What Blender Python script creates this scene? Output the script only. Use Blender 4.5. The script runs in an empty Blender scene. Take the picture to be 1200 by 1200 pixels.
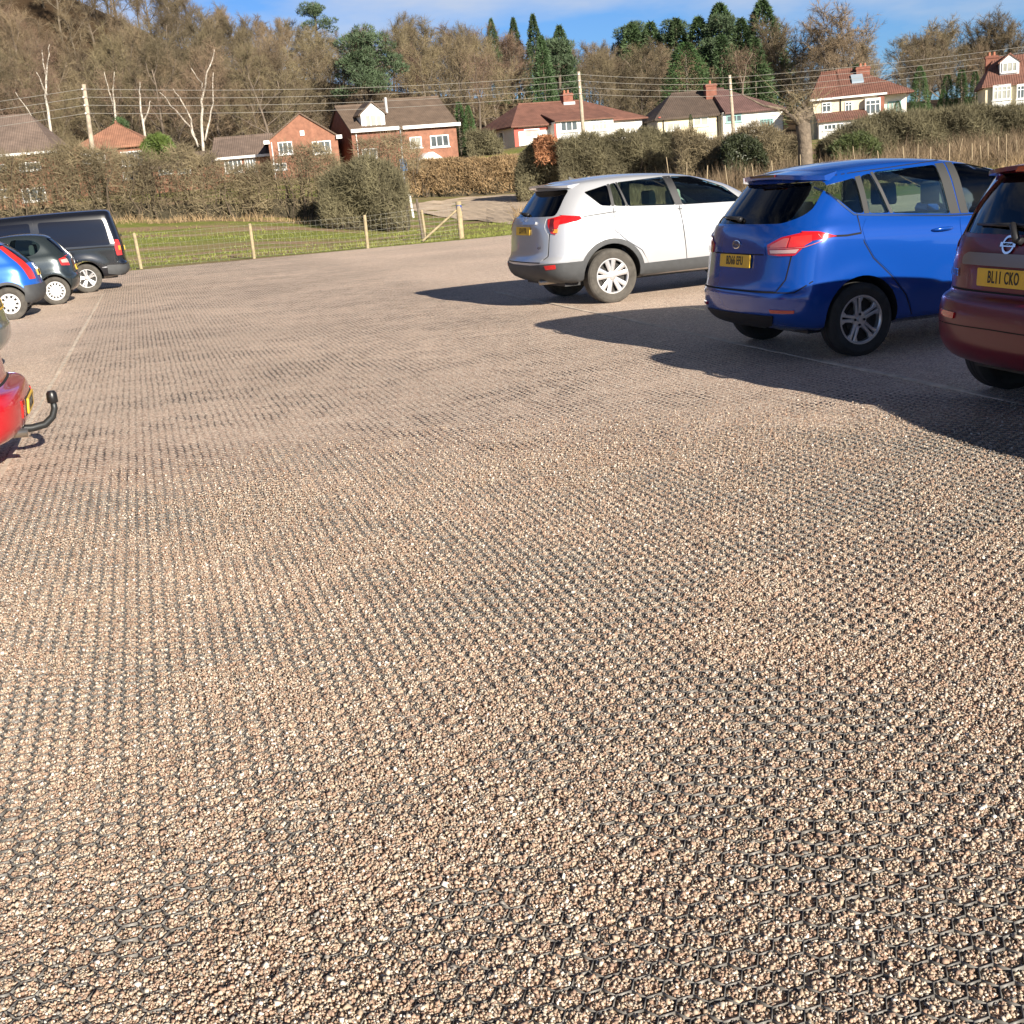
import bpy, bmesh, math, random
import numpy as np
from mathutils import Vector, Matrix
from mathutils.bvhtree import BVHTree
from mathutils.interpolate import poly_3d_calc

rad = math.radians
scene = bpy.context.scene
COL = scene.collection

# ------------------------------------------------------------------ camera
FPX, EYE, PITCH, ROLL = 1383.0, 1.68, 15.55, 5.0
_p, _r = rad(PITCH), rad(ROLL)
_f = np.array([0, math.cos(_p), -math.sin(_p)])
_rt0 = np.array([1.0, 0, 0]); _up0 = np.array([0, math.sin(_p), math.cos(_p)])
_rt = _rt0 * math.cos(_r) - _up0 * math.sin(_r)
_up = _rt0 * math.sin(_r) + _up0 * math.cos(_r)
cam_data = bpy.data.cameras.new('camera')
cam_data.sensor_width = 36.0
cam_data.sensor_fit = 'HORIZONTAL'
cam_data.lens = FPX / 1200 * 36
cam_data.clip_start = 0.05
cam_data.clip_end = 4000
cam = bpy.data.objects.new('camera', cam_data)
COL.objects.link(cam)
cam.matrix_world = Matrix(((_rt[0], _up[0], -_f[0], 0), (_rt[1], _up[1], -_f[1], 0), (_rt[2], _up[2], -_f[2], EYE), (0, 0, 0, 1)))
scene.camera = cam

# ------------------------------------------------------------------ light
SUN_AZ = np.array([0.50, -0.866]); SUN_EL = rad(22.0)
world = bpy.data.worlds.new('World'); scene.world = world; world.use_nodes = True
wn = world.node_tree.nodes; wl = world.node_tree.links
sky = wn.new('ShaderNodeTexSky'); sky.sky_type = 'NISHITA'; sky.sun_disc = False
sky.sun_elevation = SUN_EL; sky.sun_rotation = math.atan2(SUN_AZ[0], SUN_AZ[1])
sky.altitude = 300; sky.air_density = 1.0; sky.dust_density = 0.4; sky.ozone_density = 2.0
bg = wn['Background']; bg.inputs['Strength'].default_value = 0.05
tc = wn.new('ShaderNodeTexCoord')
mp = wn.new('ShaderNodeMapping'); mp.inputs['Scale'].default_value = (1.0, 1.0, 3.5); mp.inputs['Location'].default_value = (6.19, 3.48, 2.5)
nz = wn.new('ShaderNodeTexNoise'); nz.inputs['Scale'].default_value = 3.2; nz.inputs['Detail'].default_value = 6; nz.inputs['Roughness'].default_value = 0.55
rp = wn.new('ShaderNodeValToRGB'); rp.color_ramp.elements[0].position = 0.47; rp.color_ramp.elements[1].position = 0.74
rp.color_ramp.elements[0].color = (0, 0, 0, 1); rp.color_ramp.elements[1].color = (0.9, 0.9, 0.9, 1)
tint = wn.new('ShaderNodeMix'); tint.data_type = 'RGBA'; tint.blend_type = 'MULTIPLY'; tint.inputs['Factor'].default_value = 1.0
tint.inputs[7].default_value = (0.50, 0.80, 1.32, 1)
cm = wn.new('ShaderNodeMix'); cm.data_type = 'RGBA'
cm.inputs[7].default_value = (7.6, 7.7, 8.0, 1)
wl.new(tc.outputs['Generated'], mp.inputs['Vector']); wl.new(mp.outputs['Vector'], nz.inputs['Vector'])
sxyz = wn.new('ShaderNodeSeparateXYZ'); wl.new(tc.outputs['Generated'], sxyz.inputs[0])
up_ = wn.new('ShaderNodeMath'); up_.operation = 'MULTIPLY_ADD'; up_.inputs[1].default_value = 0.06; wl.new(sxyz.outputs['Z'], up_.inputs[0]); wl.new(nz.outputs['Fac'], up_.inputs[2])
wl.new(up_.outputs[0], rp.inputs['Fac'])
wl.new(sky.outputs['Color'], tint.inputs[6])
wl.new(rp.outputs['Color'], cm.inputs['Factor']); wl.new(tint.outputs[2], cm.inputs[6])
upper_dim = wn.new('ShaderNodeMapRange'); upper_dim.interpolation_type = 'SMOOTHSTEP'      # darkens the unseen upper sky to cut the ambient light
upper_dim.inputs['From Min'].default_value = 0.22; upper_dim.inputs['From Max'].default_value = 0.62; upper_dim.inputs['To Min'].default_value = 1.0; upper_dim.inputs['To Max'].default_value = 0.30
wl.new(sxyz.outputs['Z'], upper_dim.inputs['Value'])
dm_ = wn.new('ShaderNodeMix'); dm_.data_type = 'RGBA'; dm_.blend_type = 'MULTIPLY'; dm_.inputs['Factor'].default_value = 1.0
wl.new(cm.outputs[2], dm_.inputs[6]); wl.new(upper_dim.outputs[0], dm_.inputs[7]); wl.new(dm_.outputs[2], bg.inputs['Color'])

sun_data = bpy.data.lights.new('sun', 'SUN'); sun_data.energy = 5.0; sun_data.angle = rad(0.5); sun_data.color = (1.0, 0.912, 0.785)
sun = bpy.data.objects.new('sun', sun_data); COL.objects.link(sun)
_sd = Vector((SUN_AZ[0] * math.cos(SUN_EL), SUN_AZ[1] * math.cos(SUN_EL), math.sin(SUN_EL))).normalized()
sun.rotation_euler = (-_sd).to_track_quat('-Z', 'Y').to_euler()
sun.location = (20, -40, 30)

scene.view_settings.view_transform = 'Standard'
scene.view_settings.look = 'None'
scene.view_settings.exposure = 0.92
scene.view_settings.gamma = 1.0
scene.render.engine = 'CYCLES'
scene.cycles.max_bounces = 6
scene.cycles.transparent_max_bounces = 12

# ------------------------------------------------------------------ helpers
def ray(px, py):
    return _f + _rt * (px - 600) / FPX - _up * (py - 600) / FPX
def at(px, py, Y):
    d = ray(px, py); return np.array([0, 0, EYE]) + d * (Y / d[1])
def smooth(t):
    t = np.clip(t, 0, 1); return t * t * (3 - 2 * t)

def tag(o, label=None, cat=None, group=None, kind=None):
    if label: o['label'] = label
    if cat: o['category'] = cat
    if group: o['group'] = group
    if kind: o['kind'] = kind
    return o
def thing(name, label, cat, loc=(0, 0, 0), rz=0.0, group=None):
    o = bpy.data.objects.new(name, None); COL.objects.link(o)
    o.location = [float(v) for v in loc]; o.rotation_euler = (0, 0, rz); o.empty_display_size = 0.2
    return tag(o, label, cat, group)
def link(name, me, parent=None, mats=None):
    if mats is not None:
        for m in (mats if isinstance(mats, (list, tuple)) else [mats]): me.materials.append(m)
    o = bpy.data.objects.new(name, me); COL.objects.link(o)
    if parent is not None: o.parent = parent
    return o
def dup(root, loc, rz, sc=1.0, label=None, group=None, cat=None):
    r = root.copy(); COL.objects.link(r); r.location = [float(v) for v in loc]; r.rotation_euler = (0, 0, rz)
    r.scale = (sc, sc, sc) if not isinstance(sc, tuple) else sc
    if label: r['label'] = label
    if group: r['group'] = group
    if cat: r['category'] = cat
    for ch in list(root.children):
        c = ch.copy(); COL.objects.link(c); c.parent = r
        for g in list(ch.children):
            d = g.copy(); COL.objects.link(d); d.parent = c
    return r
def mesh_np(name, V, F, smooth_=False):
    """V (n,3); F list of int arrays (m,k) with k constant per array"""
    me = bpy.data.meshes.new(name)
    V = np.asarray(V, dtype=np.float32)
    if not isinstance(F, list): F = [F]
    F = [np.asarray(f, dtype=np.int32) for f in F if len(f)]
    loops = np.concatenate([f.ravel() for f in F]); sizes = np.concatenate([np.full(len(f), f.shape[1], np.int32) for f in F])
    starts = np.concatenate([[0], np.cumsum(sizes)[:-1]]).astype(np.int32)
    me.vertices.add(len(V)); me.vertices.foreach_set('co', V.ravel())
    me.loops.add(len(loops)); me.loops.foreach_set('vertex_index', loops)
    me.polygons.add(len(sizes)); me.polygons.foreach_set('loop_start', starts)
    if smooth_: me.polygons.foreach_set('use_smooth', np.ones(len(sizes), dtype=bool))
    me.update(calc_edges=True); me.validate()
    return me

class MB:
    """collects shapes into one mesh"""
    def __init__(s): s.v = []; s.f = []; s.m = []; s.n = 0
    def add(s, V, F, mi=0):
        b = s.n; s.v.extend([tuple(map(float, p)) for p in V]); s.n += len(V)
        for f in F: s.f.append([i + b for i in f]); s.m.append(mi)
        return s
    def box(s, a, b, mi=0):
        x0, y0, z0 = a; x1, y1, z1 = b
        return s.add([(x0, y0, z0), (x1, y0, z0), (x1, y1, z0), (x0, y1, z0), (x0, y0, z1), (x1, y0, z1), (x1, y1, z1), (x0, y1, z1)],
                     [(0, 3, 2, 1), (4, 5, 6, 7), (0, 1, 5, 4), (1, 2, 6, 5), (2, 3, 7, 6), (3, 0, 4, 7)], mi)
    def tube(s, pts, radii, n=6, mi=0, cap=True):
        P = [Vector(p) for p in pts]
        if not hasattr(radii, '__len__'): radii = [radii] * len(P)
        V = []; F = []
        for i, p in enumerate(P):
            d = (P[min(i + 1, len(P) - 1)] - P[max(i - 1, 0)]).normalized()
            a = d.orthogonal().normalized() if i == 0 else (a - d * a.dot(d)).normalized()
            b = d.cross(a)
            for k in range(n):
                t = 2 * math.pi * k / n
                V.append(p + (a * math.cos(t) + b * math.sin(t)) * radii[i])
        for i in range(len(P) - 1):
            for k in range(n):
                F.append((i * n + k, i * n + (k + 1) % n, (i + 1) * n + (k + 1) % n, (i + 1) * n + k))
        if cap: F.append(list(range(n))[::-1]); F.append([(len(P) - 1) * n + k for k in range(n)])
        return s.add(V, F, mi)
    def lathe(s, prof, n=32, axis='y', mi=0, closed=False):
        """prof: (r, h) pairs round the axis"""
        V = []; F = []
        for k in range(n):
            t = 2 * math.pi * k / n; c, sn = math.cos(t), math.sin(t)
            for r, h in prof:
                V.append((r * c, h, r * sn) if axis == 'y' else (r * c, r * sn, h))
        m = len(prof)
        for k in range(n):
            k2 = (k + 1) % n
            for j in range(m if closed else m - 1):
                j2 = (j + 1) % m
                F.append((k * m + j, k * m + j2, k2 * m + j2, k2 * m + j))
        return s.add(V, F, mi)
    def prism(s, poly, h0, h1, plane='xz', mi=0):
        def P(a, b, h): return {'xz': (a, h, b), 'yz': (h, a, b), 'xy': (a, b, h)}[plane]
        n = len(poly)
        V = [P(a, b, h0) for a, b in poly] + [P(a, b, h1) for a, b in poly]
        F = [list(range(n))[::-1], list(range(n, 2 * n))] + [(i, (i + 1) % n, n + (i + 1) % n, n + i) for i in range(n)]
        return s.add(V, F, mi)
    def mesh(s, name, smooth_=False, sharp=None, fix=True):
        me = bpy.data.meshes.new(name); me.from_pydata(s.v, [], s.f)
        me.polygons.foreach_set('material_index', s.m)
        if fix:
            bm = bmesh.new(); bm.from_mesh(me); bmesh.ops.recalc_face_normals(bm, faces=bm.faces); bm.to_mesh(me); bm.free()
        if smooth_:
            me.polygons.foreach_set('use_smooth', [True] * len(me.polygons))
            if sharp: me.set_sharp_from_angle(angle=rad(sharp))
        me.update(); return me
    def build(s, name, mats, parent=None, smooth_=False, sharp=None):
        return link(name, s.mesh(name, smooth_, sharp), parent, mats)

# ------------------------------------------------------------------ materials
def new_mat(name):
    m = bpy.data.materials.new(name); m.use_nodes = True
    return m, m.node_tree.nodes, m.node_tree.links, m.node_tree.nodes['Principled BSDF']
def mat(name, col, rough=0.6, metal=0.0, var=0.0, scale=5.0, bump=0.0, bscale=None, coat=0.0, spec=0.5, rnd=0.0, col2=None, detail=4, coord='Object'):
    m, N, L, b = new_mat(name)
    b.inputs['Base Color'].default_value = (*col, 1); b.inputs['Roughness'].default_value = rough; b.inputs['Metallic'].default_value = metal
    b.inputs['Coat Weight'].default_value = coat; b.inputs['Coat Roughness'].default_value = 0.04; b.inputs['Specular IOR Level'].default_value = spec
    if var or bump or rnd or col2:
        t = N.new('ShaderNodeTexCoord')
    src = None
    if var or col2:
        n = N.new('ShaderNodeTexNoise'); n.inputs['Scale'].default_value = scale; n.inputs['Detail'].default_value = detail; n.inputs['Roughness'].default_value = 0.65
        L.new(t.outputs[coord], n.inputs['Vector'])
        r = N.new('ShaderNodeValToRGB')
        c2 = col2 if col2 else tuple(min(1, c * (1 + var)) for c in col); c1 = col if col2 else tuple(c * (1 - var) for c in col)
        r.color_ramp.elements[0].color = (*c1, 1); r.color_ramp.elements[1].color = (*c2, 1)
        r.color_ramp.elements[0].position = 0.33; r.color_ramp.elements[1].position = 0.68
        L.new(n.outputs['Fac'], r.inputs['Fac']); src = r.outputs['Color']
    if rnd:
        oi = N.new('ShaderNodeObjectInfo'); h = N.new('ShaderNodeHueSaturation')
        ma = N.new('ShaderNodeMapRange'); ma.inputs['To Min'].default_value = 1 - rnd; ma.inputs['To Max'].default_value = 1 + rnd
        mh = N.new('ShaderNodeMapRange'); mh.inputs['To Min'].default_value = 0.5 - rnd * 0.03; mh.inputs['To Max'].default_value = 0.5 + rnd * 0.035
        ml = N.new('ShaderNodeMath'); ml.operation = 'MULTIPLY'; ml.inputs[1].default_value = 7.31
        fr = N.new('ShaderNodeMath'); fr.operation = 'FRACT'
        L.new(oi.outputs['Random'], ma.inputs['Value']); L.new(oi.outputs['Random'], ml.inputs[0]); L.new(ml.outputs[0], fr.inputs[0]); L.new(fr.outputs[0], mh.inputs['Value'])
        L.new(ma.outputs[0], h.inputs['Value']); L.new(mh.outputs[0], h.inputs['Hue'])
        if src is not None: L.new(src, h.inputs['Color'])
        else: h.inputs['Color'].default_value = (*col, 1)
        src = h.outputs['Color']
    if src is not None: L.new(src, b.inputs['Base Color'])
    if bump:
        n2 = N.new('ShaderNodeTexNoise'); n2.inputs['Scale'].default_value = bscale or scale * 3; n2.inputs['Detail'].default_value = 5
        bp = N.new('ShaderNodeBump'); bp.inputs['Strength'].default_value = bump; bp.inputs['Distance'].default_value = 0.05
        L.new(t.outputs[coord], n2.inputs['Vector']); L.new(n2.outputs['Fac'], bp.inputs['Height']); L.new(bp.outputs['Normal'], b.inputs['Normal'])
    return m
# ------------------------------------------------------------------ terrain
AX, AY = -0.276, 0.961            # direction along the parking aisle
def edge_y(x):                     # far edge of the gravel
    return np.interp(x, [-60, -30, -11.3, -7.6, 0.8, 4, 12, 40], [36.0, 37.3, 38.7, 39.0, 40.2, 41.2, 44.0, 50.0])
def tz(x, y):
    x = np.asarray(x, float); y = np.asarray(y, float)
    a = np.interp(x, [-35, -18, -9, -5.5, -2, 6, 12, 25, 50], [1.75, 1.6, 1.0, 0.35, 0.0, 0.0, 0.5, 1.3, 1.8])
    b = np.interp(x, [-45, -20, -8, 4, 12, 20, 34, 60], [1.9, 2.2, 2.6, 3.6, 3.2, 1.8, 1.6, 2.6])
    s = np.interp(x, [-140, -105, -72, -52, 0, 35, 70, 120], [62, 55, 37, 25, 14, 9.0, 6.0, 6.0])
    e = edge_y(x)
    z = a * smooth((y - e - 0.6) / 17) + b * smooth((y - 84) / 24) + 1.1 * np.interp(x, [-9, -5, 10, 16], [0, 1, 1, 0]) * np.clip((y - 56) / 30, 0, 1) + s * smooth((y - 122) / 135)
    lump = 0.06 * np.sin(x * 0.9 + y * 0.35) * np.sin(y * 0.7 - x * 0.2) + 0.04 * np.sin(x * 2.1 + 1.7) * np.sin(y * 1.9)
    z = z + lump * smooth((y - e - 1.0) / 4)
    return np.where(y < e + 0.6, np.where(y < e - 0.1, -0.03, 0.0), z)
def hit(px, py):
    d = ray(px, py); t = 20.0
    while t < 400:
        p = np.array([0, 0, EYE]) + d * t
        if p[2] < tz(p[0], p[1]): return p
        t += 0.15
    return p
def on(x, y): return np.array([x, y, float(tz(x, y))])

def grid_mesh(name, xs, ys, zf):
    X, Y = np.meshgrid(xs, ys); Z = zf(X, Y)
    V = np.stack([X, Y, Z], -1).reshape(-1, 3); nx, ny = len(xs), len(ys)
    i = np.arange((ny - 1) * (nx - 1)); r, c = i // (nx - 1), i % (nx - 1); k = r * nx + c
    return mesh_np(name, V, np.stack([k, k + 1, k + nx + 1, k + nx], 1), True)

def terrain_mat():
    m, N, L, b = new_mat('grass_and_leaf_litter')
    t = N.new('ShaderNodeTexCoord'); sp = N.new('ShaderNodeSeparateXYZ'); L.new(t.outputs['Object'], sp.inputs[0])
    def noise(s, d=5, r=0.6):
        n = N.new('ShaderNodeTexNoise'); n.inputs['Scale'].default_value = s; n.inputs['Detail'].default_value = d; n.inputs['Roughness'].default_value = r
        L.new(t.outputs['Object'], n.inputs['Vector']); return n
    def ramp(src, stops):
        r = N.new('ShaderNodeValToRGB'); e = r.color_ramp.elements
        while len(e) < len(stops): e.new(0.5)
        for q, (p, c) in zip(e, stops): q.position = p; q.color = (*c, 1)
        L.new(src, r.inputs['Fac']); return r.outputs['Color']
    def mix(f, a, c):
        x = N.new('ShaderNodeMix'); x.data_type = 'RGBA'
        L.new(f, x.inputs['Factor']); L.new(a, x.inputs[6]); L.new(c, x.inputs[7]); return x.outputs[2]
    n1 = noise(0.45, 4); n2 = noise(3.0, 6, 0.7); n3 = noise(18, 4)
    st = N.new('ShaderNodeMapping'); st.inputs['Scale'].default_value = (0.10, 0.75, 1); L.new(t.outputs['Object'], st.inputs['Vector'])
    nb = N.new('ShaderNodeTexNoise'); nb.inputs['Scale'].default_value = 1.0; nb.inputs['Detail'].default_value = 4; L.new(st.outputs['Vector'], nb.inputs['Vector'])
    green = ramp(n2.outputs['Fac'], [(0.3, (0.12, 0.15, 0.028)), (0.55, (0.20, 0.215, 0.055)), (0.75, (0.30, 0.27, 0.10))])
    mud = ramp(n3.outputs['Fac'], [(0.3, (0.20, 0.135, 0.08)), (0.7, (0.36, 0.26, 0.16))])
    bare = N.new('ShaderNodeMapRange'); bare.inputs['From Min'].default_value = 0.44; bare.inputs['From Max'].default_value = 0.58
    L.new(nb.outputs['Fac'], bare.inputs['Value'])
    g = mix(bare.outputs[0], green, mud)
    litter = ramp(n2.outputs['Fac'], [(0.3, (0.035, 0.022, 0.012)), (0.7, (0.085, 0.055, 0.03))])
    mr = N.new('ShaderNodeMapRange'); mr.inputs['From Min'].default_value = 112; mr.inputs['From Max'].default_value = 128
    L.new(sp.outputs['Y'], mr.inputs['Value'])
    L.new(mix(mr.outputs[0], g, litter), b.inputs['Base Color']); b.inputs['Roughness'].default_value = 0.9; b.inputs['Specular IOR Level'].default_value = 0.15
    bp = N.new('ShaderNodeBump'); bp.inputs['Strength'].default_value = 0.7; bp.inputs['Distance'].default_value = 0.06
    L.new(n3.outputs['Fac'], bp.inputs['Height']); L.new(bp.outputs['Normal'], b.inputs['Normal'])
    return m
xs = np.unique(np.concatenate([np.linspace(-900, -140, 14), np.linspace(-140, 140, 190), np.linspace(140, 900, 14)]))
ys = np.unique(np.concatenate([np.linspace(-300, 32, 24), np.linspace(32, 80, 120), np.linspace(80, 300, 90), np.linspace(300, 1500, 12)]))
tag(link('terrain', grid_mesh('terrain', xs, ys, tz), None, terrain_mat()), kind='structure')

# ------------------------------------------------------------------ gravel car park
CELL = 0.065
def hex_mat():
    m, N, L, b = new_mat('pea_gravel_in_plastic_grid')
    t = N.new('ShaderNodeTexCoord')
    def math_(op, a, c=None):
        x = N.new('ShaderNodeMath'); x.operation = op
        for i, v in enumerate((a, c)):
            if v is None: continue
            if isinstance(v, (int, float)): x.inputs[i].default_value = v
            else: L.new(v, x.inputs[i])
        return x.outputs[0]
    def noise(s, d=4, r=0.6, vec=None):
        n = N.new('ShaderNodeTexNoise'); n.inputs['Scale'].default_value = s; n.inputs['Detail'].default_value = d; n.inputs['Roughness'].default_value = r
        L.new(vec if vec else t.outputs['Object'], n.inputs['Vector']); return n.outputs['Fac']
    def mr(src, a, c, lo=0.0, hi=1.0):
        x = N.new('ShaderNodeMapRange'); x.inputs['From Min'].default_value = a; x.inputs['From Max'].default_value = c
        x.inputs['To Min'].default_value = lo; x.inputs['To Max'].default_value = hi
        L.new(src, x.inputs['Value']); return x.outputs[0]
    sp = N.new('ShaderNodeSeparateXYZ'); L.new(t.outputs['Object'], sp.inputs[0])
    # lattice coordinates, aisle direction = q
    q = math_('ADD', math_('MULTIPLY', sp.outputs['X'], AY / CELL), math_('MULTIPLY', sp.outputs['Y'], -AX / CELL))
    p = math_('ADD', math_('MULTIPLY', sp.outputs['X'], AX / CELL), math_('MULTIPLY', sp.outputs['Y'], AY / CELL))
    wq = N.new('ShaderNodeTexNoise'); wq.inputs['Scale'].default_value = 7; wq.inputs['Detail'].default_value = 3; L.new(t.outputs['Object'], wq.inputs['Vector'])
    wc = N.new('ShaderNodeSeparateColor'); L.new(wq.outputs['Color'], wc.inputs[0])
    far = mr(sp.outputs['Y'], 6.0, 10.0)
    p = math_('ADD', p, math_('MULTIPLY', math_('MULTIPLY', math_('SUBTRACT', wc.outputs['Red'], 0.5), 0.9), far)); q = math_('ADD', q, math_('MULTIPLY', math_('MULTIPLY', math_('SUBTRACT', wc.outputs['Green'], 0.5), 0.9), far))
    S3 = 3 ** 0.5
    def cell(op, oq):
        a = math_('SUBTRACT', math_('FLOORED_MODULO', math_('ADD', p, 2000.0 + op), 1.0), 0.5)
        c = math_('SUBTRACT', math_('FLOORED_MODULO', math_('ADD', q, 2000 * S3 + oq), S3), S3 / 2)
        a = math_('ABSOLUTE', a); c = math_('ABSOLUTE', c)
        return math_('MAXIMUM', a, math_('ADD', math_('MULTIPLY', a, 0.5), math_('MULTIPLY', c, S3 / 2)))
    d = math_('MINIMUM', cell(0.5, S3 / 2), cell(0.0, 0.0))      # 0 centre .. 0.5 wall
    patch = noise(0.8, 5, 0.62)
    wv = N.new('ShaderNodeMapping'); wv.inputs['Rotation'].default_value = (0, 0, rad(-12)); wv.inputs['Scale'].default_value = (0.35, 1.3, 1)
    L.new(t.outputs['Object'], wv.inputs['Vector'])
    streak = noise(0.9, 3, 0.55, wv.outputs['Vector'])
    expo = math_('MULTIPLY', mr(patch, 0.38, 0.62), mr(streak, 0.36, 0.62, 0.35, 1.0))  # where the grid shows
    across = math_('ADD', math_('MULTIPLY', sp.outputs['X'], AY), math_('MULTIPLY', sp.outputs['Y'], -AX))
    wob = math_('MULTIPLY', math_('SUBTRACT', patch, 0.5), 1.4); acw = math_('ADD', across, wob)
    aisle = math_('MULTIPLY', mr(acw, -1.35, -0.85), mr(acw, 5.7, 4.6))
    fine = noise(4.5, 4, 0.65)
    expo = math_('MULTIPLY', math_('MULTIPLY', expo, aisle), mr(fine, 0.38, 0.60, 0.25, 1.25))
    aisle2 = math_('MULTIPLY', aisle, mr(fine, 0.36, 0.62, 0.15, 1.2))
    # strip of the bays (outside the two marker lines) is deeper in stones
    wall = math_('MULTIPLY', mr(d, 0.355, 0.44), math_('ADD', math_('MULTIPLY', expo, 0.9), math_('ADD', math_('MULTIPLY', aisle2, 0.46), 0.04)))  # dark plastic rims, widened to paint in the shade and gaps beside them
    v = N.new('ShaderNodeTexVoronoi'); v.inputs['Scale'].default_value = 105; L.new(t.outputs['Object'], v.inputs['Vector'])
    sc = N.new('ShaderNodeSeparateColor'); L.new(v.outputs['Color'], sc.inputs[0])
    r = N.new('ShaderNodeValToRGB'); e = r.color_ramp.elements
    for pos, c in ((0.25, (0.53, 0.355, 0.255)), (0.5, (0.73, 0.555, 0.43)), (0.75, (0.82, 0.67, 0.53))): e.new(pos).color = (*c, 1)
    e[0].color = (0.34, 0.24, 0.18, 1); e[-1].color = (0.93, 0.84, 0.71, 1)
    L.new(sc.outputs['Red'], r.inputs['Fac'])
    big = mr(noise(0.28, 4), 0.3, 0.7, 0.86, 1.12)
    big = math_('MULTIPLY', big, math_('MULTIPLY', mr(noise(38, 4, 0.75), 0.30, 0.70, 0.78, 1.20), mr(noise(9, 4, 0.7), 0.32, 0.68, 0.88, 1.10)))
    hs = N.new('ShaderNodeHueSaturation'); L.new(r.outputs['Color'], hs.inputs['Color']); L.new(big, hs.inputs['Value'])
    dirt = N.new('ShaderNodeMix'); dirt.data_type = 'RGBA'; dirt.inputs[7].default_value = (0.20, 0.115, 0.065, 1)
    L.new(mr(noise(1.7, 6, 0.7), 0.64, 0.72, 0, 0.75), dirt.inputs['Factor']); L.new(hs.outputs['Color'], dirt.inputs[6])
    mx = N.new('ShaderNodeMix'); mx.data_type = 'RGBA'; mx.inputs[7].default_value = (0.05, 0.046, 0.044, 1)
    L.new(wall, mx.inputs['Factor']); L.new(dirt.outputs[2], mx.inputs[6]); L.new(mx.outputs[2], b.inputs['Base Color'])
    b.inputs['Roughness'].default_value = 0.75; b.inputs['Specular IOR Level'].default_value = 0.35
    h = math_('SUBTRACT', math_('MULTIPLY', v.outputs['Distance'], -0.9), math_('MULTIPLY', mr(d, 0.30, 0.46), math_('ADD', math_('MULTIPLY', expo, 0.9), 0.15)))
    bp = N.new('ShaderNodeBump'); bp.inputs['Strength'].default_value = 1.0; bp.inputs['Distance'].default_value = 0.012
    L.new(h, bp.inputs['Height']); L.new(bp.outputs['Normal'], b.inputs['Normal'])
    return m
gx = np.unique(np.concatenate([np.linspace(-60, 40, 60)]))
gy = np.linspace(0, 1, 30)
GX, GT = np.meshgrid(gx, gy); GE = edge_y(GX) + 0.25 * np.sin(GX * 1.3) * 0.4
GY = -14 + (GE + 14) * GT
V = np.stack([GX, GY, np.zeros_like(GX)], -1).reshape(-1, 3)
nx, ny = len(gx), len(gy); i = np.arange((ny - 1) * (nx - 1)); k = (i // (nx - 1)) * nx + i % (nx - 1)
M_GRAVEL = hex_mat()
tag(link('gravel_car_park', mesh_np('gravel_car_park', V, np.stack([k, k + 1, k + nx + 1, k + nx], 1)), None, M_GRAVEL), kind='structure')

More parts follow.
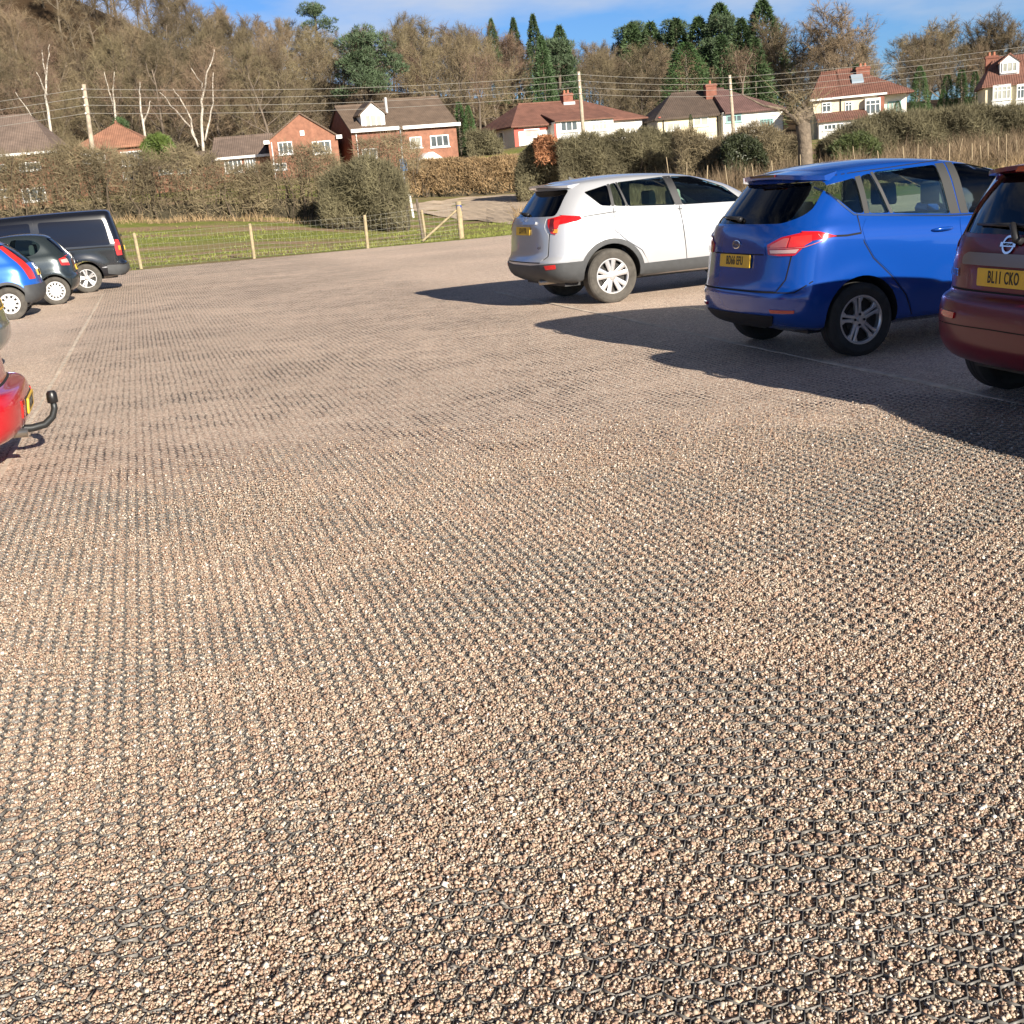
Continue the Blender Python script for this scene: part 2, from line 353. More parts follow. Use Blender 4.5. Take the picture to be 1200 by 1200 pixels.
# loose stones lying in the grid near the camera
def stone_field():
    rng = np.random.default_rng(3)
    n = 1500000
    y = np.sqrt(rng.uniform(1.45 ** 2, 8.6 ** 2, n)); hw = 0.50 * y + 0.30
    x = rng.uniform(-1, 1, n) * hw; dist = np.hypot(x, y)
    keep = rng.random(n) < np.clip(1.0 - (dist - 3.2) / 5.8, 0, 1) ** 1.5
    x, y, dist = x[keep], y[keep], dist[keep]; n = len(x)
    qq = (x * AY - y * AX) / CELL; pp = (x * AX + y * AY) / CELL
    def cd(op, oq):
        a = np.abs(np.mod(pp + 2000 + op, 1) - .5); c = np.abs(np.mod(qq + 2000 * 3 ** .5 + oq, 3 ** .5) - 3 ** .5 / 2)
        return np.maximum(a, .5 * a + 3 ** .5 / 2 * c)
    d = np.minimum(cd(.5, 3 ** .5 / 2), cd(0, 0))
    fill = 0.5 + 0.26 * np.sin(x * 1.7 + 1.3 * np.sin(y * 1.3)) * np.sin(y * 1.9 + x) + 0.24 * np.sin(x * 5.3 + 2 * np.sin(y * 3.1) + 1) * np.sin(y * 4.7 - 1.6 * x) + 0.14 * np.sin(x * 13 + 2 * np.sin(y * 7)) * np.sin(y * 12 + 3 * x)
    r = rng.lognormal(math.log(0.0031), 0.34, n).clip(0.0014, 0.0080)
    low = rng.random(n) < np.clip((d - .385 + .05 * np.clip((dist - 2.8) / 1.5, 0, 1)) / .06, 0, 1) * (.985 - .85 * np.clip((fill - .50) / .26, 0, 1))
    x, y, dist, d, fill, r = (v[~low] for v in (x, y, dist, d, fill, r)); n = len(x)
    z = -0.0010 + r * 0.30 + 0.0060 * (1 - (d / .5) ** 3) + 0.0058 * np.clip((fill - .45) / .35, 0, 1) + rng.uniform(-0.002, 0.0022, n)
    cube = np.array([(-1, -1, -1), (1, -1, -1), (1, 1, -1), (-1, 1, -1), (-1, -1, 1), (1, -1, 1), (1, 1, 1), (-1, 1, 1)], float) * 0.74
    jit = rng.uniform(0.62, 1.25, (n, 8, 1)) * cube[None]
    jit *= np.stack([rng.uniform(.8, 1.35, n), rng.uniform(.75, 1.15, n), rng.uniform(.55, .95, n)], -1)[:, None, :]
    q4 = rng.normal(size=(n, 4)); q4 /= np.linalg.norm(q4, axis=1)[:, None]
    w, a, b_, c = q4.T
    Rm = np.stack([1 - 2 * (b_ * b_ + c * c), 2 * (a * b_ - c * w), 2 * (a * c + b_ * w), 2 * (a * b_ + c * w), 1 - 2 * (a * a + c * c), 2 * (b_ * c - a * w), 2 * (a * c - b_ * w), 2 * (b_ * c + a * w), 1 - 2 * (a * a + b_ * b_)], -1).reshape(n, 3, 3)
    P = np.einsum('nij,nkj->nki', Rm, jit) * r[:, None, None] + np.stack([x, y, z], -1)[:, None, :]
    cf = np.array([(0, 3, 2, 1), (4, 5, 6, 7), (0, 1, 5, 4), (1, 2, 6, 5), (2, 3, 7, 6), (3, 0, 4, 7)])
    F = (np.arange(n) * 8)[:, None, None] + cf[None]
    me = mesh_np('gravel_stones', P.reshape(-1, 3), F.reshape(-1, 4), True)
    pal = np.array([(0.43, 0.325, 0.235), (0.50, 0.405, 0.315), (0.385, 0.255, 0.18), (0.57, 0.50, 0.41), (0.29, 0.195, 0.145), (0.24, 0.22, 0.195), (0.74, 0.68, 0.60), (0.45, 0.305, 0.22), (0.52, 0.42, 0.305)])
    ci = rng.choice(len(pal), n, p=[.19, .15, .14, .11, .12, .08, .05, .10, .06])
    colr = np.ones((n, 8, 4), np.float32); colr[:, :, :3] = (pal[ci] * rng.uniform(.82, 1.15, (n, 1)))[:, None, :]
    at_ = me.attributes.new('tone', 'FLOAT_COLOR', 'POINT'); at_.data.foreach_set('color', colr.ravel())
    m, N, L, b = new_mat('gravel_stone')
    an = N.new('ShaderNodeAttribute'); an.attribute_name = 'tone'; L.new(an.outputs['Color'], b.inputs['Base Color'])
    b.inputs['Roughness'].default_value = 0.6; b.inputs['Specular IOR Level'].default_value = 0.4
    tag(link('gravel_stones', me, None, m), 'loose pinkish brown pea gravel filling the plastic grid in the foreground', 'gravel', kind='stuff')
    print('stones', n)
stone_field()

# plastic honeycomb walls standing out of the stones near the camera
def grid_walls():
    rng = np.random.default_rng(8)
    V = []; F = []
    R3 = CELL / 3 ** .5
    I, J = np.meshgrid(np.arange(-20, 190), np.arange(-150, 150))
    pc = (I + 0.5 * (J % 2)) * CELL; qc = J * CELL * 3 ** .5 / 2
    pc = pc.ravel(); qc = qc.ravel()
    def W(p, q): return q * AY + p * AX, -q * AX + p * AY      # inverse rotation
    X, Y = W(pc, qc)
    keep = (Y > 1.4) & (Y < 9.0) & (np.abs(X) < 0.52 * Y + 0.4)
    pc, qc = pc[keep], qc[keep]
    # three walls per cell
    corners = [(math.sin(rad(60 * k)) * R3, math.cos(rad(60 * k)) * R3) for k in range(6)]
    segs = []
    for a, b_ in ((0, 1), (1, 2), (2, 3)):
        p0, q0 = pc + corners[a][0], qc + corners[a][1]; p1, q1 = pc + corners[b_][0], qc + corners[b_][1]
        segs.append(np.stack([p0, q0, p1, q1], 1))
    S = np.concatenate(segs)
    x0, y0 = W(S[:, 0], S[:, 1]); x1, y1 = W(S[:, 2], S[:, 3])
    def hgt(x, y):
        h = 0.0062 + 0.0030 * np.sin(x * 1.9 + 2.2 * np.sin(y * 0.9)) * np.sin(y * 2.3 + 0.8 * x) + 0.0018 * np.sin(x * 7.1) * np.sin(y * 6.3 + 1)
        return h + 0.0020 * np.clip((4.2 - y) / 1.6, 0, 1) - 0.010 * np.clip((y - 6.5) / 2.0, 0, 1)
    h0 = hgt(x0, y0); h1 = hgt(x1, y1)
    tx, ty = x1 - x0, y1 - y0; ln = np.hypot(tx, ty); nx_, ny_ = -ty / ln * 0.0013, tx / ln * 0.0013
    n = len(x0)
    P = np.stack([np.stack([x0 + nx_, y0 + ny_, 0 * h0 - .002], 1), np.stack([x1 + nx_, y1 + ny_, 0 * h0 - .002], 1), np.stack([x1 - nx_, y1 - ny_, 0 * h0 - .002], 1), np.stack([x0 - nx_, y0 - ny_, 0 * h0 - .002], 1),
                  np.stack([x0 + nx_, y0 + ny_, h0], 1), np.stack([x1 + nx_, y1 + ny_, h1], 1), np.stack([x1 - nx_, y1 - ny_, h1], 1), np.stack([x0 - nx_, y0 - ny_, h0], 1)], 1)
    cf = np.array([(4, 5, 6, 7), (0, 1, 5, 4), (1, 2, 6, 5), (2, 3, 7, 6), (3, 0, 4, 7)])
    F = (np.arange(n) * 8)[:, None, None] + cf[None]
    me = mesh_np('gravel_grid', P.reshape(-1, 3), F.reshape(-1, 4))
    tag(link('gravel_grid', me, None, mat('dusty_grey_plastic', (0.16, 0.15, 0.135), 0.5, var=0.35, scale=9)), 'dusty grey plastic honeycomb grid holding the gravel in the foreground', 'ground grid', kind='stuff')
grid_walls()

# the two marker lines of the parking bays (pale edging strips flush with the gravel)
M_LINE = mat('pale_dusty_edging', (0.60, 0.50, 0.395), 0.85, var=0.3, scale=6)
def edging(name, a, b, w, label, worn):
    a = np.array(a, float); b = np.array(b, float); L_ = np.linalg.norm(b - a); u = (b - a) / L_; nn = np.array([-u[1], u[0]])
    rng = np.random.default_rng(worn); n = int(L_ / .22); s = np.linspace(0, L_, n); V = []; F = []
    for i in range(n):
        c = a + u * s[i]; z = .0075 + .005 * math.sin(s[i] * 1.7 + worn) * math.sin(s[i] * .63 + 1) + rng.normal() * .0015; h = w * rng.uniform(.25, .55)
        for t_, zz in ((-1, -.012), (-1, z), (1, z), (1, -.012)): V.append((c[0] + nn[0] * h * t_, c[1] + nn[1] * h * t_, zz))
    for i in range(n - 1): F += [(i * 4 + j, i * 4 + j + 1, i * 4 + 5 + j, i * 4 + 4 + j) for j in range(3)]
    return tag(MB().add(V, F).build(name, M_LINE), label, 'edging')
edging('bay_edging', (-1.8, 1.7), (-8.9, 27.6), 0.05, 'pale dusty edging strip in the gravel beside the left row of cars', 1)
edging('bay_edging', (0.04, 19.39), (4.6, 3.4), 0.065, 'thin pale edging strip in the gravel under the right row of cars', 2)

# lane beyond the grass
def lane():
    top = [(484, 240), (500, 237), (530, 233.5), (570, 230), (610, 227), (660, 224), (720, 219), (800, 212)]
    bot = [(484, 247), (500, 251), (530, 256), (570, 261), (610, 265), (660, 268), (720, 266), (800, 262)]
    V = []; n = 7
    for a, c in zip(top, bot):
        A, B = hit(*a), hit(*c)
        for k in range(n):
            p = A + (B - A) * k / (n - 1); V.append((p[0], p[1], float(tz(p[0], p[1])) + 0.035))
    # refine by resampling along
    F = []
    for i in range(len(top) - 1):
        for k in range(n - 1): F.append((i * n + k, i * n + k + 1, (i + 1) * n + k + 1, (i + 1) * n + k))
    me = bpy.data.meshes.new('lane'); me.from_pydata(V, [], F); 
    bm = bmesh.new(); bm.from_mesh(me); bmesh.ops.subdivide_edges(bm, edges=bm.edges, cuts=3, use_grid_fill=True)
    for v in bm.verts: v.co.z = float(tz(v.co.x, v.co.y)) + 0.03
    bmesh.ops.recalc_face_normals(bm, faces=bm.faces); bm.to_mesh(me); bm.free()
    if sum(p.normal.z for p in me.polygons) < 0: me.flip_normals()
    tag(link('lane', me, None, mat('worn_tan_lane', (0.46, 0.36, 0.26), 0.9, var=0.22, scale=0.9, bump=0.4, bscale=12, detail=7)), kind='structure')
lane()
# ------------------------------------------------------------------ houses
def brick(name, c):
    return mat(name, c, 0.85, var=0.28, scale=2.2, bump=0.3, bscale=14, detail=8)
def tiles(name, c, var=0.25):
    m = mat(name, c, 0.8, var=var, scale=1.1, detail=8)
    N, L = m.node_tree.nodes, m.node_tree.links; b = N['Principled BSDF']
    t = N.new('ShaderNodeTexCoord'); w = N.new('ShaderNodeTexWave'); w.bands_direction = 'Z'; w.inputs['Scale'].default_value = 2.6; w.inputs['Distortion'].default_value = 0.4
    w2 = N.new('ShaderNodeTexWave'); w2.bands_direction = 'X'; w2.inputs['Scale'].default_value = 1.7
    ad = N.new('ShaderNodeMath'); ad.operation = 'ADD'
    bp = N.new('ShaderNodeBump'); bp.inputs['Strength'].default_value = 0.6; bp.inputs['Distance'].default_value = 0.04
    L.new(t.outputs['Object'], w.inputs['Vector']); L.new(t.outputs['Object'], w2.inputs['Vector']); L.new(w.outputs['Fac'], ad.inputs[0]); L.new(w2.outputs['Fac'], ad.inputs[1])
    L.new(ad.outputs[0], bp.inputs['Height']); L.new(bp.outputs['Normal'], b.inputs['Normal'])
    return m
B_ORANGE = brick('orange_brick', (0.275, 0.125, 0.078)); B_RED = brick('red_brick', (0.23, 0.09, 0.06))
R_WHITE = mat('white_render', (0.78, 0.76, 0.71), 0.85, var=0.06, scale=1.2, detail=6)
R_CREAM = mat('cream_render', (0.70, 0.62, 0.44), 0.85, var=0.08, scale=1.2, detail=6)
R_GREY = mat('grey_rendered_wall', (0.20, 0.19, 0.19), 0.9, var=0.15, scale=1.0)
T_BROWN = tiles('brown_roof_tiles', (0.135, 0.095, 0.068)); T_RED = tiles('red_roof_tiles', (0.18, 0.082, 0.058)); T_DARK = tiles('dark_roof_tiles', (0.095, 0.068, 0.052))
T_PURPLE = tiles('plum_roof_tiles', (0.135, 0.075, 0.066)); T_ORANGE = tiles('orange_roof_tiles', (0.30, 0.145, 0.09))
T_GREYBR = tiles('grey_brown_roof_tiles', (0.165, 0.12, 0.095))
W_WHITE = mat('white_window_paint', (0.80, 0.80, 0.78), 0.5); W_TEAL = mat('pale_teal_paint', (0.22, 0.42, 0.40), 0.5); TRIM_RED = mat('red_trim', (0.40, 0.085, 0.06), 0.7)
PANE = mat('window_pane', (0.09, 0.105, 0.11), 0.06, spec=0.8, var=0.5, scale=0.7)
PANE_P = mat('curtained_pane', (0.38, 0.38, 0.33), 0.15, spec=0.7, var=0.25, scale=1.2)
PIPE_B = mat('black_pipe', (0.02, 0.02, 0.02), 0.5)
POTS = mat('terracotta_pot', (0.36, 0.14, 0.08), 0.8)
LEAD = mat('pale_flashing', (0.5, 0.5, 0.5), 0.6)

class House:
    def __init__(s, name, label, cat, pl, Y, rz, pr, h, D):
        """pl, pr: pixels of the front eave ends; Y depth of the left one; h wall height"""
        e = at(*pl, Y); c, sn = math.cos(rad(rz)), math.sin(rad(rz))
        lo, hi = 0.0, 60.0
        for _ in range(50):
            w = (lo + hi) / 2; q = e + np.array([c * w, sn * w, 0]); v = q - np.array([0, 0, EYE])
            if 600 + FPX * (v @ _rt) / (v @ _f) < pr[0]: lo = w
            else: hi = w
        s.W = lo; s.h = h; s.D = D; s.c, s.sn = c, sn; s.o = np.array([e[0], e[1], e[2] - h])
        s.t = thing(name, label, cat, s.o, rad(rz)); s.walls = None
    def fp(s, px, py, y=0.0):
        """pixel on the plane of the front wall -> local x, z"""
        d = ray(px, py); n = np.array([-s.sn, s.c, 0]); C = np.array([0, 0, EYE]) - s.o
        t = (y - C @ n) / (d @ n); p = C + d * t
        return float(p @ np.array([s.c, s.sn, 0])), float(p[2])
    def wall(s, m, gable=None, rise=0, poly=None, name='wall', x0=0.0, x1=None, y0=0.0, y1=None, h=None, base=-4.0):
        x1 = s.W if x1 is None else x1; y1 = s.D if y1 is None else y1; h = s.h if h is None else h
        mb = MB()
        if gable == 'side':
            mb.prism([(y0, base), (y1, base), (y1, h), ((y0 + y1) / 2, h + rise), (y0, h)], x0, x1, 'yz')
        elif gable == 'front':
            mb.prism([(x0, base), (x1, base), (x1, h), ((x0 + x1) / 2, h + rise), (x0, h)], y0, y1, 'xz')
        else: mb.box((x0, y0, base), (x1, y1, h))
        return mb.build(name, m, s.t)
    def roof(s, m, kind, rise, ov=0.35, hl=None, hr=None, name='roof', x0=0.0, x1=None, y0=0.0, y1=None, h=None, cap=None):
        x1 = s.W if x1 is None else x1; y1 = s.D if y1 is None else y1; h = s.h if h is None else h
        ym = (y0 + y1) / 2; th = 0.14; mb = MB(); h += 0.01
        if kind == 'hip':
            hl = (y1 - y0) / 2 if hl is None else hl; hr = (y1 - y0) / 2 if hr is None else hr
            a = [(x0 - (ov if hl else .12), y0 - ov, h - .08), (x1 + (ov if hr else .12), y0 - ov, h - .08), (x1 + (ov if hr else .12), y1 + ov, h - .08), (x0 - (ov if hl else .12), y1 + ov, h - .08)]
            r = [(x0 + hl - (0 if hl else .12), ym, h + rise), (x1 - hr + (0 if hr else .12), ym, h + rise)]
        elif kind == 'gable':
            a = [(x0 - .15, y0 - ov, h - .1), (x1 + .15, y0 - ov, h - .1), (x1 + .15, y1 + ov, h - .1), (x0 - .15, y1 + ov, h - .1)]
            r = [(x0 - .15, ym, h + rise + .06), (x1 + .15, ym, h + rise + .06)]
        elif kind == 'front':
            xm = (x0 + x1) / 2
            a = [(x1 + ov, y0 - .15, h - .12), (x1 + ov, y1 + .15, h - .12), (x0 - ov, y1 + .15, h - .12), (x0 - ov, y0 - .15, h - .12)]
            r = [(xm, y0 - .15, h + rise + .06), (xm, y1 + .15, h + rise + .06)]
        elif kind == 'lean':
            mb.prism([(y0 - ov, h), (y1, h + rise), (y1, h + rise - .12), (y0 - ov, h - .12)], x0 - .15, x1 + .15, 'yz')
            return mb.build(name, m, s.t)
        V = a + [(p[0], p[1], p[2] - th) for p in a] + r
        if kind == 'gable' or kind == 'front':
            V += [(p[0], p[1], p[2] - th) for p in r]
            F = [(0, 1, 9, 8), (2, 3, 8, 9), (4, 5, 11, 10)[::-1], (6, 7, 10, 11)[::-1], (0, 4, 5, 1), (2, 6, 7, 3), (0, 8, 10, 4), (3, 7, 10, 8), (1, 5, 11, 9), (2, 9, 11, 6)]
        else:
            F = [(0, 1, 9, 8), (2, 3, 8, 9), (1, 2, 9), (3, 0, 8), (4, 7, 6, 5), (0, 4, 5, 1), (1, 5, 6, 2), (2, 6, 7, 3), (3, 7, 4, 0)]
        mb.add(V, F)
        # ridge tiles
        mb.tube([Vector(r[0]) + Vector((0, 0, .02)), Vector(r[1]) + Vector((0, 0, .02))], 0.10, 6)
        return mb.build(name, m, s.t)
    def window(s, x, z, w, h, nx=2, ny=1, frame=W_WHITE, pane=PANE, y=0.0, fw=0.09, bay=0.0, sill=True, label=None):
        """front window centred on local x, z"""
        y = y - bay
        mb = MB(); a, b_ = x - w / 2, x + w / 2; lo, hi = z - h / 2, z + h / 2
        if bay: mb.box((a, y, lo - .9), (b_, y + bay - .003, lo)); mb.box((a, y, hi), (b_, y + bay - .003, hi + .12)); mb.box((a, y + .14, lo), (a + .1, y + bay - .003, hi)); mb.box((b_ - .1, y + .14, lo), (b_, y + bay - .003, hi))
        d0, d1 = y - 0.06, y + 0.01
        if bay: d1 = y + .13
        mb.box((a, d0, lo), (a + fw, d1, hi)); mb.box((b_ - fw, d0, lo), (b_, d1, hi)); mb.box((a + fw, d0, lo), (b_ - fw, d1, lo + fw)); mb.box((a + fw, d0, hi - fw), (b_ - fw, d1, hi))
        for i in range(1, nx):
            xx = a + (w) * i / nx; mb.box((xx - fw * .4, d0 + .005, lo + fw), (xx + fw * .4, d1, hi - fw))
        for j in range(1, ny):
            zz = lo + h * (0.68 if ny == 2 else j / ny); mb.box((a + fw, d0 + .01, zz - fw * .35), (b_ - fw, d1, zz + fw * .35))
        if sill: mb.box((a - .08, d0 - .06, lo - .08), (b_ + .08, d1, lo - .002))
        f = mb.build('window', frame, s.t)
        MB().box((a + fw, y - 0.022, lo + fw), (b_ - fw, y + .004, hi - fw)).build('pane', pane, f)
        if label: f['label'] = label
        return f
    def pxwin(s, x0, y0, x1, y1, **k):
        a, b_ = s.fp(x0, y1), s.fp(x1, y0); c, d = s.fp(x0, y0), s.fp(x1, y1)
        X0, X1 = (a[0] + c[0]) / 2, (b_[0] + d[0]) / 2; Z0, Z1 = (a[1] + d[1]) / 2, (b_[1] + c[1]) / 2
        return s.window((X0 + X1) / 2, (Z0 + Z1) / 2, X1 - X0, Z1 - Z0, **k)
    def side_window(s, y, z, w, h, frame=W_WHITE, pane=PANE):
        mb = MB(); fw = .09
        mb.box((-.06, y - w / 2, z - h / 2), (.01, y - w / 2 + fw, z + h / 2)); mb.box((-.06, y + w / 2 - fw, z - h / 2), (.01, y + w / 2, z + h / 2))
        mb.box((-.06, y - w / 2 + fw, z - h / 2), (.01, y + w / 2 - fw, z - h / 2 + fw)); mb.box((-.06, y - w / 2 + fw, z + h / 2 - fw), (.01, y + w / 2 - fw, z + h / 2))
        f = mb.build('window', frame, s.t); MB().box((-.022, y - w / 2 + fw, z - h / 2 + fw), (.004, y + w / 2 - fw, z + h / 2 - fw)).build('pane', pane, f)
    def strip(s, name, a, b, m):
        return MB().box(a, b).build(name, m, s.t)
    def pipe(s, x, m, y=-0.06, h=None, name='drainpipe'):
        return MB().tube([(x, y, -3), (x, y, (h or s.h) - .15)], 0.05, 6).build(name, m, s.t)
    def chimney(s, roof, x, y, z0, z1, w, d, m, pots=2):
        mb = MB().box((x - w / 2, y - d / 2, z0), (x + w / 2, y + d / 2, z1)).box((x - w / 2 - .06, y - d / 2 - .06, z1 - .22), (x + w / 2 + .06, y + d / 2 + .06, z1 - .08))
        ch = mb.build('chimney', m, roof)
        for i in range(pots):
            px = x + (i - (pots - 1) / 2) * .38
            MB().lathe([(0.0, z1 - .05), (.12, z1 - .05), (.10, z1 + .3), (.08, z1 + .3), (.07, z1 + .15), (0, z1 + .15)], 10, 'z').build('chimney_pot', POTS, roof).location = (px, y, 0)

# far left house with a brown hipped roof
h = House('brick_house', 'orange brick house under a broad brown roof at the far left edge', 'house', (-32, 184), 98, 6, (63, 178), 5.2, 7.5)
h.wall(B_ORANGE); r = h.roof(T_GREYBR, 'hip', 3.1, hl=0, hr=2.2)
h.strip('fascia', (-.3, -.42, 5.02), (h.W + .3, -.36, 5.2), W_WHITE)
for q in ((-20, 193, 8, 201), (22, 190, 48, 200), (-20, 222, 10, 232), (26, 220, 54, 236)): h.pxwin(*q, nx=3)
# pyramid roof house
h = House('brick_house', 'brick house with an orange pyramid roof just right of the leaning utility pole', 'house', (86, 175), 104, 4, (174, 171), 4.9, 6.6)
h.wall(B_ORANGE); h.roof(T_ORANGE, 'hip', 2.1, hl=3.2, hr=3.2)
for q in ((96, 179, 124, 191), (142, 177, 167, 194)): h.pxwin(*q, nx=3)
h.pxwin(144, 201, 162, 210, nx=2)
# low buildings
h = House('flat_roof_garage', 'low building with a dark flat roof between the pyramid roof house and the bungalow', 'garage', (178, 197), 100, 4, (247, 194), 3.6, 6)
h.wall(B_ORANGE); h.roof(T_GREYBR, 'lean', 1.2, y1=5.0); h.pxwin(186, 198, 203, 205, nx=3, sill=False); h.pxwin(208, 197, 224, 204, nx=3, sill=False)
h = House('brick_bungalow', 'low brick bungalow with a dull brown roof, left of the gabled brick house', 'house', (249, 186), 106, 4, (316, 181), 3.9, 7)
h.wall(B_ORANGE, 'side', 1.5); h.roof(T_GREYBR, 'gable', 1.7); h.strip('fascia', (-.1, -.45, 3.72), (h.W + .1, -.37, 3.92), W_WHITE)
for q in ((263, 187, 284, 202), (287, 186, 300, 201), (252, 226, 312, 238)): h.pxwin(*q, nx=4)
# brick gable house
h = House('gabled_brick_house', 'orange brick house whose plain gable with two white windows faces the car park', 'house', (314, 165), 104, 10, (395, 161), 5.0, 10)
h.wall(B_ORANGE, 'front', 1.95); h.roof(T_BROWN, 'front', 2.0, ov=.3)
h.pxwin(326, 166, 343, 181, nx=3); h.pxwin(366, 165, 388, 180, nx=3)
h.pxwin(320, 191, 336, 199, nx=2); h.strip('alarm_box', (h.fp(354, 156)[0] - .18, -.09, h.fp(354, 156)[1] - .2), (h.fp(354, 156)[0] + .18, -.003, h.fp(354, 156)[1] + .2), W_WHITE)
h.pipe(.25, W_WHITE); h.strip('soffit_box', (-.38, -.3, 4.72), (.1, -.01, 5.02), W_WHITE); h.strip('soffit_box', (h.W - .1, -.3, 4.72), (h.W + .38, -.01, 5.02), W_WHITE)
# double brick house with dormer
h = House('brick_house_with_dormer', 'large stepped brick house with a brown roof and a white gabled dormer', 'house', (411, 152), 106, 20, (535, 152), 5.0, 8.5)
xs_ = h.fp(470, 150)[0]
h.wall(B_RED, 'side', 2.1, x1=xs_); h.wall(B_ORANGE, 'side', 2.45, x0=xs_ + .002, y0=0.25, name='taller_wall', y1=9.4)
r1 = h.roof(T_BROWN, 'gable', 2.15, x1=xs_ - .1); r2 = h.roof(T_BROWN, 'gable', 2.5, x0=xs_ + .1, y0=.25, y1=9.4, name='taller_roof')
h.strip('fascia', (-.1, -.46, 4.72), (xs_ - .3, -.37, 5.0), W_WHITE); h.strip('fascia', (xs_ + .1, -.2, 4.72), (h.W + .3, -.12, 5.0), W_WHITE)
dx = h.fp(439, 146)[0]
mb = MB().prism([(dx - 1.05, 4.6), (dx + 1.05, 4.6), (dx + 1.05, 6.25), (dx, 7.05), (dx - 1.05, 6.25)], .35, 3.2, 'xz'); dm = mb.build('dormer', W_WHITE, h.t)
mb = MB().prism([(dx - 1.3, 6.15), (dx, 7.25), (dx + 1.3, 6.15), (dx + 1.25, 6.05), (dx, 7.1), (dx - 1.25, 6.05)], .2, 3.4, 'xz'); mb.build('dormer_roof', T_BROWN, dm)
h.window(dx, 5.5, 1.5, 1.25, nx=3, y=.33, pane=PANE_P); h.pxwin(481, 160, 495, 173, nx=2, y=.25, pane=PANE_P); h.pxwin(505, 158, 527, 172, nx=3, y=.25); h.pxwin(424, 174, 442, 186, nx=2)
h.pipe(.4, W_WHITE); h.pipe(xs_ - .15, W_WHITE, y=-.05)
px_ = h.fp(500, 184); mb = MB().prism([(px_[0] - 1.5, px_[1] - .5), (px_[0] + 1.5, px_[1] - .5), (px_[0] + .2, px_[1] + .35), (px_[0] - .2, px_[1] + .35)], -1.4, .24, 'xz'); mb.build('porch_roof', W_WHITE, h.t)
MB().tube([(h.fp(462, 136)[0], 2.2, 6.3), (h.fp(462, 136)[0], 2.2, 7.6)], .12, 8).build('flue', LEAD, r2)
# white bungalow pair with the red hipped roof
h = House('white_bungalow', 'white bungalow pair with red trim under a long red hipped roof and brick chimney', 'house', (602, 147), 112, 22, (752, 146), 3.0, 8.2)
h.wall(R_WHITE); r = h.roof(T_RED, 'hip', 2.0, hl=2.4, hr=4.0, ov=.45)
x1_, x2_ = h.fp(644, 150)[0], h.fp(712, 150)[0]
h.wall(R_WHITE, x0=x1_, x1=x2_, y0=-1.2, y1=-.003, h=3.0, name='projecting_bay'); h.roof(T_RED, 'lean', .80, x0=x1_, x1=x2_, y0=-1.2, y1=1.3, h=3.08, ov=.35, name='bay_roof')
h.strip('red_trim', (-.03, -.03, -2), (.4, -.003, 2.9), TRIM_RED); h.strip('red_trim', (.4, -.03, 2.45), (x1_ - .15, -.003, 2.72), TRIM_RED); h.strip('red_trim', (x1_ - .12, -1.23, -1), (x1_ + .1, -1.203, 2.85), TRIM_RED)
h.strip('red_trim', (-.03, .01, .25), (-.003, 8.1, .55), TRIM_RED); h.strip('red_trim', (x1_ + .3, -1.23, .92), (x1_ + 3.6, -1.203, 1.08), TRIM_RED)
h.pxwin(614, 151, 632, 161, nx=1, pane=PANE_P)
h.pxwin(650, 143, 670, 155, nx=3, bay=1.2); h.pxwin(686, 143, 704, 154, nx=4, ny=2, bay=1.2, pane=PANE_P); h.pxwin(727, 149, 744, 155, nx=3, pane=PANE_P)
h.side_window(3.0, 1.9, 1.0, 1.5); MB().tube([(-.07, 6.6, -2), (-.07, 6.6, 2.7), (-.3, 7.6, 3.0)], .06, 6).build('drainpipe', PIPE_B, h.t)
h.chimney(r, h.fp(664, 120, 4)[0], 4.0, 3.9, 5.75, 1.0, .8, B_RED, 2)
MB().box((h.fp(664, 120, 4)[0] - .6, 3.4, 4.2), (h.fp(664, 120, 4)[0] + .6, 3.58, 4.95)).build('flashing', LEAD, r)
# dark roofed semi
h = House('rendered_house_pair', 'semi detached cream and white houses, roof half black brown and half plum, behind scrub', 'house', (773, 138), 112, 5, (847, 134), 5.0, 8.5)
wL = h.W; wR = h.fp(917, 132)[0]
h.wall(R_CREAM, x1=wL, y0=.8); h.wall(R_WHITE, x0=wL + .002, x1=wR, y0=0, name='white_wall')
h.strip('grey_side_wall', (-.08, .82, -4), (-.003, 8.4, 4.9), R_GREY); h.strip('grey_side_wall', (wR + .003, .02, -4), (wR + .08, 8.4, 4.9), R_GREY)
r = h.roof(T_DARK, 'hip', 2.2, x1=wL, y0=.8, hl=2.3, hr=0); r2 = h.roof(T_PURPLE, 'hip', 2.25, x0=wL + .25, x1=wR, hl=0, hr=4.2, name='plum_roof', h=5.02)
h.strip('red_ridge_trim', (.0, .4, 5.0), (.2, .5, 5.1), TRIM_RED)
h.pxwin(783, 143, 800, 153, nx=2, y=.8, pane=PANE_P); h.pxwin(815, 136, 833, 147, nx=2, y=.8, pane=PANE_P)
h.pxwin(851, 132, 869, 143, nx=3, ny=2, frame=W_TEAL); h.pxwin(891, 139, 906, 148, nx=4, ny=2, frame=W_TEAL)
h.pxwin(826, 160, 836, 177, nx=2); h.strip('bay_wall', (wL - 2.0, .0, -4), (wL - .01, .79, 5.0 - 2.3), R_CREAM)
lx = h.fp(886, 158)[0]; h.roof(T_BROWN, 'lean', .8, x0=lx, x1=wR, y0=-1.8, y1=-.003, h=1.5, ov=.2, name='porch_roof'); h.wall(B_ORANGE, x0=lx + .1, x1=wR - .1, y0=-1.7, y1=-.003, h=1.45, name='porch_wall')
h.pxwin(898, 163, 905, 176, nx=1, y=-1.7)
h.chimney(r, wL - .1, 3.6, 5.6, 7.75, 1.0, .9, B_RED, 1)
h.pipe(.5, PIPE_B, y=.74); h.pipe(wL - .3, PIPE_B, y=.74)
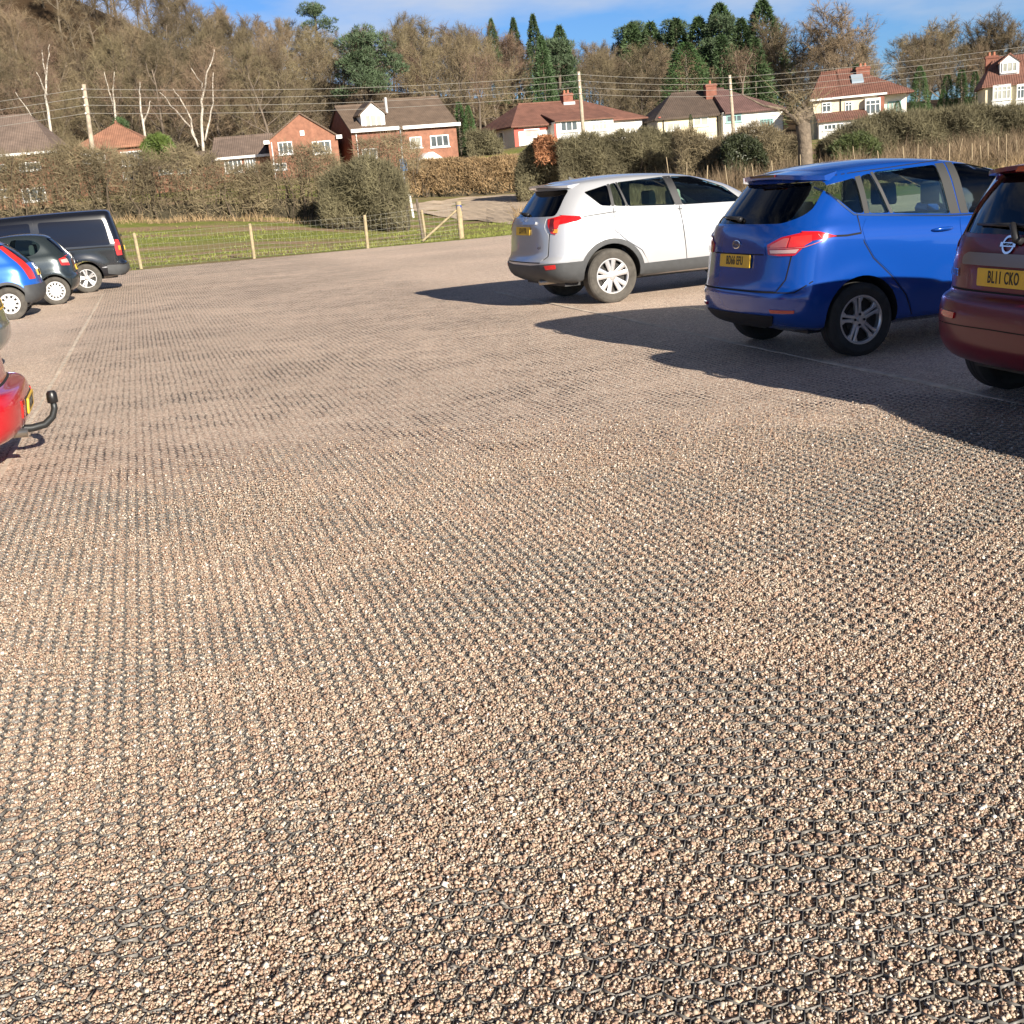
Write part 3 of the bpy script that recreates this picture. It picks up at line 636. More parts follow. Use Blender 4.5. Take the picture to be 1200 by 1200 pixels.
# red roofed semi
h = House('cream_house', 'cream house with a red roof, skylight and white bay window above the right hedge', 'house', (953, 116), 108, -11, (1036, 114), 5.2, 8.5)
h.wall(R_CREAM); hr_ = 3.6
xm = h.fp(985, 116)[0]
r = h.roof(T_RED, 'hip', 2.3, x0=0, x1=xm - .06, hl=1.0, hr=0); r2 = h.roof(T_RED, 'hip', 2.4, x0=xm + .2, x1=h.W + 2.1, hl=0, hr=4.2, name='right_roof', h=5.18)
h.strip('fascia', (-.3, -.42, 5.0), (h.W + .2, -.36, 5.16), W_WHITE); h.pipe(xm, PIPE_B)
h.pxwin(963, 120, 974, 132, nx=2, ny=2); h.pxwin(990, 119, 999, 131, nx=2, ny=2); h.pxwin(1013, 117, 1031, 134, nx=3, ny=2, bay=.5)
h.wall(B_RED, x0=h.W - .5, x1=h.W + .003, y0=-.2, y1=-.004, h=5.0, name='brick_pier'); h.wall(R_WHITE, x0=h.W + .01, x1=h.W + 2.0, y0=1.0, y1=8, h=5.0, name='set_back_wall')
h.pxwin(1042, 118, 1058, 131, nx=3, y=1.0, frame=W_TEAL, pane=PANE_P)
l1, l2 = h.fp(957, 140)[0], h.fp(1012, 140)[0]; zz = h.fp(957, 145)[1]
h.wall(R_WHITE, x0=l1, x1=l2, y0=-2.6, y1=-.004, h=zz, name='lean_to_wall'); h.roof(T_RED, 'lean', .75, x0=l1, x1=l2, y0=-2.6, y1=-.004, h=zz + .1, name='lean_to_roof')
h.pxwin(962, 146, 986, 153, nx=5, y=-2.6); h.pxwin(990, 146, 1008, 153, nx=4, y=-2.6); h.strip('grey_lean_to_side', (l1 - .07, -2.58, -4), (l1 - .003, -.1, zz + .3), R_GREY)
h.chimney(r2, h.fp(1011, 90, 3.5)[0], 3.6, 5.6, 7.65, 1.15, .9, B_RED, 2)
sx, sz = h.fp(1006, 98, 2.3); MB().add([(sx - .6, 1.75, 6.40), (sx + .4, 1.75, 6.40), (sx + .4, 2.95, 7.06), (sx - .6, 2.95, 7.06), (sx - .6, 1.75, 6.1), (sx + .4, 1.75, 6.1), (sx + .4, 2.95, 6.8), (sx - .6, 2.95, 6.8)], [(0, 1, 2, 3), (0, 4, 5, 1), (1, 5, 6, 2), (2, 6, 7, 3), (3, 7, 4, 0)]).build('skylight', mat('skylight_glass', (.35, .42, .48), .08, spec=.9), r2)
# far right house
h = House('dormer_house', 'red roofed house with a small white dormer at the top right corner', 'house', (1155, 100), 104, -17, (1262, 96), 5.2, 7)
h.wall(R_CREAM); r = h.roof(T_RED, 'hip', 2.25, hl=.9, hr=2, ov=.3)
h.wall(B_RED, x0=-.0, x1=h.W, y0=-.06, y1=-.003, h=2.9, name='brick_band'); h.pxwin(1163, 101, 1184, 117, nx=4, ny=2, bay=.3, pane=PANE_P); h.pxwin(1191, 100, 1204, 116, nx=3, ny=2, bay=.3)
for q in ((1163, 126, 1184, 138), (1192, 125, 1206, 138)): h.pxwin(*q, nx=3)
h.chimney(r, h.fp(1162, 75, 3.6)[0], 3.7, 5.8, 7.7, 1.0, .9, B_RED, 2)
dx = h.fp(1183, 83, 1.0)[0]
mb = MB().prism([(dx - .75, 5.3), (dx + .75, 5.3), (dx + .75, 6.95), (dx, 7.5), (dx - .75, 6.95)], 1.0, 3.6, 'xz'); dm = mb.build('dormer', W_WHITE, h.t); h.window(dx, 6.5, 1.2, .8, nx=3, y=.98, pane=PANE_P)
MB().prism([(dx - .92, 6.92), (dx, 7.65), (dx + .92, 6.92), (dx + .87, 6.82), (dx, 7.51), (dx - .87, 6.82)], .9, 3.7, 'xz').build('dormer_roof', T_RED, dm)
# ------------------------------------------------------------------ vegetation
def tris(P, D, Ln, W, rng, bend=None):
    """thin triangles: base points P, unit dirs D, lengths, widths"""
    n = len(P); R = rng.normal(size=(n, 3)); S = np.cross(D, R); S /= np.linalg.norm(S, axis=1)[:, None] + 1e-9
    S *= (W * .5)[:, None]
    V = np.stack([P - S, P + S, P + D * Ln[:, None]], 1).reshape(-1, 3)
    return V, np.arange(n * 3).reshape(-1, 3)
def unit(a): return a / (np.linalg.norm(a, axis=-1, keepdims=True) + 1e-9)
BARK = mat('grey_brown_bark', (0.17, 0.135, 0.10), 0.9, var=0.35, scale=1.2, rnd=0.25)
BARK_W = mat('white_birch_bark', (0.54, 0.49, 0.41), 0.8, var=0.3, scale=2.5)
TWIG = mat('brown_winter_twigs', (0.175, 0.134, 0.078), 0.85, var=0.3, scale=0.35, rnd=0.42)
TWIG_P = mat('purple_brown_birch_twigs', (0.175, 0.115, 0.078), 0.85, var=0.25, scale=0.5, rnd=0.18)
NEEDLE = mat('dark_green_needles', (0.05, 0.085, 0.03), 0.7, var=0.45, scale=0.8, rnd=0.2)
PINE = mat('blue_green_pine_needles', (0.07, 0.105, 0.05), 0.7, var=0.35, scale=0.7)
CYPRESS = mat('mid_green_cypress_foliage', (0.055, 0.105, 0.03), 0.7, var=0.45, scale=0.9, rnd=0.15)
LIME = mat('yellow_green_foliage', (0.10, 0.145, 0.03), 0.6, var=0.3, scale=1.5)
OLIVE = mat('olive_evergreen_leaves', (0.085, 0.11, 0.035), 0.6, var=0.35, scale=1.5)

def bare_tree_meshes(seed, H, spread=0.42, weep=0.0, twigw=0.045, trunk_r=0.2, bare=0.18, ntwig=9, dome=False):
    rng = np.random.default_rng(seed); mb = MB(); TP, TD, TL, TW = [], [], [], []
    def line(p, d, L_, n, wob, up):
        pts = [p]; d = unit(d)
        for i in range(n):
            d = unit(d + rng.normal(size=3) * wob + np.array([0, 0, up])); p = p + d * L_ / n; pts.append(p)
        return np.array(pts)
    trunk = line(np.array([0, 0, -0.3]), np.array([rng.normal() * .05, rng.normal() * .05, 1.0]), H * (.66 if dome else .82), 8, .06, .05)
    mb.tube(trunk, np.linspace(trunk_r, trunk_r * .22, 9), 6)
    n1 = 13
    for i in range(n1):
        t = bare + (1 - bare) * (i + rng.random() * .6) / n1; k = min(int(t * 8), 7); p = trunk[k] + (trunk[k + 1] - trunk[k]) * (t * 8 - k)
        az = i * 2.4 + rng.normal() * .4; inc = rad(28 + 42 * (1 - t)) + rng.normal() * .1
        L1 = H * spread * ((.98 - .40 * t) if dome else (1.05 - .62 * t)) * rng.uniform(.8, 1.15)
        if dome: inc = rad(12 + 58 * (1 - t)) + rng.normal() * .12
        l1 = line(p, np.array([math.cos(az) * math.sin(inc), math.sin(az) * math.sin(inc), math.cos(inc)]), L1, 5, .14, .07)
        mb.tube(l1, np.linspace(trunk_r * .42 * (1.1 - .6 * t), .02, 6), 4, cap=False)
        for j in range(7):
            u = .25 + .75 * (j + rng.random() * .7) / 7; k = min(int(u * 5), 4); p2 = l1[k] + (l1[k + 1] - l1[k]) * (u * 5 - k)
            d2 = unit(unit(l1[k + 1] - l1[k]) + rng.normal(size=3) * .65 + np.array([0, 0, .18]))
            L2 = L1 * rng.uniform(.3, .5) * (1.1 - .5 * u)
            l2 = line(p2, d2, L2, 4, .2, .05)
            mb.tube(l2, np.linspace(.035, .014, 5), 3, cap=False)
            for q in range(6):
                v = (q + rng.random()) / 6; k = min(int(v * 4), 3); p3 = l2[k] + (l2[k + 1] - l2[k]) * (v * 4 - k)
                d3 = unit(unit(l2[k + 1] - l2[k]) + rng.normal(size=3) * .6 + np.array([0, 0, .12 - weep * .5])); L3 = rng.uniform(.7, 1.4) * H / 15
                TP.append(p3); TD.append(d3); TL.append(L3); TW.append(twigw * 1.25)
                for w in range(ntwig):
                    s_ = rng.random(); TP.append(p3 + d3 * L3 * s_); TD.append(unit(d3 + rng.normal(size=3) * .7 + np.array([0, 0, .1 - weep]))); TL.append(rng.uniform(.4, .95) * H / 15 * (1 + weep)); TW.append(twigw * rng.uniform(.6, 1.0))
    V, F = tris(np.array(TP), np.array(TD), np.array(TL), np.array(TW), rng)
    return mb.mesh('trunk', True, fix=False), mesh_np('crown', V, F)
def tree_thing(name, label, cat, tm, cm_, mt, mc, group=None):
    t = thing(name, label, cat, (0, 0, 0), 0, group)
    link('trunk', tm, t, mt); link('crown', cm_, t, mc); return t
def leaf_cloud(C, Rr, n, size, rng, up=0.0, out=0.6, aspect=.45, flat=None):
    """leaf-size triangles near the surface of ellipsoid lumps C (k,3), radii Rr (k,3)"""
    k = len(C); idx = rng.integers(0, k, n) if not hasattr(n, '__len__') else np.repeat(np.arange(k), n)
    m = len(idx); u = unit(rng.normal(size=(m, 3))); rr = rng.uniform(.55, 1.05, (m, 1)) ** .6
    P = C[idx] + u * Rr[idx] * rr
    D = unit(u * out + rng.normal(size=(m, 3)) * .55 + np.array([0, 0, up]))
    return tris(P, D, rng.uniform(.6, 1.3, m) * size, rng.uniform(.6, 1.2, m) * size * aspect, rng)
def merge(parts):
    Vs, Fs, b = [], [], 0
    for V, F in parts: Vs.append(V); Fs.append(F + b); b += len(V)
    return np.concatenate(Vs), np.concatenate(Fs)

_rng = np.random.default_rng(11)
# leafless woodland: prototypes, then copies over the hill
WOOD_LABEL = 'bare brown winter tree in the dense leafless wood covering the hillside'
protos = []
for i, (H_, sp_, tw) in enumerate(((15, .42, .03), (16.5, .38, .03), (13.5, .48, .03), (17, .46, .032), (14.5, .42, .03), (12, .52, .03))):
    tm, cm_ = bare_tree_meshes(100 + i, H_, sp_, 0, tw, .21, .2 if i % 2 else .12, 17, i % 3 == 0)
    protos.append(tree_thing('bare_tree', WOOD_LABEL, 'tree', tm, cm_, BARK, TWIG, 'leafless trees of the hillside wood'))
for i in range(2):
    tm, cm_ = bare_tree_meshes(140 + i, 15, .34, .35, .028, .15, .25, 18)
    protos.append(tree_thing('bare_birch', 'purple brown leafless birch among the trees of the hillside wood', 'tree', tm, cm_, BARK, TWIG_P, 'purple brown birches of the hillside wood'))
used = [False] * len(protos)
def plant(k, x, y, sc, z=None):
    zz = float(tz(x, y)) if z is None else z
    if not used[k]:
        used[k] = True; o = protos[k]; o.location = (x, y, zz); o.rotation_euler = (0, 0, _rng.uniform(0, 6.28)); o.scale = (sc, sc, sc); return o
    return dup(protos[k], (x, y, zz), _rng.uniform(0, 6.28), sc)
def pxof(p):
    v = np.array(p) - np.array([0, 0, EYE]); return 600 + FPX * (v @ _rt) / (v @ _f), 600 - FPX * (v @ _up) / (v @ _f)
# keep-out for the clear sky gaps at the right
KEEP = [(776, 830, 140), (390, 465, 150), (628, 668, 180), (548, 552, 126), (1060, 1145, 128), (884, 902, 172)]
spots = []
tries = 0
TOPS = [(-60, -420), (150, -240), (215, -60), (245, -8), (265, 2), (290, 14), (320, 16), (350, 24), (385, 34), (420, 36), (450, 16), (480, 12), (520, 20), (560, 22), (600, 34), (640, 44), (690, 48), (740, 48), (790, 50), (850, 48), (900, 40), (940, 60), (960, 40), (1260, 40)]
while len(spots) < 300 and tries < 20000:
    tries += 1
    y = _rng.uniform(126, 278); x = _rng.uniform(-0.50 * y - 8, 0.47 * y + 8)
    if y < 134 and x > 12: continue
    if x / y > 0.235 and y < 150: continue
    if x / y > 0.24 and _rng.random() < .45: continue
    u_ = pxof((x, y, float(tz(x, y)) + 6))[0]
    if any(a - 40 < u_ < b + 40 and y < Y_ + 3 for a, b, Y_ in KEEP): continue
    if any((x - a) ** 2 + (y - b) ** 2 < (4.6 + max(0, y - 190) * .02) ** 2 for a, b in spots): continue
    spots.append((x, y))
for x, y in spots:
    k = int(_rng.integers(0, 6))
    u = pxof((x, y, float(tz(x, y)) + 8))[0]
    if (480 < u < 620 and _rng.random() < .3) or (u < 150 and _rng.random() < .10): k = 6 + int(_rng.integers(0, 2))
    base = (15, 16.5, 13.5, 17, 14.5, 12, 15, 15)[k]
    sc = _rng.uniform(.82, 1.1)
    # keep the skyline of the wood: shorten what would stand above it
    top = np.interp(u, [a for a, b in TOPS], [b for a, b in TOPS])
    z0 = float(tz(x, y)); zt = at(u, top, y)[2]
    sc = min(sc, (zt - z0) / base)
    if sc < .42: continue
    plant(k, x, y, sc)
print('wood', len(spots))
# big round crowned trees against the sky at the right
tm, cm_ = bare_tree_meshes(301, 17, .58, 0, .042, .30, .2, 26, True)
big = None
for px_, top, Y, wdt, lab in ((985, -6, 172, 1.25, 'large spreading bare tree rising against the sky right of the tall spruce'), (930, 8, 178, 1.05, 'bare tree with a round crown just right of the tall spruce'), (1088, 12, 176, 1.2, 'round crowned bare tree standing alone against the sky'),
                             (1150, 8, 178, 1.15, 'bare tree against the sky left of the dormer house'), (1196, 6, 174, 1.2, 'bare tree against the sky above the dormer house'), (1236, 4, 180, 1.0, 'bare tree against the sky beyond the right edge')):
    p = at(px_, top, Y); z0 = float(tz(p[0], Y)); sc = (p[2] - z0) / 17
    if big is None: big = tree_thing('bare_tree', lab, 'tree', tm, cm_, BARK, TWIG); big.location = (p[0], Y, z0); big.scale = (sc * wdt,) * 2 + (sc,); 
    else: dup(big, (p[0], Y, z0), _rng.uniform(0, 6), (sc * wdt, sc * wdt, sc), lab)

# white stemmed birches by the houses
def birch(seed, pts, Y, label, twigs=1500, bark=None):
    """pts: list of stems, each a list of (px,py) from the foot up"""
    rng = np.random.default_rng(seed); base = at(*pts[0][0], Y); base[2] = tz(base[0], Y)
    t = thing('birch_tree', label, 'tree', base); mb = MB(); P, D = [], []
    for s in pts:
        q = [at(a, b, Y + rng.normal() * .15) - base for a, b in s]
        if s[0] == pts[0][0]: q[0] = np.array([0, 0, -.2])
        q = [Vector(v) for v in q]; dense = []
        for i in range(len(q) - 1):
            for k in range(3): dense.append(q[i].lerp(q[i + 1], k / 3) + Vector(rng.normal(size=3) * .05) * (i + k > 0))
        dense.append(q[-1]); r0 = .16 if s[0] == pts[0][0] else .10
        mb.tube(dense, np.linspace(r0, .03, len(dense)), 6)
        for i in range(twigs // len(pts)):
            u = rng.uniform(.35, 1.15); j = min(int(u * (len(dense) - 1)), len(dense) - 2)
            P.append(np.array(dense[j]) + rng.normal(size=3) * np.array([.7, .7, .5]) * (.35 + u * .7)); D.append(unit(np.array([rng.normal() * .5, rng.normal() * .5, .55 + rng.normal() * .5])))
    mb.build('trunk', bark or BARK_W, t, True)
    n = len(P); V, F = tris(np.array(P), np.array(D), rng.uniform(.4, 1.1, n), rng.uniform(.016, .034, n), rng)
    link('crown', mesh_np('crown', V, F), t, TWIG_P); return t
birch(1, [[(237, 176), (236, 150), (238, 118), (240, 92), (249, 70), (251, 58)], [(240, 165), (246, 140), (250, 112), (250, 85)], [(232, 172), (224, 150), (206, 130), (187, 108)], [(228, 160), (224, 140), (212, 118), (203, 104)], [(238, 110), (236, 98), (224, 80)]], 112, 'tall white birch with several pale stems fanning out, left of the gabled brick house', 2600)
birch(2, [[(61, 176), (59, 150), (55, 120), (53, 95), (57, 70), (58, 52)], [(57, 170), (45, 155), (33, 130), (18, 108)], [(55, 112), (50, 100), (42, 84)], [(55, 100), (51, 75), (49, 58)]], 112, 'white birch with a purple haze of twigs beside the far left roof', 1900)
birch(3, [[(136, 160), (135, 130), (132, 105), (134, 84)], [(135, 130), (128, 108), (122, 84)]], 125, 'slim pale birch rising behind the orange pyramid roof', 900)
birch(4, [[(169, 162), (167, 140), (164, 112), (164, 96)], [(168, 145), (174, 128), (176, 118)]], 122, 'slim pale birch beside the bright green shrub', 500)
birch(5, [[(562, 148), (561, 120), (558, 95), (556, 62)], [(561, 120), (566, 92), (570, 66)]], 138, 'thin pale birch behind the gap between the dormer house and the white bungalow', 1700, BARK)
birch(6, [[(868, 128), (870, 100), (874, 76), (882, 62)], [(870, 100), (864, 80), (862, 60)]], 150, 'bare pale stemmed tree behind the plum roof', 1500, BARK)

# evergreens
def conifer(seed, H, R, m, n=5200, lean=.25, size=.42, power=1.0, ragged=.25, base=.06):
    rng = np.random.default_rng(seed); P, D = [], []
    for i in range(n):
        u = base + (1 - base) * rng.random() ** 1.15; w = R * (1 - u) ** power * (1 + ragged * math.sin(u * 46 + 2.2 * math.sin(rng.integers(0, 5))) * .6)
        a = rng.random() * 6.283; lob = 1 + ragged * .7 * math.sin(a * 5 + u * 17) ; r = w * lob * rng.uniform(.35, 1.0) ** .5
        P.append((math.cos(a) * r, math.sin(a) * r, u * H - r * lean)); D.append((math.cos(a), math.sin(a), rng.normal() * .5 - lean * .6 + .25))
    P = np.array(P); D = unit(np.array(D) + rng.normal(size=(n, 3)) * .35)
    V, F = tris(P, D, rng.uniform(.5, 1.3, n) * size, rng.uniform(.5, 1.1, n) * size * .42, rng)
    tm = MB().tube([(0, 0, -.4), (0, 0, H * .5), (0, 0, H * .98)], [H * .016 + .05, H * .009 + .03, .02], 7).mesh('trunk', True, fix=False)
    return tm, mesh_np('crown', V, F)
def put(px_, top, Y, proto, H, label, name='conifer', cat='tree', wd=1.0, foot=None):
    p = at(px_, top, Y); z0 = float(tz(p[0], Y)) if foot is None else at(px_, foot, Y)[2]; sc = (p[2] - z0) / H
    tm, cm_, mt, mc = proto
    t = tree_thing(name, label, cat, tm.copy() if tm.users else tm, cm_.copy() if cm_.users else cm_, None if tm.users else mt, None if cm_.users else mc) if False else None
    t = thing(name, label, cat, (p[0], Y, z0), _rng.uniform(0, 6.28)); t.scale = (sc * wd, sc * wd, sc)
    for nm, me, m_ in (('trunk', tm, mt), ('crown', cm_, mc)):
        if not me.materials: me.materials.append(m_)
        link(nm, me, t)
    return t
sp1 = (*conifer(21, 16, 6.0, NEEDLE, lean=.40, ragged=.28, power=.62, n=11000, size=.62), BARK, NEEDLE)
sp2 = (*conifer(22, 14, 4.3, NEEDLE, lean=.35, ragged=.32, power=.66, n=8000, size=.58), BARK, NEEDLE)
for a in ((893, 0, 186, sp1, 16, 'tall dark spruce with tiered branches breaking the skyline'), (843, 4, 188, sp1, 16, 'dark spruce left of the tallest spruce on the skyline', ), (868, 22, 182, sp2, 14, 'smaller dark conifer between the two tall spruces'),
          (818, 20, 190, sp2, 14, 'narrow dark conifer at the left of the spruce clump'), (792, 22, 192, sp2, 14, 'spiky dark conifer on the skyline above the round cypress'), (762, 26, 196, sp2, 14, 'spiky conifer on the skyline left of the round cypress'),
          (740, 28, 196, sp1, 16, 'broad low conifer on the skyline above the red bungalow roof'), (624, 17, 215, sp2, 14, 'pointed dark conifer on the skyline above the white bungalow', 'conifer', 'tree', .6), (601, 21, 218, sp2, 14, 'thin pointed conifer on the skyline left of its darker neighbour', 'conifer', 'tree', .55), (575, 22, 215, sp1, 16, 'dark conifer showing behind bare trees on the skyline', 'conifer', 'tree', .5),
          (655, 30, 180, sp1, 16, 'dark green conifer in the wood above the bungalow chimney', 'conifer', 'tree', .7), (634, 42, 165, sp2, 14, 'fresh green conifer in the wood left of the bungalow chimney', 'conifer', 'tree', .65), (845, 40, 172, sp2, 14, 'dark conifer standing in the wood below the skyline spruces'), (884, 44, 170, sp2, 14, 'dark conifer in shadow under the tallest spruce'),
          (1003, 75, 150, sp2, 14, 'dark evergreen behind the cream house chimney')):
    put(*a)
cyp = (*conifer(31, 9, 3.1, CYPRESS, n=7000, lean=.05, size=.34, power=.52, ragged=.12, base=.0), BARK, CYPRESS)
cyn = (*conifer(32, 7, 1.0, CYPRESS, n=3200, lean=.02, size=.28, power=.4, ragged=.1, base=.0), BARK, CYPRESS)
put(803, 50, 140, cyp, 9, 'large rounded green cypress behind the dark roofed houses', 'cypress', foot=121, wd=1.5)
put(548, 124, 122, cyp, 9, 'green rounded evergreen at the right end of the dormer house', 'cypress', foot=186, wd=.55)
put(537, 120, 124, cyn, 7, 'slim green evergreen against the right wall of the dormer house', 'cypress', foot=184)
put(1110, 88, 117, cyn, 7, 'upright green cypress left of the dormer house', 'cypress', foot=132, wd=1.5)
put(1127, 82, 116, cyn, 7, 'dark cypress column beside the dormer house', 'cypress', foot=130, wd=1.35)
put(1143, 84, 114, cyn, 7, 'dark cypress column nearest the dormer house wall', 'cypress', foot=130, wd=1.2)
put(1078, 78, 124, cyp, 9, 'broad dark evergreen right of the cream house', 'cypress', foot=132, wd=.8)
put(1106, 106, 110, cyp, 9, 'low bushy green shrub in front of the cypresses', 'shrub', 'shrub', foot=134, wd=1.05)
put(1052, 118, 106, cyp, 9, 'small dark hedge bush below the cream house porch', 'shrub', 'shrub', foot=133, wd=1.3)
put(1078, 119, 105, cyp, 9, 'clipped dark bush beside the green shrub', 'shrub', 'shrub', foot=133, wd=1.3)
put(809, 134, 109, cyn, 7, 'small yellow green column cypress against the cream front wall', 'cypress', foot=152, wd=1.1).children[1].material_slots[0].link = 'OBJECT'
def pine(seed, px_, top, Y, foot, spread, label, n=42):
    rng = np.random.default_rng(seed); p = at(px_, top, Y); z0 = at(px_, foot, Y)[2]; H_ = p[2] - z0
    C, R_ = [], []
    for i in range(n):
        u = rng.random(); a = rng.random() * 6.28; r = spread * (1 - .55 * u) * rng.uniform(.15, 1.0)
        C.append((math.cos(a) * r - (1 - u) * 0.0, math.sin(a) * r, H_ * (.22 + .74 * u) - r * .12)); R_.append((rng.uniform(.8, 1.5), rng.uniform(.8, 1.5), rng.uniform(.4, .7)))
    C = np.array(C); R_ = np.array(R_)
    V, F = leaf_cloud(C, R_, n * 230, .42, rng, up=.5, out=.8, aspect=.30)
    t = thing('pine_tree', label, 'tree', (p[0], Y, z0)); mb = MB().tube([(0, 0, -1), (.1, 0, H_ * .5), (0, 0, H_ * .95)], [.28, .2, .05], 8)
    for c in C: mb.tube([(0, 0, max(.2, c[2] - np.hypot(c[0], c[1]) * .3)), tuple(c)], [.08, .03], 4, cap=False)
    mb.build('trunk', BARK, t, True); link('crown', mesh_np('crown', V, F), t, PINE); return t
pine(41, 424, 28, 150, 128, 5.4, 'broad blue green pine standing out of the bare wood behind the dormer house', 52)
pine(42, 366, 0, 225, 42, 4.2, 'green pine rising above the skyline left of the big pine', 20)
pine(43, 652, 46, 178, 118, 4.4, 'shaggy pine in the wood above the bungalow chimney', 30)
pine(44, 842, 18, 186, 80, 4.0, 'pale green pine in the skyline clump of conifers', 24)
pine(45, 745, 26, 200, 60, 4.5, 'wide pine on the skyline right of the middle pole', 22)
pine(46, 790, 24, 198, 60, 4.2, 'pale pine on the skyline above the round cypress', 20)

# shrubs and hedges: twigs, stems and leaves filling a volume
TW_HEDGE = mat('olive_brown_hedge_twigs', (0.20, 0.16, 0.092), 0.85, var=0.45, scale=0.6, detail=6)
TW_GREEN = mat('green_brown_hedge_twigs', (0.152, 0.134, 0.074), 0.85, var=0.42, scale=0.8, detail=6)
TW_BEECH = mat('tan_beech_hedge_leaves', (0.30, 0.205, 0.105), 0.8, var=0.45, scale=1.2, detail=6)
TW_RUSSET = mat('russet_dead_leaves', (0.30, 0.135, 0.062), 0.8, var=0.35, scale=1.5)
TW_STRAW = mat('dead_straw_grass', (0.30, 0.21, 0.11), 0.8, var=0.3, scale=1.5)
STEM = mat('dark_hedge_stems', (0.10, 0.075, 0.05), 0.9, var=0.3, scale=2)
SHADE = mat('hedge_core_shade', (0.055, 0.045, 0.026), 0.95, var=0.4, scale=1.5)  # dark core colour standing in for the shade inside a hedge
def hedge(name, label, cat, line, Y, width, n, m, size=(.45, .03), top_rough=.3, seed=0, up=.5, core=True, stems=0, dens_low=1.0, aspect=None, core_h=.8, gaps=0.0):
    """line: list of (px, top py, foot py or None) from left to right; a volume of twigs following it"""
    rng = np.random.default_rng(seed); pts = []
    for row in line:
        px_, tp, ft = row[:3]; yy = row[3] if len(row) > 3 else Y
        p = at(px_, tp, yy); z0 = float(tz(p[0], yy)) if ft is None else at(px_, ft, yy)[2]
        pts.append((p[0], yy, z0, p[2]))
    pts = np.array(pts); seg = np.r_[0, np.cumsum(np.hypot(np.diff(pts[:, 0]), np.diff(pts[:, 1])))]
    o = pts[0, :3].copy(); t = thing(name, label, cat, o)
    def loc(s): return [np.interp(s, seg, pts[:, k]) for k in range(4)]
    s = rng.uniform(0, seg[-1], n)
    if gaps:
        g = np.sin(s * 1.7 + 2 * np.sin(s * .43)) ; s = np.where((g > .55) & (rng.random(n) < gaps), rng.uniform(0, seg[-1], n), s)
    x, y, zb, zt = loc(s)
    bump = top_rough * (np.sin(s * 1.3 + seed) * .5 + np.sin(s * 3.7 + 1) * .3 + np.sin(s * 9.1) * .2)
    hgt = zt - zb + bump; u = rng.random(n) ** (1 / (1 + .6 * dens_low)) if dens_low >= 0 else rng.random(n)
    prof = np.clip(np.sqrt(np.clip(1 - (np.abs(u - .35) / .68) ** 3, 0, 1)), .3, 1)
    off = np.sign(rng.normal(size=n)) * rng.random(n) ** .45 * width / 2 * prof * (1 + .25 * np.sin(s * 2.3 + u * 5))
    P = np.stack([x - o[0], y + off - o[1], zb - o[2] + u * hgt + .02], 1)
    D = unit(np.stack([rng.normal(size=n) * .75, np.sign(off) * rng.random(n) * .8 + rng.normal(size=n) * .3, up + rng.normal(size=n) * .6], 1))
    L_ = rng.uniform(.4, 1.2, n) * size[0]; W = rng.uniform(.5, 1.2, n) * size[1]
    V, F = tris(P, D, L_, W, rng)
    link('twigs', mesh_np('twigs', V, F), t, m)
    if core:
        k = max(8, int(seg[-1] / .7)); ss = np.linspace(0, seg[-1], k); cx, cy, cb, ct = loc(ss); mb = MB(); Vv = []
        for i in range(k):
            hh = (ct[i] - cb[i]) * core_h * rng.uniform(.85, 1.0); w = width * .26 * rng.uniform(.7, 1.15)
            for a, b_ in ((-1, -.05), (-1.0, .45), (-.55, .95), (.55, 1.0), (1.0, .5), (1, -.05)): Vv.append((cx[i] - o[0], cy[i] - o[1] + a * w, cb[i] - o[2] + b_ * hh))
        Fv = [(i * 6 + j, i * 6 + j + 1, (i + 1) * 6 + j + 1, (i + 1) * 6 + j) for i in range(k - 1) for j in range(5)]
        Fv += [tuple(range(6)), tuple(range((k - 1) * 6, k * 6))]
        mb.add(Vv, Fv); mb.build('shade_core', SHADE, t)
    if stems:
        mb = MB()
        for i in range(stems):
            q = rng.uniform(0, seg[-1]); X, Y_, B, T = loc(q); h_ = (T - B) * rng.uniform(.6, 1.02); f = Vector((X - o[0], Y_ - o[1] + rng.normal() * width * .2, B - o[2] - .1)); pp = [f]
            for k in range(4): f = f + Vector((rng.normal() * .16, rng.normal() * .12, h_ / 4)); pp.append(f)
            mb.tube(pp, np.linspace(rng.uniform(.025, .06), .012, 5), 4, cap=False)
        mb.build('stems', STEM, t, True)
    return t
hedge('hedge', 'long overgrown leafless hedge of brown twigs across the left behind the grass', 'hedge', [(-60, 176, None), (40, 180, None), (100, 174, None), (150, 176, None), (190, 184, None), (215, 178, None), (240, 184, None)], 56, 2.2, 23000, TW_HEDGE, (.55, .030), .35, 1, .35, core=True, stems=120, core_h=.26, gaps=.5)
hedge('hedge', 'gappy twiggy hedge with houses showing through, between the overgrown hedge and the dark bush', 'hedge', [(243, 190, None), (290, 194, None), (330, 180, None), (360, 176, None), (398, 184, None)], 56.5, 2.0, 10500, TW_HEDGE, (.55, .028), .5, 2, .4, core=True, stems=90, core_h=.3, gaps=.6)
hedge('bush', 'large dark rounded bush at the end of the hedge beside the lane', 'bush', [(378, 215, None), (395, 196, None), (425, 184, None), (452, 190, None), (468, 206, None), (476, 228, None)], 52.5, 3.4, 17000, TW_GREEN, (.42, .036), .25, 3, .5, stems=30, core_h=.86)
hedge('hedge', 'clipped tan beech hedge along the far side of the lane', 'hedge', [(468, 190, 232), (500, 188, 231), (540, 187, 229), (575, 185, 228), (606, 183, 227)], 84, 1.7, 24000, TW_BEECH, (.30, .062), .10, 4, .6, stems=70, core_h=.9)
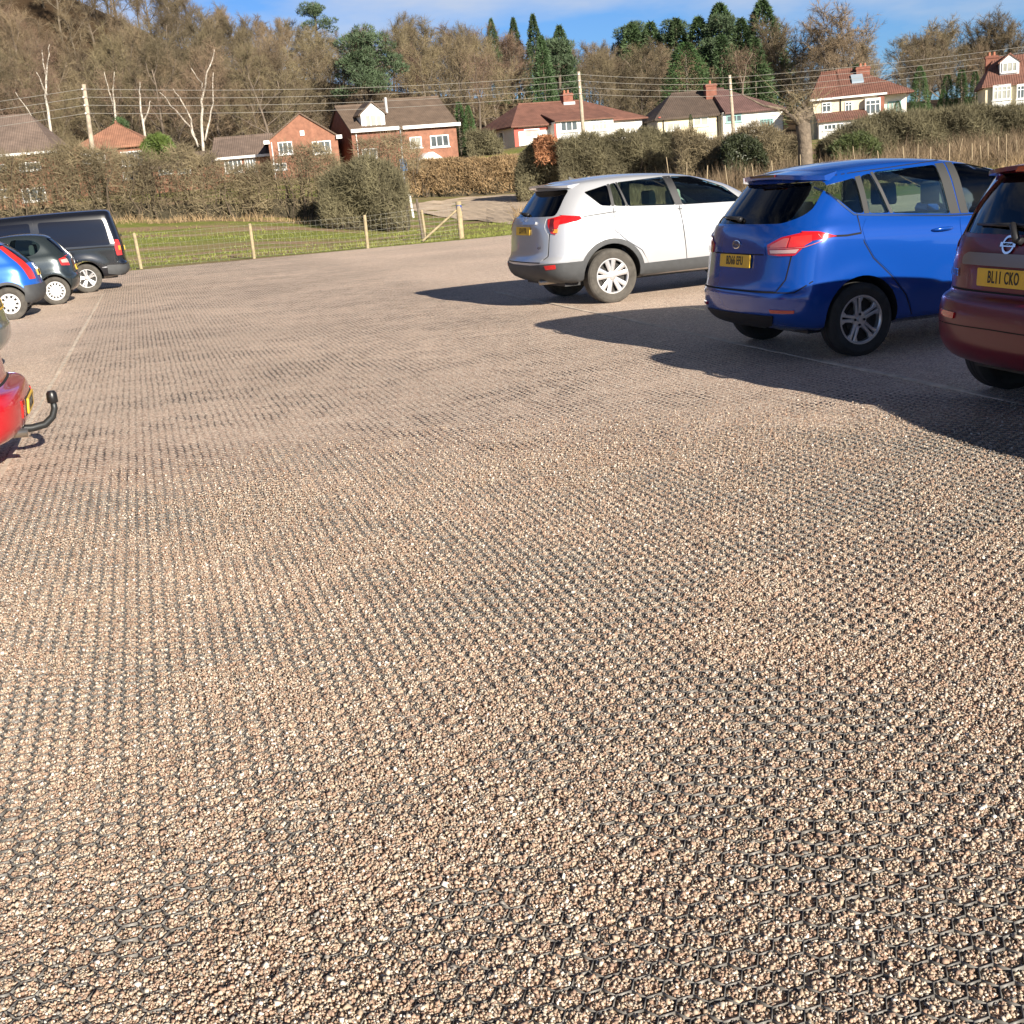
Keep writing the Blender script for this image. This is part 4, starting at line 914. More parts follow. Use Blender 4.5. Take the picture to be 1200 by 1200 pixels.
hedge('bush', 'dense green bush with a patch of russet leaves at the bend of the lane', 'bush', [(604, 205, 236), (612, 178, 237), (628, 164, 238), (645, 166, 238), (656, 182, 238)], 72, 2.8, 15000, TW_GREEN, (.30, .05), .15, 5, .45, core_h=.9)
t = hedge('shrub', 'patch of russet dead leaves growing on the green bush', 'shrub', [(626, 166, 192), (636, 159, 195), (650, 162, 192), (657, 172, 190)], 70.6, 1.4, 3600, TW_RUSSET, (.26, .07), .1, 6, .3, core=False)
hedge('hedge', 'loose green brown hedge in front of the white bungalow', 'hedge', [(652, 172, None), (690, 158, None), (730, 154, None), (765, 157, None), (800, 158, None)], 70, 2.6, 30000, TW_GREEN, (.42, .036), .35, 7, .5, stems=40)
hedge('scrub', 'ragged leafless scrub in front of the dark roofed house pair', 'shrub', [(790, 168, None), (812, 150, None), (830, 166, None), (848, 152, None), (866, 160, None), (884, 148, None), (905, 162, None), (935, 158, None)], 66, 2.6, 22000, TW_HEDGE, (.48, .034), .6, 8, .5, stems=60, core_h=.72)
hedge('bush', 'dark evergreen bush in front of the white half of the house pair', 'bush', [(846, 176, None), (858, 158, None), (872, 156, None), (888, 168, None), (894, 184, None)], 63.5, 2.2, 8000, mat('dark_holly_leaves', (0.045, 0.055, 0.025), .5, var=.4, scale=2), (.26, .07), .2, 9, .4, core_h=.85)
hedge('hedge', 'tall dense hedge sloping up along the right side below the cream house', 'hedge', [(962, 170, None), (985, 150, None), (1010, 142, None), (1040, 134, None), (1100, 130, None), (1160, 127, None), (1215, 122, None), (1270, 118, None)], 66, 3.0, 48000, TW_GREEN, (.45, .036), .18, 10, .6, stems=50, core_h=.9)
hedge('shrub', 'low green conifer bush in front of the lean to of the cream house', 'shrub', [(972, 176, None), (990, 160, None), (1010, 158, None), (1026, 168, None)], 63, 1.8, 6000, OLIVE, (.28, .05), .15, 12, .5, core_h=.85)
hedge('shrub', 'bright yellow green rounded shrub beside the orange pyramid roof', 'shrub', [(169, 170, 190), (177, 161, 190), (186, 158, 190), (195, 162, 190), (201, 172, 190)], 101, 3.0, 5000, LIME, (.35, .10), .1, 13, .5, core_h=.92)
hedge('shrub', 'dark ivy covered shrub behind the orange pyramid roof', 'shrub', [(130, 160, 180), (138, 138, 180), (146, 142, 180), (150, 160, 180)], 118, 2.2, 2500, NEEDLE, (.4, .14), .1, 14, .4)
hedge('shrub', 'small leafless tree crown of grey brown twigs in front of the dormer house', 'shrub', [(418, 172, 200), (440, 158, 205), (470, 156, 205), (492, 172, 200)], 62, 3.0, 3600, TW_HEDGE, (.6, .022), .3, 15, .3, core=False, stems=26)
hedge('shrub', 'leafless greenish shrub to the right of the dormer house', 'shrub', [(546, 158, 188), (560, 150, 188), (576, 156, 188), (588, 168, 188)], 104, 3.0, 4200, TW_GREEN, (.55, .05), .3, 16, .5)
# dead grass along the hedge foot and the bank behind the right hand cars
def tufts(name, label, px_rng, Yr, n, hgt, m, seed):
    rng = np.random.default_rng(seed); Y = rng.uniform(*Yr, n); px_ = rng.uniform(*px_rng, n)
    X = np.array([at(a, 220, b)[0] for a, b in zip(px_, Y)]); Z = tz(X, Y)
    cl = .5 + .5 * np.sin(X * 2.2 + 1.5 * np.sin(Y)) ; D = unit(np.stack([rng.normal(size=n) * .45, rng.normal(size=n) * .45, np.ones(n)], 1))
    V, F = tris(np.stack([X, Y, Z - .02], 1), D, rng.uniform(.5, 1.2, n) * hgt * (.4 + cl * .8), np.full(n, .03), rng)
    tag(link(name, mesh_np(name, V, F), None, m), label, 'grass', kind='stuff')
tufts('dead_grass', 'straw coloured dead grass along the foot of the left hedge', (-40, 480), (53.2, 55.2), 2200, .42, TW_STRAW, 1)
tufts('dead_grass', 'tall straw coloured dead grass on the bank behind the right row of cars', (600, 1290), (50, 62), 12000, .6, TW_STRAW, 2)
tufts('dead_brambles', 'brown bramble stems tangled on the bank behind the right row of cars', (640, 1290), (54, 64), 18000, 1.1, mat('bramble_stems', (0.19, 0.135, 0.08), .8, var=.3, scale=1), 3)
GRASS = mat('green_grass_blades', (0.20, 0.22, 0.055), 0.7, var=0.4, scale=0.8, spec=.2)
def verge():
    rng = np.random.default_rng(5); n = 42000; X = rng.uniform(-26, 12, n); E = edge_y(X); Y = E + .35 + rng.random(n) ** 1.3 * 13
    dens = np.sin(X * .32 + 1.0) * .3 + np.sin(Y * 1.1 + X * .12) * .5; k = rng.random(n) < np.clip(.72 + dens, .05, 1); X, Y = X[k], Y[k]; n = len(X)
    D = unit(np.stack([rng.normal(size=n) * .6, rng.normal(size=n) * .6, np.ones(n)], 1))
    V, F = tris(np.stack([X, Y, tz(X, Y) - .01], 1), D, rng.uniform(.05, .14, n), np.full(n, .028), rng)
    tag(link('grass', mesh_np('grass', V, F), None, GRASS), 'rough green grass between the gravel and the left hedge', 'grass', kind='stuff')
verge()
# pollarded trunk
def pollard():
    rng = np.random.default_rng(9); Y = 56; foot = at(944, 206, Y); top = at(938, 140, Y)
    t = thing('pollarded_tree', 'thick grey pollarded trunk with a knobbly cut head left of the cream house', 'tree', (foot[0], Y, foot[2] - .6)); o = np.array(t.location)
    q = [Vector(at(944, 206, Y) - o) - Vector((0, 0, .6)), Vector(at(944, 190, Y) - o), Vector(at(943, 165, Y) - o), Vector(at(941, 148, Y) - o), Vector(at(938, 138, Y) - o)]
    mb = MB().tube(q, [.38, .34, .31, .34, .22], 14)
    heads = []
    for e in ((929, 128), (948, 126), (922, 134), (940, 120), (934, 126), (953, 132)):
        p = Vector(at(*e, Y + rng.normal() * .3) - o); mb.tube([q[3], q[3].lerp(p, .55) + Vector(rng.normal(size=3) * .08), p], [.22, .15, .09], 7); heads.append(p)
    mb.tube([q[3], Vector(at(918, 128, Y) - o), Vector(at(895, 124, Y - .4) - o), Vector(at(868, 110, Y - .5) - o)], [.16, .08, .05, .02], 6)
    mb.build('trunk', mat('pollard_bark', (0.165, 0.13, 0.095), .95, var=.4, scale=3, bump=.8, bscale=10), t, True)
    P, D = [], []
    for p in heads:
        for i in range(55): P.append(np.array(p) + rng.normal(size=3) * .30); D.append(unit(np.array([rng.normal() * .8, rng.normal() * .8, .55 + rng.normal() * .5])))
    n = len(P); V, F = tris(np.array(P), np.array(D), rng.uniform(.3, 1.9, n), rng.uniform(.012, .028, n), rng); link('crown', mesh_np('crown', V, F), t, TW_HEDGE)
pollard()
# ------------------------------------------------------------------ poles, wires, fence
WOODP = mat('weathered_pole_wood', (0.40, 0.33, 0.25), .85, var=.3, scale=2.5)
WIRE = mat('pale_overhead_cable', (0.27, 0.255, 0.23), .6)
GALV = mat('galvanised_steel', (0.42, 0.43, 0.44), .5, .6)
def pole(foot, top, Y, label, lean=0.0):
    a = at(*foot, Y); b_ = at(*top, Y); z0 = float(tz(a[0], Y)); sl = (a - b_) / (a[2] - b_[2]); base = b_ + sl * (z0 - b_[2])
    t = thing('utility_pole', label, 'pole', (base[0], Y, z0)); d = Vector(b_ - base)
    MB().tube([(0, 0, -.5), d * .5, d], [.17, .15, .125], 10).build('shaft', WOODP, t, True)
    tops = []
    for k in range(4):
        q = d * (1 - .035 - .062 * k * 9.0 / d.length * .85); mb = MB().tube([q + Vector((-.03, -.2, 0)), q + Vector((-.03, -.3, 0))], .05, 8); mb.build('insulator', W_WHITE, t)
        tops.append(Vector((base[0], Y, z0)) + q + Vector((0, -.26, 0)))
    return tops
p1 = pole((108, 172), (98, 99), 78, 'weathered leaning utility pole at the left in front of the orange pyramid roof')
p2 = pole((684, 160), (678, 84), 98, 'pale utility pole standing in front of the white bungalow')
p3 = pole((860, 160), (855, 88), 104, 'dark utility pole in front of the white half of the house pair')
far_l = [v + Vector((-34, -6, -1.2)) for v in p1]; far_r = [v + Vector((46, 8, 2.2)) for v in p3]
WN = ('topmost', 'second highest', 'third highest', 'lowest')
for A, B, nm in ((far_l, p1, 'running from the left edge to the leaning pole'), (p1, p2, 'between the leaning pole and the pale pole'), (p2, p3, 'between the pale pole and the dark pole'), (p3, far_r, 'running from the dark pole to the right edge')):
    for k in range(4):
        a, b_ = A[k], B[k]; n = 18; sag = (b_ - a).length * .012; L0 = Vector(a)
        pts = [a.lerp(b_, i / n) - L0 - Vector((0, 0, sag * 4 * (i / n) * (1 - i / n))) for i in range(n + 1)]
        o = MB().tube(pts, .013, 5).build('overhead_wire', WIRE); o.location = L0
        tag(o, '%s overhead wire %s' % (WN[k], nm), 'wire', 'overhead wires across the houses')
# street sign on a thin grey post
a = at(474, 222, 80); b_ = at(469, 152, 80); z0 = float(tz(a[0], 80))
t = thing('street_lamp', 'thin grey lamp post with a small blue sign beside the clipped hedge', 'lamp post', (a[0], 80, z0)); d = Vector(b_ - np.array([a[0], 80, z0]))
MB().tube([(0, 0, -.3), d * .6, d], [.085, .065, .05], 8).build('post', GALV, t, True)
s_ = Vector(at(473, 193, 80) - np.array([a[0], 80, z0])); MB().box((s_[0] - .22, -.14, s_[2] - .38), (s_[0] + .22, -.09, s_[2] + .38)).build('blue_sign', mat('blue_sign_paint', (0.06, 0.13, 0.25), .4), t)
MB().tube([d, d + Vector((.0, -.35, .1)), d + Vector((.0, -.8, .08))], [.045, .06, .05], 6).build('lamp_head', GALV, t)

POST = mat('pale_treated_fence_post', (0.35, 0.28, 0.165), .85, var=.25, scale=6)
t = thing('wire_fence', 'low stock fence of pale wooden posts and wire netting beyond the gravel', 'fence', (-7.65, 39.5, 0))
o = np.array([-7.65, 39.5, 0]); 
posts = [((541, 280), (537, 236), .095), ((431, 291), (427, 252), .055), ((298, 303), (292.5, 262), .055), ((166, 315), (157, 273), .055)]
P_ = []
for (f, tp, r_) in posts:
    g = at(*f, 0.0 + (EYE / -ray(*f)[2]) * ray(*f)[1]); T = at(*tp, g[1] + .05); P_.append((g, T))
    n_ = 10; mb = MB().tube([Vector(g - o) - Vector((0, 0, .3)), Vector(T - o) - Vector((0, 0, .03)), Vector(T - o)], [r_, r_, r_ * .8], n_); mb.build('fence_post', POST, t, True, 50)
for k in range(1, 5):       # further posts, hidden behind the van or past the left edge
    g = P_[3][0] + (P_[3][0] - P_[2][0]) * k; T = g + (P_[3][1] - P_[3][0]); P_.append((g, T))
    MB().tube([Vector(g - o) - Vector((0, 0, .3)), Vector(T - o)], .055, 8).build('fence_post', POST, t, True, 50)
mb = MB()
for i in range(len(P_) - 1):
    (g0, T0), (g1, T1) = P_[i], P_[i + 1]
    hs = [.06, .16, .27, .39, .52, .66, .82, .96]
    for hh in hs:
        a, b_ = Vector(g0 + (T0 - g0) * hh - o), Vector(g1 + (T1 - g1) * hh - o)
        mb.tube([a + Vector((0, -.06, 0)), a.lerp(b_, .5) + Vector((0, -.06, -.012)), b_ + Vector((0, -.06, 0))], .0023, 4, cap=False)
    nv = int(np.linalg.norm(g1 - g0) / .17)
    for k in range(1, nv):
        u = k / nv; a = Vector(g0 + (g1 - g0) * u - o); b_ = Vector(T0 + (T1 - T0) * u - o); d = b_ - a
        mb.tube([a + d * .06 + Vector((0, -.06, 0)), a + d * .96 + Vector((0, -.06, 0))], .0019, 4, cap=False)
mb.build('wire_netting', mat('dull_fence_wire', (0.33, 0.32, 0.27), .6, .3), t)
g, T = P_[0]; s0 = Vector(T - o) * 1.0 + Vector((-.05, 0, -.25)); f0 = at(495, 285, g[1] - .35); f0 = Vector((f0[0] - o[0], g[1] - .1 - o[1], .05))
MB().tube([s0, f0], [.038, .042], 8).build('diagonal_brace', POST, t, True, 50)
c = Vector(T - o); MB().tube([c - Vector((0, 0, .32)), c - Vector((0, 0, .12))], .099, 10).build('blue_band', mat('blue_band', (0.05, 0.08, 0.25), .5), t)
# white marker post and leaning stakes
Y = float(hit(485, 255)[1]); g = at(485, 255, Y); z0 = float(tz(g[0], Y)); t = thing('white_post', 'white painted post with a short arm at the corner of the dark bush', 'post', (g[0], Y, z0))
d = Vector(at(480, 228, Y) - np.array([g[0], Y, z0])); mb = MB(); mb.tube([(0, 0, -.2), d], .07, 4); mb.build('post', W_WHITE, t); MB().box((d[0] - .30, d[1] - .05, d[2] - .06), (d[0] + .06, d[1] + .05, d[2] + .01)).build('arm', W_WHITE, t)
Y = 42.5
for f, tp, lab, m_ in (((495, 268), (488, 233), 'dark weathered stake leaning left beside the white post', BARK), ((498, 268), (494, 246), 'short pale stake leaning against the dark stake', POST)):
    g = at(*f, Y); z0 = float(tz(g[0], Y)); d = Vector(at(*tp, Y) - np.array([g[0], Y, z0])); o_ = MB().tube([(0, 0, -.2), d], [.05, .045], 7).build('stake', m_, None, True, 50); o_.location = (g[0], Y, z0); tag(o_, lab, 'stake'); Y += .25
# canes of the newly planted hedge
CANE = mat('pale_bamboo_cane', (0.36, 0.28, 0.17), .7, var=.2, scale=4)
rng_ = np.random.default_rng(77); cane = None
canes = [(785, 183), (802, 190), (825, 194), (853, 193), (872, 196), (884, 191), (905, 188), (938, 181), (960, 186), (1003, 171), (1032, 176), (1061, 171), (1075, 169), (1090, 172), (1112, 168), (1121, 162), (1139, 168), (1158, 165), (1170, 160), (1180, 157), (1192, 164), (1150, 170)]
for cx, ct in canes:
    Y = rng_.uniform(52, 57); T = at(cx, ct, Y); z0 = float(tz(T[0], Y)); h_ = T[2] - z0
    if cane is None:
        cane = MB().tube([(0, 0, -.1), (.01, 0, .5), (0, 0, 1)], [.02, .018, .016], 6).build('cane', CANE, None, True); o_ = cane
    else: o_ = cane.copy(); COL.objects.link(o_)
    o_.location = (T[0], Y, z0); thick = rng_.uniform(.7, 1.4); o_.scale = (thick, thick, h_); o_.rotation_euler = (rng_.normal() * .04, rng_.normal() * .06, 0)
    tag(o_, 'thin pale cane stuck in the dead grass behind the right row of cars', 'cane', 'canes on the bank')
# ------------------------------------------------------------------ vehicles
def paint(name, c, metal=0.0, rough=0.35, coat=1.0):
    return mat(name, c, rough, metal, coat=coat, spec=.5)
def glass(name, tint, gloss=1.0):
    m = bpy.data.materials.new(name); m.use_nodes = True; N, L = m.node_tree.nodes, m.node_tree.links; N.clear()
    o = N.new('ShaderNodeOutputMaterial'); tr = N.new('ShaderNodeBsdfTransparent'); tr.inputs['Color'].default_value = (*tint, 1)
    gl = N.new('ShaderNodeBsdfGlossy'); gl.inputs['Roughness'].default_value = .01; gl.inputs['Color'].default_value = (gloss,) * 3 + (1,)
    fr = N.new('ShaderNodeFresnel'); fr.inputs['IOR'].default_value = 1.48; mx = N.new('ShaderNodeMixShader')
    L.new(fr.outputs[0], mx.inputs[0]); L.new(tr.outputs[0], mx.inputs[1]); L.new(gl.outputs[0], mx.inputs[2]); L.new(mx.outputs[0], o.inputs['Surface'])
    return m
G_CLEAR = glass('green_tinted_car_glass', (.82, .91, .86)); G_DARK = glass('dark_car_glass', (.16, .18, .185)); G_MID = glass('grey_tinted_car_glass', (.70, .78, .76))
BLACK = mat('black_plastic_trim', (.018, .018, .02), .5, var=.2, scale=8); CLAD = mat('dark_grey_cladding', (.052, .055, .058), .6, var=.12, scale=10)
GAP = mat('panel_gap', (.006, .006, .007), .9); RUBBER = mat('tyre_rubber', (.032, .031, .029), .85, var=.3, scale=9); RUBBER_D = mat('dusty_tyre_rubber', (.075, .068, .058), .9, var=.35, scale=7)
INTER = mat('grey_cabin_lining', (.26, .265, .255), .9, var=.2, scale=6)
WELL = mat('wheel_well', (.012, .012, .012), .95); CHROME = mat('chrome', (.75, .75, .76), .12, 1.0); ALLOY = mat('bright_alloy', (.68, .68, .69), .32, .75); ALLOY_D = mat('grey_alloy', (.62, .63, .65), .28, .75)
COVER = mat('pale_wheel_cover', (.58, .58, .58), .4, .2); LRED = mat('red_lamp_lens', (.50, .010, .012), .12, coat=1.0); LRED2 = mat('bright_red_lens', (.62, .03, .025), .12, coat=1.0)
LCLEAR = mat('clear_lamp_lens', (.55, .36, .33), .12, coat=1.0); LORANGE = mat('orange_lens', (.85, .28, .03), .15, coat=1.0); LDARK = mat('dark_lens', (.10, .012, .014), .1, coat=1.0); LPINK = mat('pale_red_lens', (.50, .12, .11), .14, coat=1.0)
PLATE = mat('yellow_plate', (.80, .50, .035), .45, var=.06, scale=12); INK = mat('black_plate_letters', (.012, .012, .012), .5); SEAT = mat('charcoal_seat_cloth', (.10, .105, .108), .9); SEAT_L = mat('pale_headrest_cloth', (.30, .33, .31), .9)
STEEL = mat('dull_exhaust_steel', (.42, .38, .32), .35, .9); GREYP = mat('matt_grey_pillar', (.032, .033, .033), .6, spec=.3); SILV = mat('satin_silver_trim', (.26, .26, .27), .3, .8)

def pchip(t, Y):
    """monotone cubic through integer knots"""
    Y = np.asarray(Y, float); n = len(Y); d = np.diff(Y); m = np.zeros(n)
    for i in range(1, n - 1):
        if d[i - 1] * d[i] > 0: m[i] = 2 * d[i - 1] * d[i] / (d[i - 1] + d[i])
    m[0], m[-1] = d[0], d[-1]
    i = np.clip(t.astype(int), 0, n - 2); u = t - i
    return (2 * u ** 3 - 3 * u ** 2 + 1) * Y[i] + (u ** 3 - 2 * u ** 2 + u) * m[i] + (-2 * u ** 3 + 3 * u ** 2) * Y[i + 1] + (u ** 3 - u ** 2) * m[i + 1]
NR, NS, NF = 15, 34, 13
def shell(keys, sub=6, bulge=None, nexp=3.0):
    """keys: (xr, xf, w, zr, zf, arch, rr, rf) rings from the sill to the roof -> closed mesh"""
    K = np.array(keys, float); T = np.linspace(0, len(K) - 1, (len(K) - 1) * sub + 1); R = np.stack([pchip(T, K[:, i]) for i in range(8)], 1)
    V = []; M = NR + NS + NF - 2; e = 2.0 / nexp
    for xr, xf, w, zr, zf, ar, rr, rf in R:
        ph = np.linspace(0, math.pi / 2, NR); xa = xr + rr * (1 - np.cos(ph) ** e); ya = w * np.sin(ph) ** e
        ph2 = np.linspace(math.pi / 2, 0, NF); xc = xf - rf * (1 - np.cos(ph2) ** e); yc = w * np.sin(ph2) ** e
        xb = np.linspace(xr + rr, xf - rf, NS)[1:-1]; yb = np.full(NS - 2, w)
        x = np.r_[xa, xb, xc]; y = np.r_[ya, yb, yc]
        t = (x - xr) / max(1e-6, xf - xr); z = zr + (zf - zr) * t + ar * 4 * t * (1 - t)
        # plan bow: a little narrower towards the ends
        y = y * (1 - .035 * (2 * t - 1) ** 2)
        if bulge is not None: y = y + bulge(x, z) * (y > w * .6)
        V.append(np.stack([np.r_[x, x[-2:0:-1]], np.r_[y, -y[-2:0:-1]], np.r_[z, z[-2:0:-1]]], 1))
    V = np.array(V); nr, m = V.shape[:2]; F = []
    for i in range(nr - 1):
        for j in range(m): F.append((i * m + j, i * m + (j + 1) % m, (i + 1) * m + (j + 1) % m, (i + 1) * m + j))
    h = M - 1
    for base in (0, (nr - 1) * m):
        for j in range(h):
            a, b_ = j, j + 1; c, d = (m - b_) % m, (m - a) % m
            f = [base + a, base + b_, base + c, base + d]; g = []
            for q in f:
                if q not in g: g.append(q)
            if len(g) > 2: F.append(tuple(g))
    me = bpy.data.meshes.new('shell'); me.from_pydata(V.reshape(-1, 3).tolist(), [], F)
    bm = bmesh.new(); bm.from_mesh(me); bmesh.ops.recalc_face_normals(bm, faces=bm.faces)
    if bm.calc_volume(signed=True) < 0: bmesh.ops.reverse_faces(bm, faces=bm.faces[:])
    bm.to_mesh(me); bm.free()
    me.polygons.foreach_set('use_smooth', [True] * len(me.polygons)); me.update()
    return me
def roundpoly(P, r=.04, n=4):
    out = []; P = [Vector(p) for p in P]; k = len(P)
    for i in range(k):
        a, b_, c = P[i - 1], P[i], P[(i + 1) % k]; u, v = (a - b_), (c - b_); q = min(r, u.length * .45, v.length * .45); s, e = b_ + u.normalized() * q, b_ + v.normalized() * q
        for j in range(n + 1):
            t = j / n; out.append(((1 - t) ** 2 * s + 2 * t * (1 - t) * b_ + t * t * e))
    return [(p.x, p.y) for p in out]
def temp(me, name='tmp'):
    o = bpy.data.objects.new(name, me); COL.objects.link(o); return o
def boolean(body, cutter_me, solver='EXACT'):
    c = temp(cutter_me, 'cutter'); m = body.modifiers.new('cut', 'BOOLEAN'); m.operation = 'DIFFERENCE'; m.object = c; m.solver = solver
    def vol(q):
        b_ = bmesh.new(); b_.from_mesh(q); v = b_.calc_volume(signed=True); b_.free(); return v
    v0 = vol(body.data); me = None
    for k, (sv, us, js) in enumerate((('EXACT', False, 0), ('EXACT', False, 1), ('EXACT', True, 2), ('FAST', False, 3))):
        m.solver = sv
        if sv == 'EXACT': m.use_self = us
        c.location = (.0013 * js, .0, .0017 * js)
        dg = bpy.context.evaluated_depsgraph_get(); dg.update(); me = bpy.data.meshes.new_from_object(body.evaluated_get(dg)); v = vol(me)
        if v0 * .86 < v <= v0 * 1.0001: break
    else: print('boolean doubtful', v0, v)
    body.modifiers.clear()
    old = body.data; body.data = me; bpy.data.objects.remove(c); return me

class Car:
    def __init__(s, name, label, cat, o, th, keys, body_mat, bulge=None, nexp=3.0, cx=.95):
        s.t = thing(name, label, cat, (o[0], o[1], 0.0), rad(th)); s.keys = keys; s.cx = cx; s.mat = body_mat
        s.base = shell(keys, bulge=bulge, nexp=nexp); s.base.materials.append(body_mat); s.base.materials.append(BLACK); s.base.materials.append(WELL); s.base.materials.append(INTER)
        s.bvh = BVHTree.FromPolygons([v.co.copy() for v in s.base.vertices], [tuple(p.vertices) for p in s.base.polygons])
        s.vn = [v.normal.copy() for v in s.base.vertices]; s.cuts = []; s.body = temp(s.base.copy(), 'body'); s.body.parent = None
    # -- surface queries
    def normal(s, p, i):
        vs = s.base.polygons[i].vertices; w = poly_3d_calc([s.base.vertices[k].co for k in vs], p); n = Vector((0, 0, 0))
        for k, a in zip(vs, w): n += s.vn[k] * a
        return n.normalized()
    def cast(s, a, b_, mode, side=1):
        if mode == 'side': o, d = Vector((a, side * 2, b_)), Vector((0, -side, 0))
        elif mode == 'rear': o, d = Vector((-2, a, b_)), Vector((1, 0, 0))
        elif mode == 'front': o, d = Vector((7, a, b_)), Vector((-1, 0, 0))
        elif mode == 'top': o, d = Vector((a, b_, 4)), Vector((0, 0, -1))
        elif mode == 'corner':
            c, sn = math.cos(rad(a)), math.sin(rad(a)) * side; o, d = Vector((s.cx - 4 * c, 4 * sn, b_)), Vector((c, -sn, 0))
        p, n, i, _ = s.bvh.ray_cast(o, d)
        if p is None: p, n, i, _ = s.bvh.find_nearest(o + d * 2.0)
        return p, s.normal(p, i)
    def ang(s, y=None, x=None, z=.9, side=1):
        """angle round the rear corner of the point with given lateral y (on the rear) or x (on the side)"""
        p = s.cast(y * side if y is not None else x, z, 'rear' if y is not None else 'side', side)[0]
        return math.degrees(math.atan2(abs(p.y), s.cx - p.x))
    # -- pieces that lie on the skin
    def patch(s, name, poly, mode, m, off=.006, thick=.012, side=1, parent=None, res=None, rnd=.0, label=None):
        if rnd: poly = roundpoly(poly, rnd) if mode != 'corner' else [(a * 57, b_) for a, b_ in roundpoly([(a / 57, b_) for a, b_ in poly], rnd)]
        bm = bmesh.new(); vs = [bm.verts.new((a, b_, 0)) for a, b_ in poly]; bm.faces.new(vs)
        ra = res or (.05 if mode != 'corner' else 3.5); rb = res or .05
        A = [p[0] for p in poly]; B = [p[1] for p in poly]
        for k in range(int(min(A) / ra) - 1, int(max(A) / ra) + 2):
            if min(A) + 1e-4 < k * ra < max(A) - 1e-4: bmesh.ops.bisect_plane(bm, geom=bm.verts[:] + bm.edges[:] + bm.faces[:], plane_co=(k * ra, 0, 0), plane_no=(1, 0, 0))
        for k in range(int(min(B) / rb) - 1, int(max(B) / rb) + 2):
            if min(B) + 1e-4 < k * rb < max(B) - 1e-4: bmesh.ops.bisect_plane(bm, geom=bm.verts[:] + bm.edges[:] + bm.faces[:], plane_co=(0, k * rb, 0), plane_no=(0, 1, 0))
        bmesh.ops.remove_doubles(bm, verts=bm.verts, dist=1e-5)
        bm.verts.ensure_lookup_table(); inner = []; nrm = []
        for v in bm.verts:
            p, n = s.cast(v.co.x, v.co.y, mode, side); v.co = p + n * off; inner.append(p + n * (off - thick)); nrm.append(n)
        V = [v.co.copy() for v in bm.verts]; F = [[v.index for v in f.verts] for f in bm.faces]; bm.verts.index_update()
        F = [[v.index for v in f.verts] for f in bm.faces]; E = [(e.verts[0].index, e.verts[1].index) for e in bm.edges if e.is_boundary]; bm.free()
        k = len(V)
        # orient outward
        out = []
        for f in F:
            a = (V[f[1]] - V[f[0]]).cross(V[f[2]] - V[f[1]]); out.append(f if a.dot(nrm[f[0]]) >= 0 else f[::-1])
        faces = out + [[i + k for i in f[::-1]] for f in out] + [(a, b_, b_ + k, a + k) for a, b_ in E]
        me = bpy.data.meshes.new(name); me.from_pydata([tuple(v) for v in V + inner], [], faces)
        bm = bmesh.new(); bm.from_mesh(me); bmesh.ops.recalc_face_normals(bm, faces=bm.faces); bm.to_mesh(me); bm.free()
        me.polygons.foreach_set('use_smooth', [True] * len(me.polygons)); me.set_sharp_from_angle(angle=rad(38))
        o = link(name, me, s.t if parent is None else parent, m)
        if label: o['label'] = label
        return o
    def ribbon(s, name, pts, w, mode, m, off=.0015, thick=.004, side=1, parent=None, closed=False):
        P = [Vector(p) for p in pts]; n = len(P); L_, R_ = [], []; sc = 57.0 if mode == 'corner' else 1.0
        P = [Vector((p.x / sc, p.y)) for p in P]
        for i in range(n):
            a = P[i - 1] if i or closed else P[i]; b_ = P[(i + 1) % n] if i < n - 1 or closed else P[i]; d = (b_ - a).normalized(); q = Vector((-d.y, d.x)) * w / 2
            L_.append(P[i] + q); R_.append(P[i] - q)
        objs = []
        V, F, mb = [], [], MB()
        for i in range(n if closed else n - 1):
            j = (i + 1) % n; k = max(1, int((P[j] - P[i]).length / .06))
            for u in range(k):
                quad = []
                for (X, tt) in ((L_, u / k), (L_, (u + 1) / k), (R_, (u + 1) / k), (R_, u / k)):
                    q = X[i].lerp(X[j], tt); p, nn = s.cast(q.x * sc, q.y, mode, side); quad.append((p, nn))
                V = [p + nn * off for p, nn in quad] + [p + nn * (off - thick) for p, nn in quad]
                mb.add(V, [(0, 1, 2, 3), (0, 1, 5, 4), (1, 2, 6, 5), (2, 3, 7, 6), (3, 0, 4, 7)])
        return mb.build(name, m, s.t if parent is None else parent)
    def both(s, f):
        for sd in (1, -1): f(sd)
    # -- body
    def cut_prism(s, poly, mode, a=None, b_=None):
        mb = MB()
        if mode == 'side':
            for sd in (1, -1): mb.prism(poly, sd * 1.4, sd * .30, 'xz', 1)
        elif mode == 'rear': mb.prism(poly, -.6 if a is None else a, .95 if b_ is None else b_, 'yz', 1)
        elif mode == 'front': mb.prism(poly, 5.5, 2.0 if b_ is None else b_, 'yz', 1)
        s.cuts.append((mode, mb))
    def finish(s, axles, archR, yin, archz, cabin, floor=.45):
        body = s.body
        # hollow cabin
        k = np.array(cabin, float); ck = shell(k, sub=3); ck.materials.append(BLACK)
        ck.polygons.foreach_set('material_index', [0] * len(ck.polygons)); ck.materials.clear(); ck.materials.append(s.mat); ck.materials.append(BLACK); ck.polygons.foreach_set('material_index', [3] * len(ck.polygons))
        bm = bmesh.new(); bm.from_mesh(ck); bmesh.ops.reverse_faces(bm, faces=bm.faces[:]); bm.to_mesh(ck); bm.free()
        bm = bmesh.new(); bm.from_mesh(body.data); bm.from_mesh(ck); bm.to_mesh(body.data); bm.free()
        mb = MB()
        for ax in axles:
            for sd in (1, -1):
                poly = [(ax + archR * math.cos(t), archz + archR * math.sin(t)) for t in np.linspace(0, 2 * math.pi, 41)[:-1]]
                mb.prism(poly, sd * 1.5, sd * yin, 'xz', 2)
        def cm(mb):
            me = mb.mesh('cut'); 
            for q in (s.mat, BLACK, WELL): me.materials.append(q)
            return me
        boolean(body, cm(mb))
